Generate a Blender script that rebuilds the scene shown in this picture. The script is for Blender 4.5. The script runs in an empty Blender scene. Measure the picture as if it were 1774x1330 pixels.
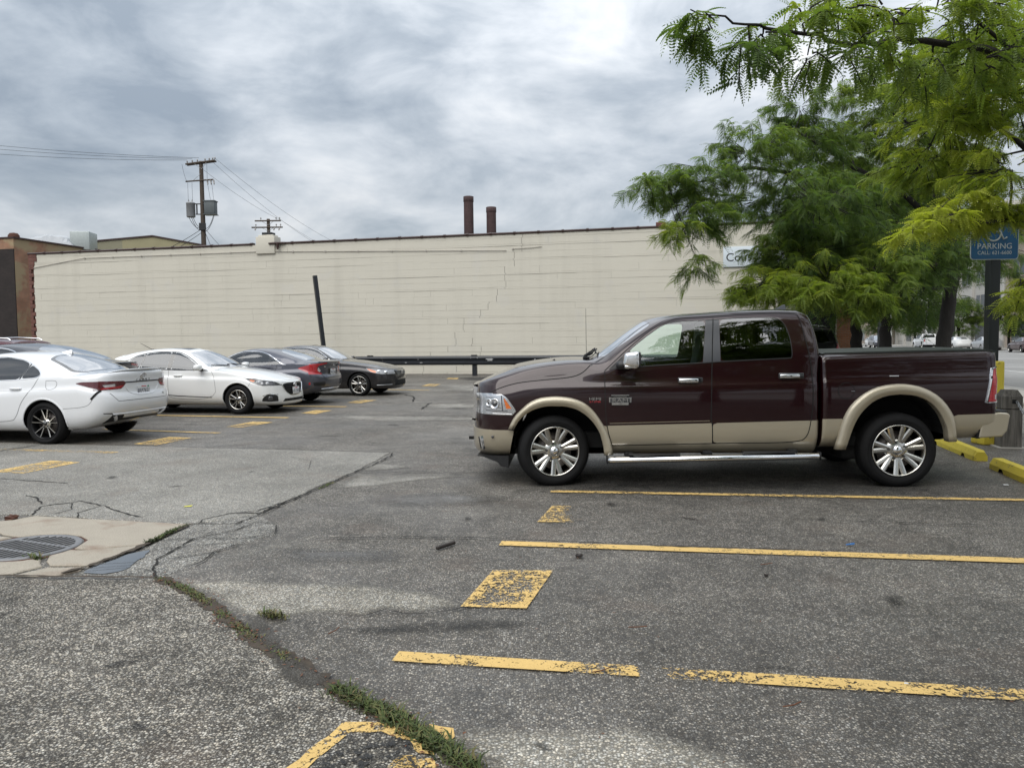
import bpy, bmesh, math, random
import numpy as np
from mathutils import Vector, Matrix
from mathutils.bvhtree import BVHTree
from mathutils.geometry import tessellate_polygon

random.seed(7)
RNG = np.random.default_rng(7)
SC = bpy.context.scene
COL = SC.collection
R = math.radians

# ------------------------------------------------------------------ camera
cam_d = bpy.data.cameras.new('camera')
cam = bpy.data.objects.new('camera', cam_d)
COL.objects.link(cam)
cam_d.sensor_width = 36.0
cam_d.lens = 36.0 * 1340.0 / 1774.0
cam_d.clip_start = 0.05
cam_d.clip_end = 3000.0
_p = math.atan(75.0 / 1340.0)
_r = 0.0105
_fw = Vector((0, math.cos(_p), -math.sin(_p)))
_r0 = Vector((1, 0, 0))
_u0 = _r0.cross(_fw)
_Rt = _r0 * math.cos(_r) - _u0 * math.sin(_r)
_Up = _r0 * math.sin(_r) + _u0 * math.cos(_r)
cam.matrix_world = Matrix(((_Rt.x, _Up.x, -_fw.x, 0.0), (_Rt.y, _Up.y, -_fw.y, 0.0),
                           (_Rt.z, _Up.z, -_fw.z, 1.53), (0, 0, 0, 1)))
SC.camera = cam

# ------------------------------------------------------------------ sky: broken overcast
SUN_EL, SUN_AZ = 52.0, 205.0      # degrees; azimuth clockwise from +Y
world = bpy.data.worlds.new('World')
SC.world = world
world.use_nodes = True
wt = world.node_tree
wt.nodes.clear()
def wn(t, **kw):
    n = wt.nodes.new(t)
    for k, v in kw.items():
        setattr(n, k, v)
    return n
wl = wt.links.new
w_out = wn('ShaderNodeOutputWorld')
w_sky = wn('ShaderNodeTexSky', sky_type='NISHITA', sun_disc=False)
w_sky.sun_elevation = R(SUN_EL)
w_sky.sun_rotation = R(SUN_AZ)
w_bg1 = wn('ShaderNodeBackground'); w_bg1.inputs[1].default_value = 0.08
wl(w_sky.outputs[0], w_bg1.inputs[0])
w_tc = wn('ShaderNodeTexCoord')
w_sep = wn('ShaderNodeSeparateXYZ'); wl(w_tc.outputs['Generated'], w_sep.inputs[0])
def wmath(op, a, b=None, c=None, clamp=False):
    n = wn('ShaderNodeMath', operation=op); n.use_clamp = clamp
    for i, v in enumerate((a, b, c)):
        if v is None: continue
        if isinstance(v, (int, float)): n.inputs[i].default_value = v
        else: wl(v, n.inputs[i])
    return n.outputs[0]
zc = wmath('MAXIMUM', w_sep.outputs[2], 0.0)
w_cmb = wn('ShaderNodeCombineXYZ'); wl(w_sep.outputs[0], w_cmb.inputs[0]); wl(w_sep.outputs[1], w_cmb.inputs[1]); wl(wmath('MULTIPLY', w_sep.outputs[2], 2.3), w_cmb.inputs[2])
def wnoise(scale, detail, rough, dist, off):
    m = wn('ShaderNodeVectorMath', operation='ADD'); wl(w_cmb.outputs[0], m.inputs[0]); m.inputs[1].default_value = off
    n = wn('ShaderNodeTexNoise'); wl(m.outputs[0], n.inputs['Vector'])
    n.inputs['Scale'].default_value = scale; n.inputs['Detail'].default_value = detail
    n.inputs['Roughness'].default_value = rough; n.inputs['Distortion'].default_value = dist
    return n.outputs['Fac']
n_big = wnoise(2.3, 5.0, 0.52, 0.25, (3.1, 1.7, 0.0))
n_med = wnoise(6.0, 9.0, 0.58, 0.3, (8.3, 4.1, 2.0))
cl = wmath('ADD', wmath('MULTIPLY', n_big, 0.55), wmath('MULTIPLY', n_med, 0.45))
w_rmp = wn('ShaderNodeValToRGB'); wl(cl, w_rmp.inputs[0])
cr = w_rmp.color_ramp
cr.elements[0].position = 0.38; cr.elements[0].color = (0.32, 0.37, 0.43, 1)
cr.elements[1].position = 0.625; cr.elements[1].color = (0.90, 0.915, 0.93, 1)
e_ = cr.elements.new(0.46); e_.color = (0.47, 0.52, 0.575, 1)
e_ = cr.elements.new(0.54); e_.color = (0.68, 0.72, 0.765, 1)
# overcast luminance distribution (zenith about three times the horizon)
lum = wmath('MULTIPLY_ADD', zc, 1.22, 0.45)
w_bg2 = wn('ShaderNodeBackground'); wl(w_rmp.outputs[0], w_bg2.inputs[0]); wl(lum, w_bg2.inputs[1])
w_mix = wn('ShaderNodeMixShader')
cov = wmath('MULTIPLY_ADD', n_big, 0.25, 0.76, clamp=True)
wl(cov, w_mix.inputs[0]); wl(w_bg1.outputs[0], w_mix.inputs[1]); wl(w_bg2.outputs[0], w_mix.inputs[2])
wl(w_mix.outputs[0], w_out.inputs[0])

# ------------------------------------------------------------------ sun behind the cloud
sun_d = bpy.data.lights.new('sun', 'SUN'); sun_d.energy = 1.5; sun_d.angle = R(55); sun_d.color = (1.0, 0.965, 0.91)
sun = bpy.data.objects.new('sun', sun_d); COL.objects.link(sun)
_sd = Vector((math.sin(R(SUN_AZ)) * math.cos(R(SUN_EL)), math.cos(R(SUN_AZ)) * math.cos(R(SUN_EL)), math.sin(R(SUN_EL))))
sun.rotation_euler = _sd.to_track_quat('Z', 'Y').to_euler()
sun.location = (0, 0, 30)

SC.render.engine = 'CYCLES'
SC.view_settings.view_transform = 'Standard'
SC.view_settings.look = 'None'
SC.view_settings.gamma = 1.0
SC.view_settings.use_curve_mapping = False
SC.view_settings.exposure = 0.60
SC.render.resolution_x = 1024
SC.render.resolution_y = 767
SC.cycles.max_bounces = 6
SC.cycles.diffuse_bounces = 2
SC.cycles.glossy_bounces = 3
SC.cycles.transmission_bounces = 4
SC.cycles.transparent_max_bounces = 16
SC.cycles.caustics_reflective = False
SC.cycles.caustics_refractive = False

# ------------------------------------------------------------------ helpers
def link(o, parent=None):
    COL.objects.link(o)
    if parent is not None: o.parent = parent
    return o

def mk(name, verts, faces, mat=None, parent=None, smooth=False):
    me = bpy.data.meshes.new(name)
    me.from_pydata([tuple(map(float, v)) for v in verts], [], [tuple(int(i) for i in f) for f in faces])
    me.validate()
    if smooth:
        me.polygons.foreach_set('use_smooth', [True] * len(me.polygons))
    me.update()
    o = bpy.data.objects.new(name, me)
    if mat is not None:
        for m in (mat if isinstance(mat, (list, tuple)) else [mat]): me.materials.append(m)
    return link(o, parent)

def empty(name, loc=(0, 0, 0), rz=0.0):
    o = bpy.data.objects.new(name, None)
    o.empty_display_size = 0.2
    o.location = loc; o.rotation_euler = (0, 0, rz)
    return link(o)

def tag(o, label=None, cat=None, group=None, kind=None):
    if label: o['label'] = label
    if cat: o['category'] = cat
    if group: o['group'] = group
    if kind: o['kind'] = kind
    return o

def thing(name, label, cat, loc=(0, 0, 0), rz=0.0, group=None):
    return tag(empty(name, loc, rz), label, cat, group)

def copy_tree(o, parent=None):
    c = o.copy(); COL.objects.link(c); c.parent = parent
    for ch in list(o.children): copy_tree(ch, c)
    return c

class MB:
    """collects shapes into one mesh"""
    def __init__(s): s.v = []; s.f = []; s.mi = []; s.sm = []
    def add(s, vs, fs, mi=0, smooth=False):
        b = len(s.v); s.v += [tuple(map(float, v)) for v in vs]
        s.f += [tuple(b + int(i) for i in f) for f in fs]
        s.mi += [mi] * len(fs); s.sm += [smooth] * len(fs); return s
    def box(s, c, d, mi=0, rot=None, bev=0.0):
        hx, hy, hz = d[0] / 2, d[1] / 2, d[2] / 2
        if bev <= 0:
            vs = [(x * hx, y * hy, z * hz) for x in (-1, 1) for y in (-1, 1) for z in (-1, 1)]
            fs = [(0, 1, 3, 2), (4, 6, 7, 5), (0, 4, 5, 1), (2, 3, 7, 6), (0, 2, 6, 4), (1, 5, 7, 3)]
        else:
            bm = bmesh.new(); bmesh.ops.create_cube(bm, size=1.0)
            for v in bm.verts: v.co = Vector((v.co.x * d[0], v.co.y * d[1], v.co.z * d[2]))
            bmesh.ops.bevel(bm, geom=list(bm.edges), offset=bev, segments=2, affect='EDGES', profile=0.6)
            bm.verts.index_update()
            vs = [tuple(v.co) for v in bm.verts]; fs = [tuple(v.index for v in f.verts) for f in bm.faces]; bm.free()
        M = Matrix.Identity(3) if rot is None else (Matrix.Rotation(rot, 3, 'Z') if isinstance(rot, (int, float)) else rot)
        vs = [tuple(M @ Vector(v) + Vector(c)) for v in vs]
        return s.add(vs, fs, mi, bev > 0)
    def tube(s, pts, r, n=8, mi=0, cap=True, smooth=True):
        pts = [Vector(p) for p in pts]; m = len(pts)
        rs = r if isinstance(r, (list, tuple)) else [r] * m
        vs = []; up = None
        for i, p in enumerate(pts):
            t = (pts[min(i + 1, m - 1)] - pts[max(i - 1, 0)])
            t = t.normalized() if t.length > 1e-9 else Vector((0, 0, 1))
            if up is None:
                up = Vector((0, 0, 1)) if abs(t.z) < 0.9 else Vector((1, 0, 0))
            a = t.cross(up)
            if a.length < 1e-6: a = t.cross(Vector((0, 1, 0)))
            a.normalize(); b = a.cross(t).normalized(); up = b
            for k in range(n):
                an = 2 * math.pi * k / n
                vs.append(p + (a * math.cos(an) + b * math.sin(an)) * rs[i])
        fs = [(i * n + k, i * n + (k + 1) % n, (i + 1) * n + (k + 1) % n, (i + 1) * n + k) for i in range(m - 1) for k in range(n)]
        s.add(vs, fs, mi, smooth)
        if cap:
            s.add(vs[:n], [tuple(range(n))], mi); s.add(vs[-n:], [tuple(range(n - 1, -1, -1))], mi)
        return s
    def lathe(s, prof, n=32, axis='Z', c=(0, 0, 0), mi=0, smooth=True, a0=0.0, a1=2 * math.pi):
        full = abs(a1 - a0 - 2 * math.pi) < 1e-6
        m = n if full else n + 1; vs = []
        for k in range(m):
            a = a0 + (a1 - a0) * k / n; ca, sa = math.cos(a), math.sin(a)
            for (r, h) in prof:
                if axis == 'Z': p = (r * ca, r * sa, h)
                elif axis == 'Y': p = (r * ca, h, r * sa)
                else: p = (h, r * ca, r * sa)
                vs.append((p[0] + c[0], p[1] + c[1], p[2] + c[2]))
        q = len(prof); fs = []
        for k in range(n):
            k2 = (k + 1) % m
            for i in range(q - 1): fs.append((k * q + i, k2 * q + i, k2 * q + i + 1, k * q + i + 1))
        return s.add(vs, fs, mi, smooth)
    def prism(s, poly, h0, h1, axis='Z', mi=0):
        """poly extruded along axis (2D coords are the remaining axes in order)"""
        def P(a, b, h):
            return (a, b, h) if axis == 'Z' else ((a, h, b) if axis == 'Y' else (h, a, b))
        n = len(poly); vs = [P(a, b, h0) for a, b in poly] + [P(a, b, h1) for a, b in poly]
        fs = [tuple(range(n - 1, -1, -1)), tuple(range(n, 2 * n))] + [(i, (i + 1) % n, n + (i + 1) % n, n + i) for i in range(n)]
        return s.add(vs, fs, mi)
    def build(s, name, mat=None, parent=None, fix=True):
        o = mk(name, s.v, s.f, mat, parent)
        me = o.data
        if len(me.polygons) == len(s.mi):
            me.polygons.foreach_set('material_index', s.mi)
            me.polygons.foreach_set('use_smooth', s.sm)
        if fix:
            bm = bmesh.new(); bm.from_mesh(me)
            bmesh.ops.recalc_face_normals(bm, faces=bm.faces[:])
            bm.to_mesh(me); bm.free()
        me.update()
        return o

def pchip(xs, ys, x):
    xs = np.asarray(xs, float); ys = np.asarray(ys, float); x = np.clip(np.asarray(x, float), xs[0], xs[-1])
    h = np.diff(xs); d = np.diff(ys) / h
    m = np.zeros(len(xs)); m[0] = d[0]; m[-1] = d[-1]
    for i in range(1, len(xs) - 1):
        if d[i - 1] * d[i] > 0:
            w1 = 2 * h[i] + h[i - 1]; w2 = h[i] + 2 * h[i - 1]
            m[i] = (w1 + w2) / (w1 / d[i - 1] + w2 / d[i])
    i = np.clip(np.searchsorted(xs, x, side='right') - 1, 0, len(h) - 1)
    t = (x - xs[i]) / h[i]; t2 = t * t; t3 = t2 * t
    return (2 * t3 - 3 * t2 + 1) * ys[i] + (t3 - 2 * t2 + t) * h[i] * m[i] + (-2 * t3 + 3 * t2) * ys[i + 1] + (t3 - t2) * h[i] * m[i + 1]

# ------------------------------------------------------------------ materials
class NT:
    def __init__(s, name):
        s.m = bpy.data.materials.new(name); s.m.use_nodes = True; s.t = s.m.node_tree; s.t.nodes.clear()
        s.out = s.t.nodes.new('ShaderNodeOutputMaterial')
    def n(s, typ, ins=None, **kw):
        nd = s.t.nodes.new(typ)
        for k, v in kw.items(): setattr(nd, k, v)
        for k, v in (ins or {}).items(): s.set(nd, k, v)
        return nd
    def set(s, nd, k, v):
        if hasattr(v, 'is_linked') or isinstance(v, bpy.types.NodeSocket): s.t.links.new(v, nd.inputs[k])
        else: nd.inputs[k].default_value = v
    def pos(s): return s.n('ShaderNodeNewGeometry').outputs['Position']
    def obj(s): return s.n('ShaderNodeTexCoord').outputs['Object']
    def noise(s, vec, scale, detail=3.0, rough=0.55, dist=0.0, out='Fac'):
        return s.n('ShaderNodeTexNoise', {'Vector': vec, 'Scale': scale, 'Detail': detail, 'Roughness': rough, 'Distortion': dist}).outputs[out]
    def vor(s, vec, scale, out='Distance', feature='F1', rnd=1.0):
        return s.n('ShaderNodeTexVoronoi', {'Vector': vec, 'Scale': scale, 'Randomness': rnd}, feature=feature).outputs[out]
    def math(s, op, a, b=0.0, clamp=False):
        nd = s.n('ShaderNodeMath', {0: a, 1: b}, operation=op); nd.use_clamp = clamp; return nd.outputs[0]
    def ramp(s, fac, stops, interp='LINEAR'):
        nd = s.n('ShaderNodeValToRGB', {'Fac': fac}); r = nd.color_ramp; r.interpolation = interp
        while len(r.elements) > 1: r.elements.remove(r.elements[-1])
        for i, (p, c) in enumerate(stops):
            c = (c, c, c, 1) if isinstance(c, (int, float)) else ((*c, 1) if len(c) == 3 else c)
            e = r.elements[0] if i == 0 else r.elements.new(p)
            e.position = p; e.color = c
        return nd.outputs[0]
    def mix(s, fac, a, b, bt='MIX'):
        nd = s.n('ShaderNodeMix', data_type='RGBA', blend_type=bt)
        for k, v in ((0, fac), (6, a), (7, b)):
            if isinstance(v, tuple) and len(v) == 3: v = (*v, 1)
            s.set(nd, k, v)
        return nd.outputs[2]
    def bump(s, h, strength=0.3, dist=0.01):
        return s.n('ShaderNodeBump', {'Height': h, 'Strength': strength, 'Distance': dist}).outputs[0]
    def bsdf(s, **kw):
        nd = s.n('ShaderNodeBsdfPrincipled')
        for k, v in kw.items():
            k = k.replace('_', ' ')
            if isinstance(v, tuple) and len(v) == 3: v = (*v, 1) if 'Color' in k or 'Tint' in k else v
            s.set(nd, k, v)
        s.t.links.new(nd.outputs[0], s.out.inputs[0]); return nd
    def surf(s, sh): s.t.links.new(sh, s.out.inputs[0])

def simple(name, col, rough=0.5, metal=0.0, spec=0.5, coat=0.0, var=0.0, vscale=8.0, bump=0.0, bscale=60.0):
    t = NT(name); c = col
    if var > 0:
        f = t.noise(t.obj(), vscale, 4.0)
        c = t.mix(f, tuple(x * (1 - var) for x in col), tuple(min(1, x * (1 + var)) for x in col))
    kw = dict(Base_Color=c, Roughness=rough, Metallic=metal, Specular_IOR_Level=spec, Coat_Weight=coat, Coat_Roughness=0.04)
    if bump > 0: kw['Normal'] = t.bump(t.noise(t.obj(), bscale, 3.0), bump, 0.004)
    t.bsdf(**kw); return t.m

def car_paint(name, col, metal=0.25, rough=0.35, dirt=0.12):
    t = NT(name); o = t.obj()
    fl = t.noise(o, 900.0, 1.0)
    c = t.mix(fl, tuple(x * 0.85 for x in col), tuple(min(1, x * 1.15) for x in col))
    # road film that thins out upwards
    z = t.n('ShaderNodeSeparateXYZ', {0: o}).outputs[2]
    d = t.math('MULTIPLY', t.ramp(z, [(0.25, 1.0), (0.75, 0.0)]), t.noise(o, 5.0, 5.0))
    c = t.mix(t.math('MULTIPLY', d, dirt), c, (0.16, 0.14, 0.12))
    t.bsdf(Base_Color=c, Metallic=metal, Roughness=rough, Specular_IOR_Level=0.2, Coat_Weight=1.0, Coat_Roughness=0.035)
    return t.m

def glass(name, tint, rough=0.0, film=0.0):
    t = NT(name)
    fr = t.n('ShaderNodeFresnel', {'IOR': 1.5}).outputs[0]
    fr = t.math('MULTIPLY_ADD', fr, 1.0); t.t.nodes[-1].inputs[2].default_value = film
    tr = t.n('ShaderNodeBsdfTransparent', {'Color': (*tint, 1)}).outputs[0]
    gl = t.n('ShaderNodeBsdfGlossy', {'Color': (0.95, 0.97, 1.0, 1), 'Roughness': rough}).outputs[0]
    t.surf(t.n('ShaderNodeMixShader', {0: fr, 1: tr, 2: gl}).outputs[0]); return t.m

def lens(name, col, rough=0.08):
    t = NT(name); o = t.obj()
    w = t.vor(o, 55.0)
    c = t.mix(w, tuple(x * 0.7 for x in col), col)
    t.bsdf(Base_Color=c, Roughness=0.25, Specular_IOR_Level=0.6, Coat_Weight=1.0, Coat_Roughness=rough); return t.m

M = {}
M['black_plastic'] = simple('black_plastic', (0.012, 0.012, 0.013), 0.45, var=0.3)
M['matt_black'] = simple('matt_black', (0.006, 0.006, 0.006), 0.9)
M['gloss_black'] = simple('gloss_black', (0.008, 0.008, 0.009), 0.12, coat=1.0)
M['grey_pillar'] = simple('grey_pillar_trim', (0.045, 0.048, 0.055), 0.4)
M['rubber'] = simple('tyre_rubber', (0.008, 0.008, 0.0085), 0.8, spec=0.25, var=0.35, vscale=14, bump=0.3, bscale=160)
M['chrome'] = simple('chrome', (0.82, 0.82, 0.83), 0.07, 1.0)
M['alloy'] = simple('polished_alloy', (0.62, 0.60, 0.56), 0.2, 1.0, var=0.12, vscale=18)
M['alloy_dark'] = simple('dark_alloy', (0.02, 0.02, 0.022), 0.35, 0.6)
M['brake'] = simple('brake_steel', (0.10, 0.09, 0.085), 0.5, 0.8, var=0.4)
M['steel'] = simple('galvanised_steel', (0.38, 0.39, 0.40), 0.42, 0.85, var=0.2)
M['seat'] = simple('seat_fabric', (0.035, 0.035, 0.038), 0.85, var=0.3)
M['seat_light'] = simple('seat_light', (0.16, 0.145, 0.13), 0.8, var=0.2)
M['red_lens'] = lens('red_lens', (0.42, 0.012, 0.018))
M['dark_red_lens'] = lens('dark_red_lens', (0.10, 0.008, 0.012))
M['amber_lens'] = lens('amber_lens', (0.75, 0.17, 0.02))
M['lamp_housing'] = simple('lamp_housing_chrome', (0.66, 0.67, 0.69), 0.16, 0.9, coat=1.0, bump=0.5, bscale=22)
M['clear_lens'] = lens('clear_lens', (0.40, 0.41, 0.43))
M['smoke_lens'] = lens('smoke_lens', (0.05, 0.05, 0.055))
M['white_lens'] = lens('white_lens', (0.55, 0.52, 0.52))
M['clear_glass'] = glass('clear_glass', (0.80, 0.93, 0.88), film=0.03)
M['screen_glass'] = glass('windscreen_glass', (0.62, 0.76, 0.74), film=0.42)
M['tint_glass'] = glass('tinted_glass', (0.17, 0.245, 0.235), film=0.05)
M['dark_glass'] = glass('privacy_glass', (0.035, 0.04, 0.045), film=0.05)
M['plate_white'] = simple('plate_white', (0.62, 0.63, 0.64), 0.45)
M['plate_ink'] = simple('plate_ink', (0.02, 0.03, 0.07), 0.5)
M['plate_red'] = simple('plate_red_ink', (0.5, 0.03, 0.04), 0.5)
M['plate_green'] = simple('plate_sticker', (0.03, 0.25, 0.12), 0.5)

def text_mesh(name, body, size, mat, parent, M4, depth=0.002, align='CENTER', sx=1.0):
    cu = bpy.data.curves.new('tmp_text', 'FONT'); cu.body = body; cu.size = size; cu.align_x = align; cu.align_y = 'CENTER'
    cu.extrude = depth; cu.resolution_u = 3
    ob = bpy.data.objects.new('tmp_text', cu); COL.objects.link(ob)
    dg = bpy.context.evaluated_depsgraph_get()
    me = bpy.data.meshes.new_from_object(ob.evaluated_get(dg))
    COL.objects.unlink(ob); bpy.data.objects.remove(ob); bpy.data.curves.remove(cu)
    me.name = name; me.transform(M4 @ Matrix.Diagonal((sx, 1, 1, 1)))
    me.materials.clear(); me.materials.append(mat)
    o = bpy.data.objects.new(name, me)
    return link(o, parent)

def frame_mat(origin, xdir, ydir):
    x = Vector(xdir).normalized(); y = Vector(ydir).normalized(); z = x.cross(y).normalized(); y = z.cross(x)
    o = Vector(origin)
    return Matrix(((x.x, y.x, z.x, o.x), (x.y, y.y, z.y, o.y), (x.z, y.z, z.z, o.z), (0, 0, 0, 1)))
# ================================================================== GROUND
# street frame: d runs along the avenue, e across it (towards the right)
SD = Vector((math.sin(R(13.2)), math.cos(R(13.2)), 0)); SE = Vector((math.cos(R(13.2)), -math.sin(R(13.2)), 0))
def st(c, t, z=0.0):
    p = SE * c + SD * t; return (p.x, p.y, z)
ST_ROT = R(-13.2)          # rotation that maps local x to SE and local y to SD

def asphalt(name, binder, stone, scale, contrast, rough=0.85, wet=0.0, stain=0.25, bumpd=0.003, big=0.5):
    t = NT(name); p = t.pos()
    v = t.n('ShaderNodeTexVoronoi', {'Vector': p, 'Scale': scale}, feature='F1')
    v2 = t.n('ShaderNodeTexVoronoi', {'Vector': p, 'Scale': scale * 2.1}, feature='F1')
    rc = t.n('ShaderNodeSeparateColor', {0: v.outputs['Color']}); rc2 = t.n('ShaderNodeSeparateColor', {0: v2.outputs['Color']})
    sh1 = t.ramp(v.outputs['Distance'], [(0.30, 1.0), (0.58, 0.0)]); sh2 = t.ramp(v2.outputs['Distance'], [(0.30, 1.0), (0.6, 0.0)])
    l1 = t.math('MULTIPLY', t.ramp(rc.outputs[0], [(0.0, 0.05), (1 - contrast, 0.12), (min(.98, 1.25 - contrast), 0.55), (1.0, 1.0)]), sh1)
    l2 = t.math('MULTIPLY', t.ramp(rc2.outputs[0], [(0.0, 0.0), (0.55, 0.2), (1.0, 0.8)]), sh2)
    lum = t.math('MAXIMUM', l1, t.math('MULTIPLY', l2, 0.75))
    lum = t.math('ADD', lum, t.math('MULTIPLY', t.math('SUBTRACT', t.noise(p, scale * 3.0, 2.0, 0.6), 0.5), 0.25), True)
    c = t.mix(lum, binder, stone)
    warm = t.mix(rc.outputs[1], (0.90, 0.95, 1.02), (1.08, 1.0, 0.88)); c = t.mix(0.6, c, t.mix(1.0, c, warm, 'MULTIPLY'))
    b1 = t.ramp(t.noise(p, big, 3.0, 0.6), [(0.3, 0.74), (0.7, 1.2)])
    c = t.mix(1.0, c, b1, 'MULTIPLY')
    b2 = t.ramp(t.noise(p, 2.7, 5.0, 0.68, 0.6), [(0.35, 1.0 - stain), (0.55, 1.0), (0.75, 1.0 + stain * 0.6)])
    c = t.mix(1.0, c, b2, 'MULTIPLY')
    b3 = t.ramp(t.noise(p, 14.0, 3.0, 0.7), [(0.35, 1.0 - stain * 0.8), (0.65, 1.0 + stain * 0.5)])
    c = t.mix(1.0, c, b3, 'MULTIPLY')
    # reddish-brown dust here and there
    br = t.ramp(t.noise(p, 1.3, 3.0, 0.6, 0.3), [(0.56, 0.0), (0.75, 0.3)])
    c = t.mix(br, c, (0.14, 0.10, 0.075))
    wn_ = t.ramp(t.noise(p, 0.55, 2.0, 0.55), [(0.42, 0.0), (0.62, 1.0)])
    rg = t.math('SUBTRACT', rough, t.math('MULTIPLY', wn_, wet))
    nrm = t.bump(v.outputs['Distance'], -0.7, bumpd)
    t.bsdf(Base_Color=c, Roughness=rg, Specular_IOR_Level=0.4, Normal=nrm)
    return t.m

M['asphalt_lot'] = asphalt('lot_asphalt', (0.058, 0.053, 0.047), (0.52, 0.485, 0.425), 92.0, 0.5, 0.75, wet=0.25, stain=0.3)
M['asphalt_old'] = asphalt('old_exposed_aggregate', (0.044, 0.040, 0.035), (0.66, 0.615, 0.53), 90.0, 0.72, 0.9, stain=0.36, bumpd=0.006, big=0.9)
M['asphalt_mid'] = asphalt('grey_worn_asphalt', (0.13, 0.125, 0.113), (0.60, 0.575, 0.515), 105.0, 0.65, 0.85, wet=0.1, stain=0.14)
M['asphalt_crack'] = asphalt('cracked_grey_asphalt', (0.085, 0.082, 0.076), (0.58, 0.56, 0.51), 85.0, 0.75, 0.88, stain=0.3)
M['asphalt_street'] = asphalt('street_asphalt', (0.24, 0.24, 0.235), (0.40, 0.395, 0.385), 60.0, 0.6, 0.8, stain=0.08, big=0.15)

def concrete(name, col, rust=0.3):
    t = NT(name); p = t.pos()
    c = t.mix(t.noise(p, 4.0, 6.0, 0.65), tuple(x * 0.78 for x in col), tuple(x * 1.15 for x in col))
    sp = t.ramp(t.noise(p, 120.0, 2.0), [(0.3, 0.75), (0.6, 1.08)])
    c = t.mix(1.0, c, sp, 'MULTIPLY')
    c = t.mix(t.ramp(t.noise(p, 2.2, 5.0, 0.6, 0.4), [(0.55, 0.0), (0.75, rust)]), c, (0.16, 0.085, 0.05))
    t.bsdf(Base_Color=c, Roughness=0.85, Normal=t.bump(t.noise(p, 90.0, 3.0), 0.3, 0.003)); return t.m
M['apron'] = concrete('apron_concrete', (0.35, 0.31, 0.25), 0.7)
M['sidewalk'] = concrete('sidewalk_concrete', (0.42, 0.40, 0.36), 0.15)
M['kerb'] = concrete('kerb_stone', (0.36, 0.345, 0.32), 0.1)
M['crack'] = simple('crack_dirt', (0.012, 0.011, 0.009), 0.95, var=0.4, vscale=30)
M['dirt'] = simple('crack_soil', (0.055, 0.042, 0.030), 0.95, var=0.6, vscale=25, bump=0.8, bscale=70)

def grid_poly(poly, step, z, jit=0.0):
    """polygon cut on a grid; returns verts, faces, distance to outline"""
    bm = bmesh.new()
    vs = [bm.verts.new((x, y, z)) for x, y in poly]
    bm.faces.new(vs)
    if step:
        xs = [p[0] for p in poly]; ys = [p[1] for p in poly]
        for lo, hi, ax in ((min(xs), max(xs), 0), (min(ys), max(ys), 1)):
            k = lo + step
            while k < hi - 1e-4:
                co = [0, 0, 0]; co[ax] = k; no = [0, 0, 0]; no[ax] = 1
                bmesh.ops.bisect_plane(bm, geom=bm.verts[:] + bm.edges[:] + bm.faces[:], dist=1e-6, plane_co=co, plane_no=no)
                k += step
    bm.verts.index_update()
    V = [tuple(v.co) for v in bm.verts]; F = [tuple(v.index for v in f.verts) for f in bm.faces]
    bm.free()
    A = np.array(poly); B = np.roll(A, -1, 0); P = np.array(V)[:, None, :2]
    d = B - A; tt = np.clip(((P - A) * d).sum(2) / (d * d).sum(1), 0, 1)
    D = np.sqrt((((A + tt[..., None] * d) - P) ** 2).sum(2)).min(1)
    return V, F, D

def rough_poly(poly, amp, step=0.12, seed=1):
    """outline broken up into an irregular edge"""
    rg = random.Random(seed); out = []
    for i, a in enumerate(poly):
        b = poly[(i + 1) % len(poly)]; L = math.dist(a, b); n = max(1, int(L / step))
        nx, ny = (b[1] - a[1]) / max(L, 1e-6), -(b[0] - a[0]) / max(L, 1e-6)
        for k in range(n):
            f = k / n; o = rg.uniform(-amp, amp) if k else 0
            out.append((a[0] + (b[0] - a[0]) * f + nx * o, a[1] + (b[1] - a[1]) * f + ny * o))
    return out

def slab(name, poly, z0, z1, mat, bev=0.012, parent=None):
    mb = MB(); n = len(poly)
    cx = sum(p[0] for p in poly) / n; cy = sum(p[1] for p in poly) / n
    area = sum(poly[i][0] * poly[(i + 1) % n][1] - poly[(i + 1) % n][0] * poly[i][1] for i in range(n))
    if area < 0: poly = poly[::-1]
    ins = []
    for i in range(n):
        a, b, c = Vector(poly[i - 1]), Vector(poly[i]), Vector(poly[(i + 1) % n])
        d1 = (b - a).normalized() if (b - a).length > 1e-6 else Vector((1, 0)); d2 = (c - b).normalized() if (c - b).length > 1e-6 else d1
        nn = Vector((-(d1.y + d2.y), d1.x + d2.x)); nn = nn.normalized() if nn.length > 1e-6 else Vector((0, 0))
        ins.append((b.x + nn.x * bev, b.y + nn.y * bev))
    v = [(x, y, z0) for x, y in poly] + [(x, y, z1 - bev * 0.6) for x, y in poly] + [(x, y, z1) for x, y in ins]
    f = []
    for r in (0, 1):
        f += [(r * n + i, r * n + (i + 1) % n, (r + 1) * n + (i + 1) % n, (r + 1) * n + i) for i in range(n)]
    f.append(tuple(range(2 * n, 3 * n)))
    mb.add(v, f)
    return mb.build(name, mat, parent, fix=False)

def structure(o): o['kind'] = 'structure'; return o

# --- base sheet
g = structure(mk('ground', [(-900, -400, 0), (900, -400, 0), (900, 1400, 0), (-900, 1400, 0)], [(0, 1, 2, 3)], M['asphalt_lot']))

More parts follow.
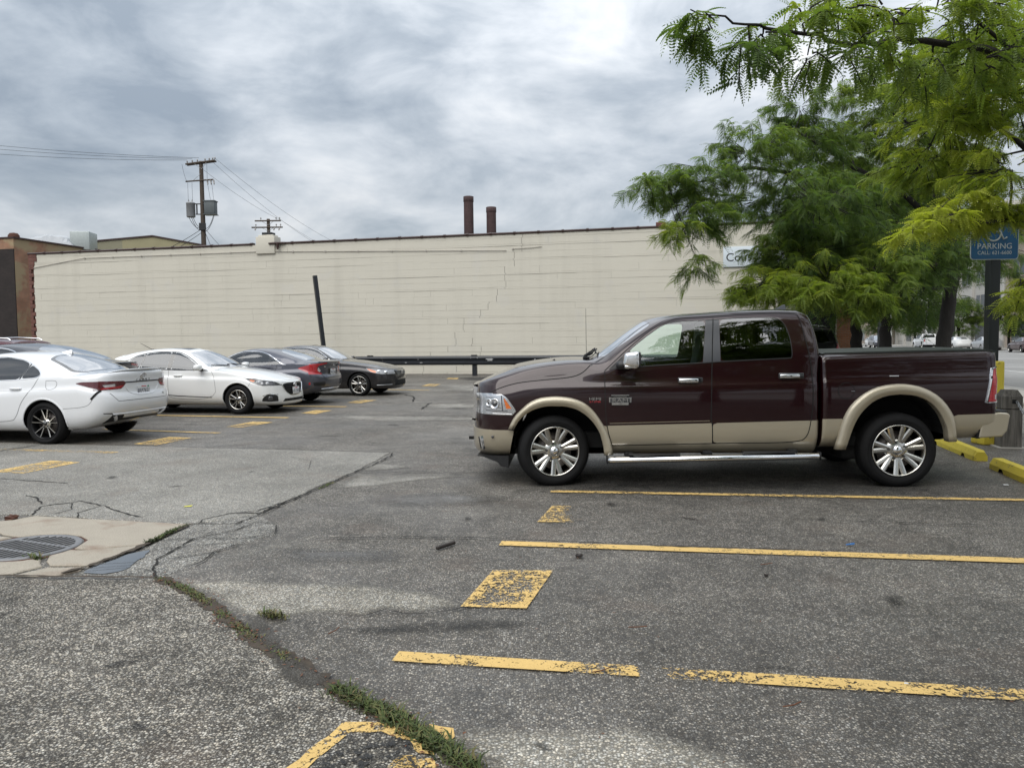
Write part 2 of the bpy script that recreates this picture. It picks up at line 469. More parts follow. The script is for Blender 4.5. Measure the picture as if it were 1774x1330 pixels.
# --- old slab in the foreground left, worn grey slab behind, cracked zone
WEED = [(-2.32, 4.96), (-2.17, 4.83), (-1.94, 4.62), (-1.71, 4.36), (-1.59, 4.2), (-1.44, 4.03), (-1.38, 3.95), (-1.21, 3.76), (-1.03, 3.6), (-0.77, 3.3), (-0.64, 3.17), (-0.51, 3.06), (-0.39, 2.93), (-0.22, 2.74), (-0.13, 2.64), (0.35, 2.1), (1.2, 1.1)]
old = [(-14.0, 5.6), (-6.0, 5.16), (-3.4, 5.03), (-3.05, 4.98), (-2.61, 4.95)] + WEED + [(1.2, -6.0), (-14, -6.0)]
structure(slab('old_pavement', rough_poly(old, 0.018, 0.14, 3), -0.05, 0.012, M['asphalt_old'], 0.012))
mid = [(-13.0, 13.4), (-7.14, 11.92), (-5.03, 11.4), (-3.17, 10.95), (-1.69, 10.56), (-1.88, 9.0), (-2.11, 7.95), (-2.27, 6.9), (-2.45, 6.68), (-2.74, 6.5), (-3.46, 6.67), (-4.29, 6.9), (-4.6, 6.95), (-5.2, 6.6), (-6.2, 6.3), (-13, 6.6)]
structure(slab('grey_pavement', rough_poly(mid, 0.022, 0.2, 5), -0.05, 0.010, M['asphalt_mid'], 0.01))
czone = [(-2.72, 6.47), (-2.45, 6.68), (-2.30, 6.86), (-2.01, 6.45), (-1.9, 6.11), (-2.12, 5.83), (-2.24, 5.35), (-2.28, 5.09), (-2.34, 4.99), (-2.81, 5.04), (-2.93, 5.1), (-2.76, 5.62), (-2.76, 5.95)]
structure(slab('cracked_pavement', rough_poly(czone, 0.015, 0.12, 8), -0.05, 0.006, M['asphalt_crack'], 0.01))

# --- drain apron: cracked concrete pieces, grate in the middle
GC = Vector((-3.69, 5.80)); GR = 0.36
drain = thing('storm_drain', 'round slotted drain grate in a cracked tan concrete apron', 'drain', (0, 0, 0))
apr = [
    [(-4.62, 6.55), (-4.36, 6.70), (-4.27, 6.84), (-3.56, 6.66), (-2.76, 6.46), (-2.81, 5.83), (-3.16, 5.69), (-3.40, 5.72), (-3.42, 5.84), (-3.44, 5.98), (-3.56, 6.10), (-3.72, 6.17), (-3.92, 6.16), (-4.05, 6.09), (-4.12, 6.17), (-4.28, 6.32)],
    [(-3.20, 5.66), (-2.82, 5.79), (-2.85, 5.59), (-2.94, 5.27), (-3.21, 5.28), (-3.30, 5.39), (-3.47, 5.52), (-3.43, 5.60), (-3.41, 5.68)],
    [(-3.20, 5.24), (-2.95, 5.24), (-2.94, 5.17), (-3.04, 5.05), (-3.31, 5.06), (-3.30, 5.10)],
    [(-3.80, 5.385), (-3.60, 5.41), (-3.50, 5.48), (-3.33, 5.36), (-3.26, 5.27), (-3.36, 5.09), (-3.42, 5.085), (-4.3, 5.13), (-4.72, 5.2), (-4.45, 5.55), (-4.19, 5.62), (-4.05, 5.47), (-3.92, 5.40)],
    [(-4.66, 6.50), (-4.31, 6.28), (-4.15, 6.13), (-4.09, 6.06), (-4.19, 5.93), (-4.22, 5.78), (-4.21, 5.66), (-4.48, 5.60), (-4.75, 5.3), (-4.98, 5.9)]]
apr = [[(x + (.11 if (Vector((x, y)) - Vector((-3.8, 5.8))).length < .47 else 0), y) for x, y in q] for q in apr]
for k, pl in enumerate(apr):
    slab('concrete_piece', rough_poly(pl, 0.008, 0.1, 20 + k), -0.08, 0.016 - 0.004 * (k in (2, 3)), M['apron'], 0.012, drain)
M['rust'] = simple('rusty_iron', (0.085, 0.035, 0.022), 0.8, 0.3, var=0.5, vscale=12, bump=0.6, bscale=50)
M['grate'] = simple('worn_iron_grate', (0.20, 0.20, 0.205), 0.5, 0.4, var=0.25, vscale=10)
mb = MB(); mb.lathe([(0.375, -0.12), (0.375, 0.002), (0.395, 0.006), (0.43, 0.004), (0.435, -0.05)], 48, 'Z', (GC.x, GC.y, 0))
mb.build('drain_frame', M['rust'], drain)
mb = MB(); mb.lathe([(0.001, -0.10), (0.40, -0.10)], 32, 'Z', (GC.x, GC.y, 0)); mb.build('drain_pit', M['matt_black'], drain)
# grate: outer ring + slanted slots left between bars
ga = R(-24)
mb = MB(); mb.lathe([(0.315, -0.03), (0.315, 0.006), (0.32, 0.010), (0.36, 0.010), (0.366, 0.004), (0.366, -0.03)], 56, 'Z', (GC.x, GC.y, 0.0))
def gbar(p, q, wd, z1=0.0095, z0=-0.008):
    p, q = Vector(p), Vector(q); L = (q - p).length
    if L < 0.02: return
    a = math.atan2((q - p).y, (q - p).x); c = (p + q) / 2
    ct, sn = math.cos(ga), math.sin(ga)
    mb.box((GC.x + c.x * ct - c.y * sn, GC.y + c.x * sn + c.y * ct, (z0 + z1) / 2), (L, wd, z1 - z0), rot=a + ga)
rr_ = 0.325
for k in range(-6, 7):
    x = k * 0.0535
    for (a, b) in ((-rr_, rr_),):
        h = math.sqrt(max(rr_ ** 2 - x * x, 0)); gbar((x, -h), (x, h), 0.013)
for y in (-0.11, 0.11):
    h = math.sqrt(rr_ ** 2 - y * y); gbar((-h, y), (h, y), 0.026, 0.0088)
mb.build('grate', M['grate'], drain, fix=False)

# --- puddle
t = NT('puddle_water'); p = t.pos()
t.bsdf(Base_Color=(0.03, 0.028, 0.025), Roughness=0.02, Specular_IOR_Level=0.9, IOR=1.5, Coat_Weight=1.0, Coat_Roughness=0.01, Coat_IOR=1.6); M['water'] = t.m
pud = [(-2.88, 5.10), (-2.89, 5.2), (-2.84, 5.39), (-2.80, 5.56), (-2.70, 5.66), (-2.66, 5.5), (-2.655, 5.35), (-2.63, 5.22), (-2.66, 5.12), (-2.74, 5.07)]
V_, F_, D_ = grid_poly(rough_poly(pud, 0.012, 0.05, 31), 0, 0.0105)
tag(structure(mk('puddle', V_, F_, M['water'])), None)

# --- soft-edged dry and dusty areas
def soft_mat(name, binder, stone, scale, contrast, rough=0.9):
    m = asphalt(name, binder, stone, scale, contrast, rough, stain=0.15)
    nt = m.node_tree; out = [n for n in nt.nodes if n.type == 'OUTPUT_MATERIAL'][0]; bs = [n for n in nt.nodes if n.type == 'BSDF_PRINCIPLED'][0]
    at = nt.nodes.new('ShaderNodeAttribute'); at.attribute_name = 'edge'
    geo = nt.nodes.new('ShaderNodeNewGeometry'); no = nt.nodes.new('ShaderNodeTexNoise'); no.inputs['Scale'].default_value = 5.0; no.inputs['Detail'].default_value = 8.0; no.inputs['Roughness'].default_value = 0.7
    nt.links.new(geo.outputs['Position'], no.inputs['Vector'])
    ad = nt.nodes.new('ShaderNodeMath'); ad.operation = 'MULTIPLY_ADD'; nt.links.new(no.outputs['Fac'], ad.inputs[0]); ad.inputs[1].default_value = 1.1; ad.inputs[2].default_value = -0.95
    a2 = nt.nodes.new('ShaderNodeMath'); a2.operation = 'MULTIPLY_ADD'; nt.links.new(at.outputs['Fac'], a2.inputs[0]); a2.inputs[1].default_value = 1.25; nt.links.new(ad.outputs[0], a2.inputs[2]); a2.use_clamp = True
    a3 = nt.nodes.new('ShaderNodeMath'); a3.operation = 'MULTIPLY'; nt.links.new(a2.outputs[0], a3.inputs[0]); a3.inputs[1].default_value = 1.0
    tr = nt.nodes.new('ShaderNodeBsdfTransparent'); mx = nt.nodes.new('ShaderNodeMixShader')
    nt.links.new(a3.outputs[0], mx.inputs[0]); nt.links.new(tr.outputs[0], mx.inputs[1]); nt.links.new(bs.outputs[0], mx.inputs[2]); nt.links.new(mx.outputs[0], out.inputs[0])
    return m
M['dry'] = soft_mat('dry_light_asphalt', (0.17, 0.16, 0.138), (0.82, 0.775, 0.68), 84.0, 0.8)
M['dry_grey'] = soft_mat('dry_grey_asphalt', (0.17, 0.163, 0.148), (0.60, 0.575, 0.52), 95.0, 0.7)
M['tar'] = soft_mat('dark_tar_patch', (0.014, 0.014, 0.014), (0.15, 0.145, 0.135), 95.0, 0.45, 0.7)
def soft_patch(name, poly, mat, fall=0.25, z=0.004, step=0.06):
    V, F, D = grid_poly(poly, step, z)
    o = mk(name, V, F, mat); a = o.data.attributes.new('edge', 'FLOAT', 'POINT')
    a.data.foreach_set('value', np.minimum(D / fall, 1.0).astype(np.float32)); return structure(o)
soft_patch('dry_patch', [(-2.20, 4.88), (-1.9, 4.97), (-1.45, 4.90), (-0.94, 4.84), (-0.5, 4.66), (-0.22, 4.40), (-0.55, 4.25), (-0.74, 4.31), (-0.86, 4.20), (-1.1, 4.27), (-1.35, 4.18), (-1.56, 4.24), (-1.92, 4.64)], M['dry'], 0.10)
soft_patch('dry_patch', [(-0.5, 3.06), (-0.14, 3.03), (0.12, 3.0), (0.45, 3.02), (0.7, 2.9), (0.95, 2.66), (1.0, 2.3), (0.6, 2.0), (0.4, 2.1), (-0.13, 2.66), (-0.38, 2.95)], M['dry'], 0.12)
soft_patch('dry_patch', [(-2.0, 8.2), (-1.86, 8.95), (-0.76, 8.9), (-0.3, 8.66), (-0.95, 8.40), (-1.43, 8.05), (-1.85, 7.9)], M['dry_grey'], 0.2)
soft_patch('dry_patch', [(-1.86, 9.8), (-1.28, 9.58), (-1.15, 9.31), (-1.5, 9.12), (-1.88, 9.05)], M['dry_grey'], 0.12)
soft_patch('dry_patch', [(-2.28, 5.6), (-1.86, 6.12), (-1.2, 6.0), (-0.9, 5.75), (-1.6, 5.4), (-2.2, 5.0)], M['dry_grey'], 0.5)
soft_patch('dry_patch', [(-4.3, 16.5), (-2.5, 16.1), (-0.5, 15.8), (-0.4, 14.8), (-2.4, 14.6), (-3.4, 15.2)], M['dry_grey'], 0.35, step=0.25)
soft_patch('dry_patch', [(-4.3, 20.2), (-2.0, 19.4), (0.4, 18.9), (0.4, 17.4), (-2.1, 17.2), (-2.6, 18.6)], M['dry_grey'], 0.6, step=0.3)
soft_patch('dry_patch', [(-4.0, 28.5), (0.5, 27.4), (1.0, 23.0), (-2.2, 22.6), (-2.9, 24.5)], M['dry_grey'], 1.4, step=0.4)
soft_patch('dark_patch', [(-0.9, 4.17), (-0.3, 4.28), (0.2, 4.22), (0.1, 3.95), (-0.6, 3.85), (-1.05, 3.9)], M['tar'], 0.25)
soft_patch('dark_patch', [(-2.2, 29.5), (-3.0, 33.0), (0.5, 33.6), (3.5, 32.4), (3.0, 29.0)], M['tar'], 1.2, step=0.4)
soft_patch('dark_patch', [(1.2, 9.3), (0.2, 9.9), (-0.6, 7.5), (0.8, 7.0), (4.6, 6.6), (5.0, 8.9)], M['tar'], 1.3, step=0.2)  # dark soft-edged area under and around the pickup, tar material reused

M['damp'] = soft_mat('damp_smooth_asphalt', (0.056, 0.053, 0.050), (0.42, 0.40, 0.37), 92.0, 0.5, 0.36)
soft_patch('damp_patch', [(-1.7, 7.2), (-1.5, 7.85), (-0.6, 8.0), (0.2, 7.6), (0.1, 7.1), (-0.9, 6.85)], M['damp'], 0.45)
soft_patch('damp_patch', [(-0.9, 10.2), (-0.7, 11.4), (0.4, 11.9), (1.6, 11.0), (1.4, 9.9), (0.2, 9.6)], M['damp'], 0.6, step=0.12)
soft_patch('damp_patch', [(-2.0, 5.55), (-1.7, 5.9), (-0.7, 5.75), (-0.6, 5.2), (-1.5, 5.15)], M['damp'], 0.35)
soft_patch('damp_patch', [(-1.0, 13.2), (0.3, 13.6), (1.8, 13.0), (1.6, 12.2), (-0.2, 12.2)], M['damp'], 0.5, step=0.15)
M['oil'] = soft_mat('oil_stain', (0.012, 0.011, 0.010), (0.10, 0.095, 0.085), 92.0, 0.4, 0.6)
_ro = random.Random(12)
for (x, y, r) in ((1.16, 3.52, .07), (1.26, 3.50, .05), (0.10, 2.83, .045), (2.6, 6.45, .08), (3.0, 6.4, .05), (2.2, 4.4, .12), (1.5, 6.5, .10), (2.9, 4.2, .06), (0.9, 7.1, .09), (-0.4, 6.6, .07), (-3.6, 8.2, .10), (-3.1, 9.1, .07), (-4.6, 8.8, .12), (-1.9, 3.6, .09), (-2.4, 3.2, .06), (-1.5, 3.0, .05), (-2.9, 4.3, .10), (-3.0, 12.6, .2), (-2.2, 14.2, .18), (-1.2, 17.5, .25)):
    a0_ = _ro.uniform(0, 6.28); z_ = .0145 if (x < -1.3 and y < 4.9) or (x < -2 and 6.8 < y < 11) else .0065
    soft_patch('oil_stain', [(x + r * 1.6 * _ro.uniform(.7, 1.2) * math.cos(a) * math.cos(a0_) - r * math.sin(a) * math.sin(a0_), y + r * 1.6 * math.cos(a) * math.sin(a0_) + r * _ro.uniform(.7, 1.2) * math.sin(a) * math.cos(a0_)) for a in np.linspace(0, 2 * math.pi, 13)[:-1]], M['oil'], r * 1.1, z_, step=r * .5)
# --- cracks and seams (thin dirt-filled strips)
def strip(mb, pts, w0, w1, z, jit=0.01, step=0.05, seed=0):
    rg = random.Random(seed); P = []
    for a, b in zip(pts[:-1], pts[1:]):
        n = max(1, int(math.dist(a, b) / step))
        P += [(a[0] + (b[0] - a[0]) * k / n, a[1] + (b[1] - a[1]) * k / n) for k in range(n)]
    P.append(pts[-1]); m = len(P); vs = []
    for i, pnt in enumerate(P):
        a = P[max(i - 1, 0)]; b = P[min(i + 1, m - 1)]; L = max(math.dist(a, b), 1e-6)
        nx, ny = -(b[1] - a[1]) / L, (b[0] - a[0]) / L
        o = rg.uniform(-jit, jit); w = rg.uniform(w0, w1) * (0.35 if i in (0, m - 1) else 1)
        vs += [(pnt[0] + nx * (o - w / 2), pnt[1] + ny * (o - w / 2), z), (pnt[0] + nx * (o + w / 2), pnt[1] + ny * (o + w / 2), z)]
    mb.add(vs, [(2 * i, 2 * i + 1, 2 * i + 3, 2 * i + 2) for i in range(m - 1)])
CR = [([(-2.66, 6.45), (-2.69, 6.63), (-2.55, 6.84), (-2.32, 6.96), (-2.17, 7.42)], .016), ([(-2.71, 6.48), (-2.35, 6.47), (-2.3, 6.64), (-2.14, 7.3)], .012),
      ([(-2.77, 5.92), (-2.5, 5.99), (-2.27, 6.24), (-2.2, 6.49)], .010), ([(-2.44, 5.13), (-2.52, 5.4), (-2.5, 5.99)], .012), ([(-2.51, 5.38), (-2.2, 5.56), (-2.06, 5.85)], .009),
      ([(-2.33, 4.97), (-2.44, 5.15), (-2.59, 5.02)], .012), ([(-2.24, 5.16), (-2.18, 5.35), (-2.19, 5.58)], .008), ([(-2.5, 5.99), (-2.11, 5.97), (-1.91, 6.11), (-1.98, 6.39), (-2.09, 6.48), (-2.21, 6.5)], .008),
      ([(-2.59, 5.66), (-2.46, 5.75), (-2.2, 5.83)], .008), ([(-4.34, 6.89), (-4.47, 7.27), (-4.27, 7.41), (-4.22, 7.48), (-3.87, 7.24), (-3.52, 6.92), (-3.29, 6.75)], .014),
      ([(-4.27, 7.41), (-4.1, 7.1), (-4.15, 6.9)], .008), ([(-3.9, 7.25), (-3.95, 6.95), (-3.85, 6.75)], .008),
      ([(-4.52, 7.35), (-4.78, 7.67), (-4.97, 7.8)], .014), ([(-5.9, 8.82), (-5.41, 8.64), (-4.91, 8.46)], .012), ([(-7.6, 10.9), (-7.44, 11.16), (-7.34, 11.49), (-7.23, 11.75)], .04),
      ([(-1.57, 5.94), (-0.86, 5.96), (-0.31, 5.92), (-0.09, 5.86), (0.47, 5.75), (1.21, 5.60), (2.4, 5.42)], .012), ([(2.79, 6.33), (3.08, 6.28), (3.48, 6.19), (3.98, 6.13)], .010),
      ([(-2.47, 6.84), (-2.28, 6.87), (-2.19, 7.28), (-2.08, 7.84), (-1.93, 8.62), (-1.86, 9.0), (-1.74, 9.49), (-1.62, 10.29), (-1.66, 10.56)], .026),
      ([(-5.03, 11.41), (-3.17, 10.97), (-1.69, 10.58), (-1.41, 10.58)], .018), ([(-1.86, 9.0), (-1.12, 8.98), (0.08, 8.84), (1.5, 8.75)], .022),
      ([(-3.13, 22.27), (-2.75, 21.5), (-2.63, 20.7), (-2.52, 19.69)], .05), ([(-2.06, 17.39), (-2.02, 19.19)], .05), ([(-4.0, 16.35), (-2.56, 16.0), (-1.21, 15.66), (0.4, 15.3)], .03),
      ([(-4.25, 19.7), (-3.51, 19.5), (-2.08, 19.1), (0.5, 18.6)], .04), ([(-4.5, 26.9), (-2.24, 26.43), (1.15, 25.6)], .05), ([(-5.66, 14.51), (-7.5, 14.96)], .04),
      ([(-0.86, 4.21), (-0.74, 4.32), (-0.59, 4.24), (-0.45, 4.25), (-0.25, 4.36)], .008), ([(-3.0, 10.3), (-2.6, 9.9), (-2.45, 9.2)], .005), ([(-1.3, 12.2), (-0.6, 12.0), (0.1, 12.05)], .012)]
for k, (pts, wd) in enumerate(CR):
    wd = wd * 1.6 if wd < .0145 else wd
    mb = MB(); strip(mb, pts, wd * 0.35, wd * 1.15, 0.0145, wd * 0.5, 0.05 if wd < .03 else 0.15, k)
    o = mb.build('crack', M['crack'], g, fix=False)
# soil joint under the weeds
mb = MB(); strip(mb, WEED[:15], 0.05, 0.11, 0.0165, 0.015, 0.04, 5); mb.build('soil_joint', M['dirt'], g, fix=False)
mb = MB(); strip(mb, [(-2.72, 6.47), (-2.79, 5.9), (-2.83, 5.62), (-2.91, 5.28), (-3.02, 5.08)], 0.02, 0.06, 0.0185, 0.01, 0.04, 6); mb.build('soil_joint', M['dirt'], g, fix=False)
mb = MB(); strip(mb, [(-4.4, 5.07), (-3.4, 5.045), (-3.05, 5.01), (-2.61, 4.98), (-2.32, 4.97)], 0.012, 0.04, 0.0185, 0.008, 0.05, 7); mb.build('soil_joint', M['dirt'], g, fix=False)
V, F, D = grid_poly(rough_poly([(-1.55, 4.24), (-1.40, 4.24), (-1.31, 4.14), (-1.19, 3.88), (-1.02, 3.66), (-0.80, 3.40), (-0.84, 3.28), (-0.98, 3.30), (-1.12, 3.50), (-1.32, 3.83), (-1.48, 4.06)], 0.02, 0.06, 9), 0.04, 0.0168)
M['bare'] = soft_mat('worn_through_base', (0.05, 0.046, 0.04), (0.24, 0.225, 0.20), 140.0, 0.6)
o = mk('worn_spot', V, F, M['bare'], g); a = o.data.attributes.new('edge', 'FLOAT', 'POINT'); a.data.foreach_set('value', np.minimum(D / 0.06, 1).astype(np.float32))

# --- yellow paint
def yellow(name, wear, col=(0.66, 0.445, 0.155), fill=False):
    t = NT(name); p = t.pos()
    c = t.mix(t.noise(p, 6.0, 5.0, 0.6), tuple(x * 0.8 for x in col), tuple(x * 1.12 for x in col))
    n1 = t.noise(p, 26.0, 6.0, 0.72, 0.8); n2 = t.noise(p, 2.2, 3.0)
    v = t.vor(p, 80.0)
    s = t.math('ADD', t.math('MULTIPLY', n1, 0.75), t.math('ADD', t.math('MULTIPLY', n2, 0.35), t.math('MULTIPLY', v, -0.16)))
    at = t.n('ShaderNodeAttribute', attribute_name='wear').outputs['Fac']
    thr = t.math('ADD', at, wear)
    al = t.ramp(t.math('ADD', t.math('SUBTRACT', s, thr), 0.5), [(0.47, 0.0), (0.53, 1.0)])
    b = t.n('ShaderNodeBsdfPrincipled', {'Base Color': c, 'Roughness': 0.75, 'Normal': t.bump(t.vor(p, 90.0), 0.5, 0.003)})
    tr = t.n('ShaderNodeBsdfTransparent')
    t.surf(t.n('ShaderNodeMixShader', {0: al, 1: tr.outputs[0], 2: b.outputs[0]}).outputs[0]); return t.m
M['yline'] = yellow('yellow_line_paint', 0.385)
M['yline_far'] = yellow('yellow_line_faded', 0.38, (0.50, 0.33, 0.10))
M['ysq'] = yellow('yellow_square_worn', 0.44)
M['black_fill'] = yellow('blacked_out_paint', 0.40, (0.02, 0.02, 0.02))
lot_marks = []
def paint_poly(name, poly, mat, z, label, cat, group=None, step=0.05, wearf=None):
    V, F, D = grid_poly(poly, step, z); o = mk(name, V, F, mat)
    a = o.data.attributes.new('wear', 'FLOAT', 'POINT')
    a.data.foreach_set('value', np.array([wearf(v[0], v[1], d) if wearf else 0.0 for v, d in zip(V, D)], np.float32))
    tag(o, label, cat, group); return o
def line(a, b, w, mat, z, label, wear=None):
    d = Vector((b[0] - a[0], b[1] - a[1])).normalized(); n = Vector((-d.y, d.x)) * w / 2
    poly = [(a[0] - n.x, a[1] - n.y), (b[0] - n.x, b[1] - n.y), (b[0] + n.x, b[1] + n.y), (a[0] + n.x, a[1] + n.y)]
    return paint_poly('stall_line', poly, mat, z, label, 'parking line', 'yellow stall lines', 0.06 if mat is M['yline'] else 0.3, wear)
line((0.38, 7.745), (5.0, 7.06), 0.10, M['yline'], 0.009, 'yellow stall line right beside the near wheels of the maroon pickup', lambda x, y, d: 0.03)
line((-0.10, 5.76), (4.2, 5.04), 0.125, M['yline'], 0.009, 'yellow stall line between the pickup and the foreground stall, crossed by a crack')
line((-0.58, 3.68), (3.2, 3.02), 0.115, M['yline'], 0.009, 'nearest yellow stall line in the foreground, worn through near its middle', lambda x, y, d: 0.30 * math.exp(-((x - 0.63) / 0.038) ** 2) + (0.06 if x > 0.7 else 0.0) + 0.10 * math.exp(-((x - 0.3) / 0.2) ** 2))
line((-8.2, 16.75), (-4.58, 15.74), 0.13, M['yline'], 0.009, 'yellow stall line in front of the white hatchback')
line((-7.4, 13.95), (-5.02, 13.16), 0.12, M['yline'], 0.009, 'yellow stall line just behind the white sedan', lambda x, y, d: 0.05)
line((-5.6, 18.70), (-3.94, 18.30), 0.13, M['yline'], 0.009, 'yellow stall line beside the grey sedan with red tail lamps')
line((-4.6, 25.0), (-2.6, 24.2), 0.15, M['yline'], 0.009, 'short yellow stall line beyond the nose of the dark sedan by the guardrail')
line((-8.5, 11.55), (-5.6, 10.85), 0.14, M['yline'], 0.0145, 'faded yellow stall line under the near rear wheel of the white sedan', lambda x, y, d: 0.13)
def square(poly, label, mat, z=0.009, core=0.22, rim=0.06, step=0.05):
    return paint_poly('stall_square', poly, mat, z, label, 'painted square', 'yellow stall number squares', step, lambda x, y, d: (core(x) if callable(core) else core) if d > rim else -0.02 + (core(x) * .6 if callable(core) else core * 0.2))
square([(-0.31, 4.37), (0.07, 4.33), (0.26, 5.05), (-0.14, 5.07)], 'worn yellow square painted between the two nearest stall lines', M['ysq'], core=0.06)
square([(0.20, 6.43), (0.56, 6.40), (0.76, 7.02), (0.36, 7.06)], 'small half worn away yellow square just in front of the pickup line', M['ysq'], core=lambda x: .07 if x < .46 else .09 + (x - .46) * .9, rim=0.015)
square([(-6.32, 9.30), (-5.84, 9.15), (-5.62, 9.98), (-6.10, 10.15)], 'yellow square on the grey pavement left of the drain', M['ysq'], 0.0145, 0.05)
square([(-5.82, 11.82), (-5.40, 11.66), (-5.21, 12.51), (-5.65, 12.67)], 'yellow square behind the white sedan rear bumper', M['ysq'], core=0.05)
square([(-5.26, 14.14), (-4.93, 14.02), (-4.62, 14.86), (-5.06, 15.05)], 'yellow square in front of the white hatchback front wheel', M['ysq'], core=0.05, step=0.1)
square([(-4.59, 16.70), (-4.21, 16.52), (-4.06, 17.35), (-4.46, 17.46)], 'yellow square just off the white hatchback nose', M['ysq'], core=0.03, step=0.1)
square([(-4.18, 19.55), (-3.79, 19.35), (-3.56, 20.30), (-4.01, 20.45)], 'yellow square behind the grey sedan', M['ysq'], core=0.04, step=0.1)
square([(-3.10, 26.50), (-2.64, 26.35), (-2.55, 27.6), (-3.0, 27.8)], 'far yellow square beyond the dark sedan nose', M['ysq'], core=0.05, step=0.2)
square([(-2.65, 31.2), (-2.2, 31.0), (-2.2, 32.1), (-2.65, 32.3)], 'farthest yellow square near the guardrail post', M['ysq'], core=0.05, step=0.2)
sqc = tag(empty('stall_square', (0, 0, 0)), 'broken yellow square with blacked out middle cut by the weedy joint at the bottom', 'painted square', 'yellow stall number squares')
def subpaint(name, poly, mat, z, wf):
    V, F, D = grid_poly(poly, 0.03, z); o = mk(name, V, F, mat, sqc); a = o.data.attributes.new('wear', 'FLOAT', 'POINT')
    a.data.foreach_set('value', np.array([wf(v[0], v[1], d) for v, d in zip(V, D)], np.float32))
subpaint('paint_fragment', rough_poly([(-0.69, 3.015), (-0.50, 3.0), (-0.42, 2.94), (-0.36, 2.86), (-0.45, 2.88), (-0.52, 2.935), (-0.645, 2.935), (-0.70, 2.80), (-0.76, 2.62), (-0.84, 2.5), (-0.90, 2.5), (-0.79, 2.74)], 0.008, 0.05, 4), M['yline'], 0.0165, lambda x, y, d: 0.03)
subpaint('paint_fragment', rough_poly([(-0.345, 3.0), (-0.245, 2.965), (-0.235, 2.90), (-0.255, 2.85), (-0.30, 2.92)], 0.006, 0.04, 6), M['yline'], 0.012, lambda x, y, d: -0.1)
subpaint('paint_fragment', rough_poly([(-0.40, 2.86), (-0.335, 2.83), (-0.30, 2.76), (-0.36, 2.775)], 0.008, 0.03, 7), M['yline'], 0.0165, lambda x, y, d: 0.0)
subpaint('paint_fragment', rough_poly([(-0.42, 2.76), (-0.31, 2.74), (-0.27, 2.66), (-0.38, 2.62), (-0.46, 2.68)], 0.012, 0.03, 8), M['yline'], 0.0165, lambda x, y, d: 0.07)
subpaint('blackout', rough_poly([(-0.64, 2.93), (-0.52, 2.93), (-0.42, 2.87), (-0.36, 2.78), (-0.34, 2.6), (-0.72, 2.55), (-0.70, 2.78)], 0.01, 0.05, 9), M['black_fill'], 0.0205, lambda x, y, d: 0.10)

# --- avenue, kerbs, pavements
def quad(name, c0, c1, t0, t1, z, mat):
    return mk(name, [st(c0, t0, z), st(c1, t0, z), st(c1, t1, z), st(c0, t1, z)], [(0, 1, 2, 3)], mat)
structure(quad('street', 8.7, 30.5, -120, 700, 0.004, M['asphalt_street']))
def kerb(name, c0, c1, h, mat, t0=-120, t1=700):
    mb = MB(); pr = [(c0, 0), (c0, h - .02), (c0 + .02, h), (c1 - .02, h), (c1, h - .02), (c1, 0)]
    vs = [st(c, t0, z) for c, z in pr] + [st(c, t1, z) for c, z in pr]; n = len(pr)
    mb.add(vs, [(i, i + 1, n + i + 1, n + i) for i in range(n - 1)]); return structure(mb.build(name, mat))
kerb('kerb_near', 8.45, 8.7, 0.10, M['kerb'])
kerb('kerb_far', 30.5, 30.8, 0.14, M['kerb'])
kerb('sidewalk_near', 6.9, 8.446, 0.095, M['sidewalk'], 14.0, 700)
kerb('sidewalk_far', 30.803, 35.0, 0.135, M['sidewalk'])
M['lane'] = simple('white_lane_paint', (0.62, 0.62, 0.60), 0.7, var=0.2)
for c, nm in ((13.2, 'lane_line'), (25.8, 'lane_line')):
    structure(quad(nm, c, c + 0.12, -60, 400, 0.009, M['lane']))
structure(quad('planting_strip', 4.75, 6.9, 13.5, 700, 0.006, M['asphalt_mid']))
# ================================================================== BUILDINGS
W0 = Vector((-25.4, 41.7, 0)); WROT = R(-13.2)
def painted_block(name, col):
    t = NT(name); o = t.obj()
    c = t.mix(t.noise(o, 0.45, 5.0, 0.6), tuple(x * 0.93 for x in col), tuple(x * 1.06 for x in col))
    pt = t.ramp(t.noise(o, 0.8, 3.0, 0.5, 0.3), [(0.60, 0.0), (0.64, 0.5)])      # touched-up paint
    c = t.mix(pt, c, tuple(x * y for x, y in zip(col, (0.97, 0.98, 1.02))))
    sx = t.n('ShaderNodeMapping', {'Vector': o, 'Scale': (1.3, 1.0, 0.10)}).outputs[0]
    stk = t.ramp(t.noise(sx, 1.0, 4.0, 0.6), [(0.50, 0.0), (0.8, 0.14)])
    c = t.mix(stk, c, (0.20, 0.185, 0.155))
    t.bsdf(Base_Color=c, Roughness=0.62, Specular_IOR_Level=0.35, Normal=t.bump(t.noise(o, 45.0, 4.0), 0.12, 0.006)); return t.m
M['cream'] = painted_block('cream_painted_block', (0.585, 0.555, 0.475))
M['joint'] = simple('joint_shadow_paint', (0.33, 0.31, 0.26), 0.9)
M['open_joint'] = simple('open_joint', (0.17, 0.16, 0.135), 0.95)

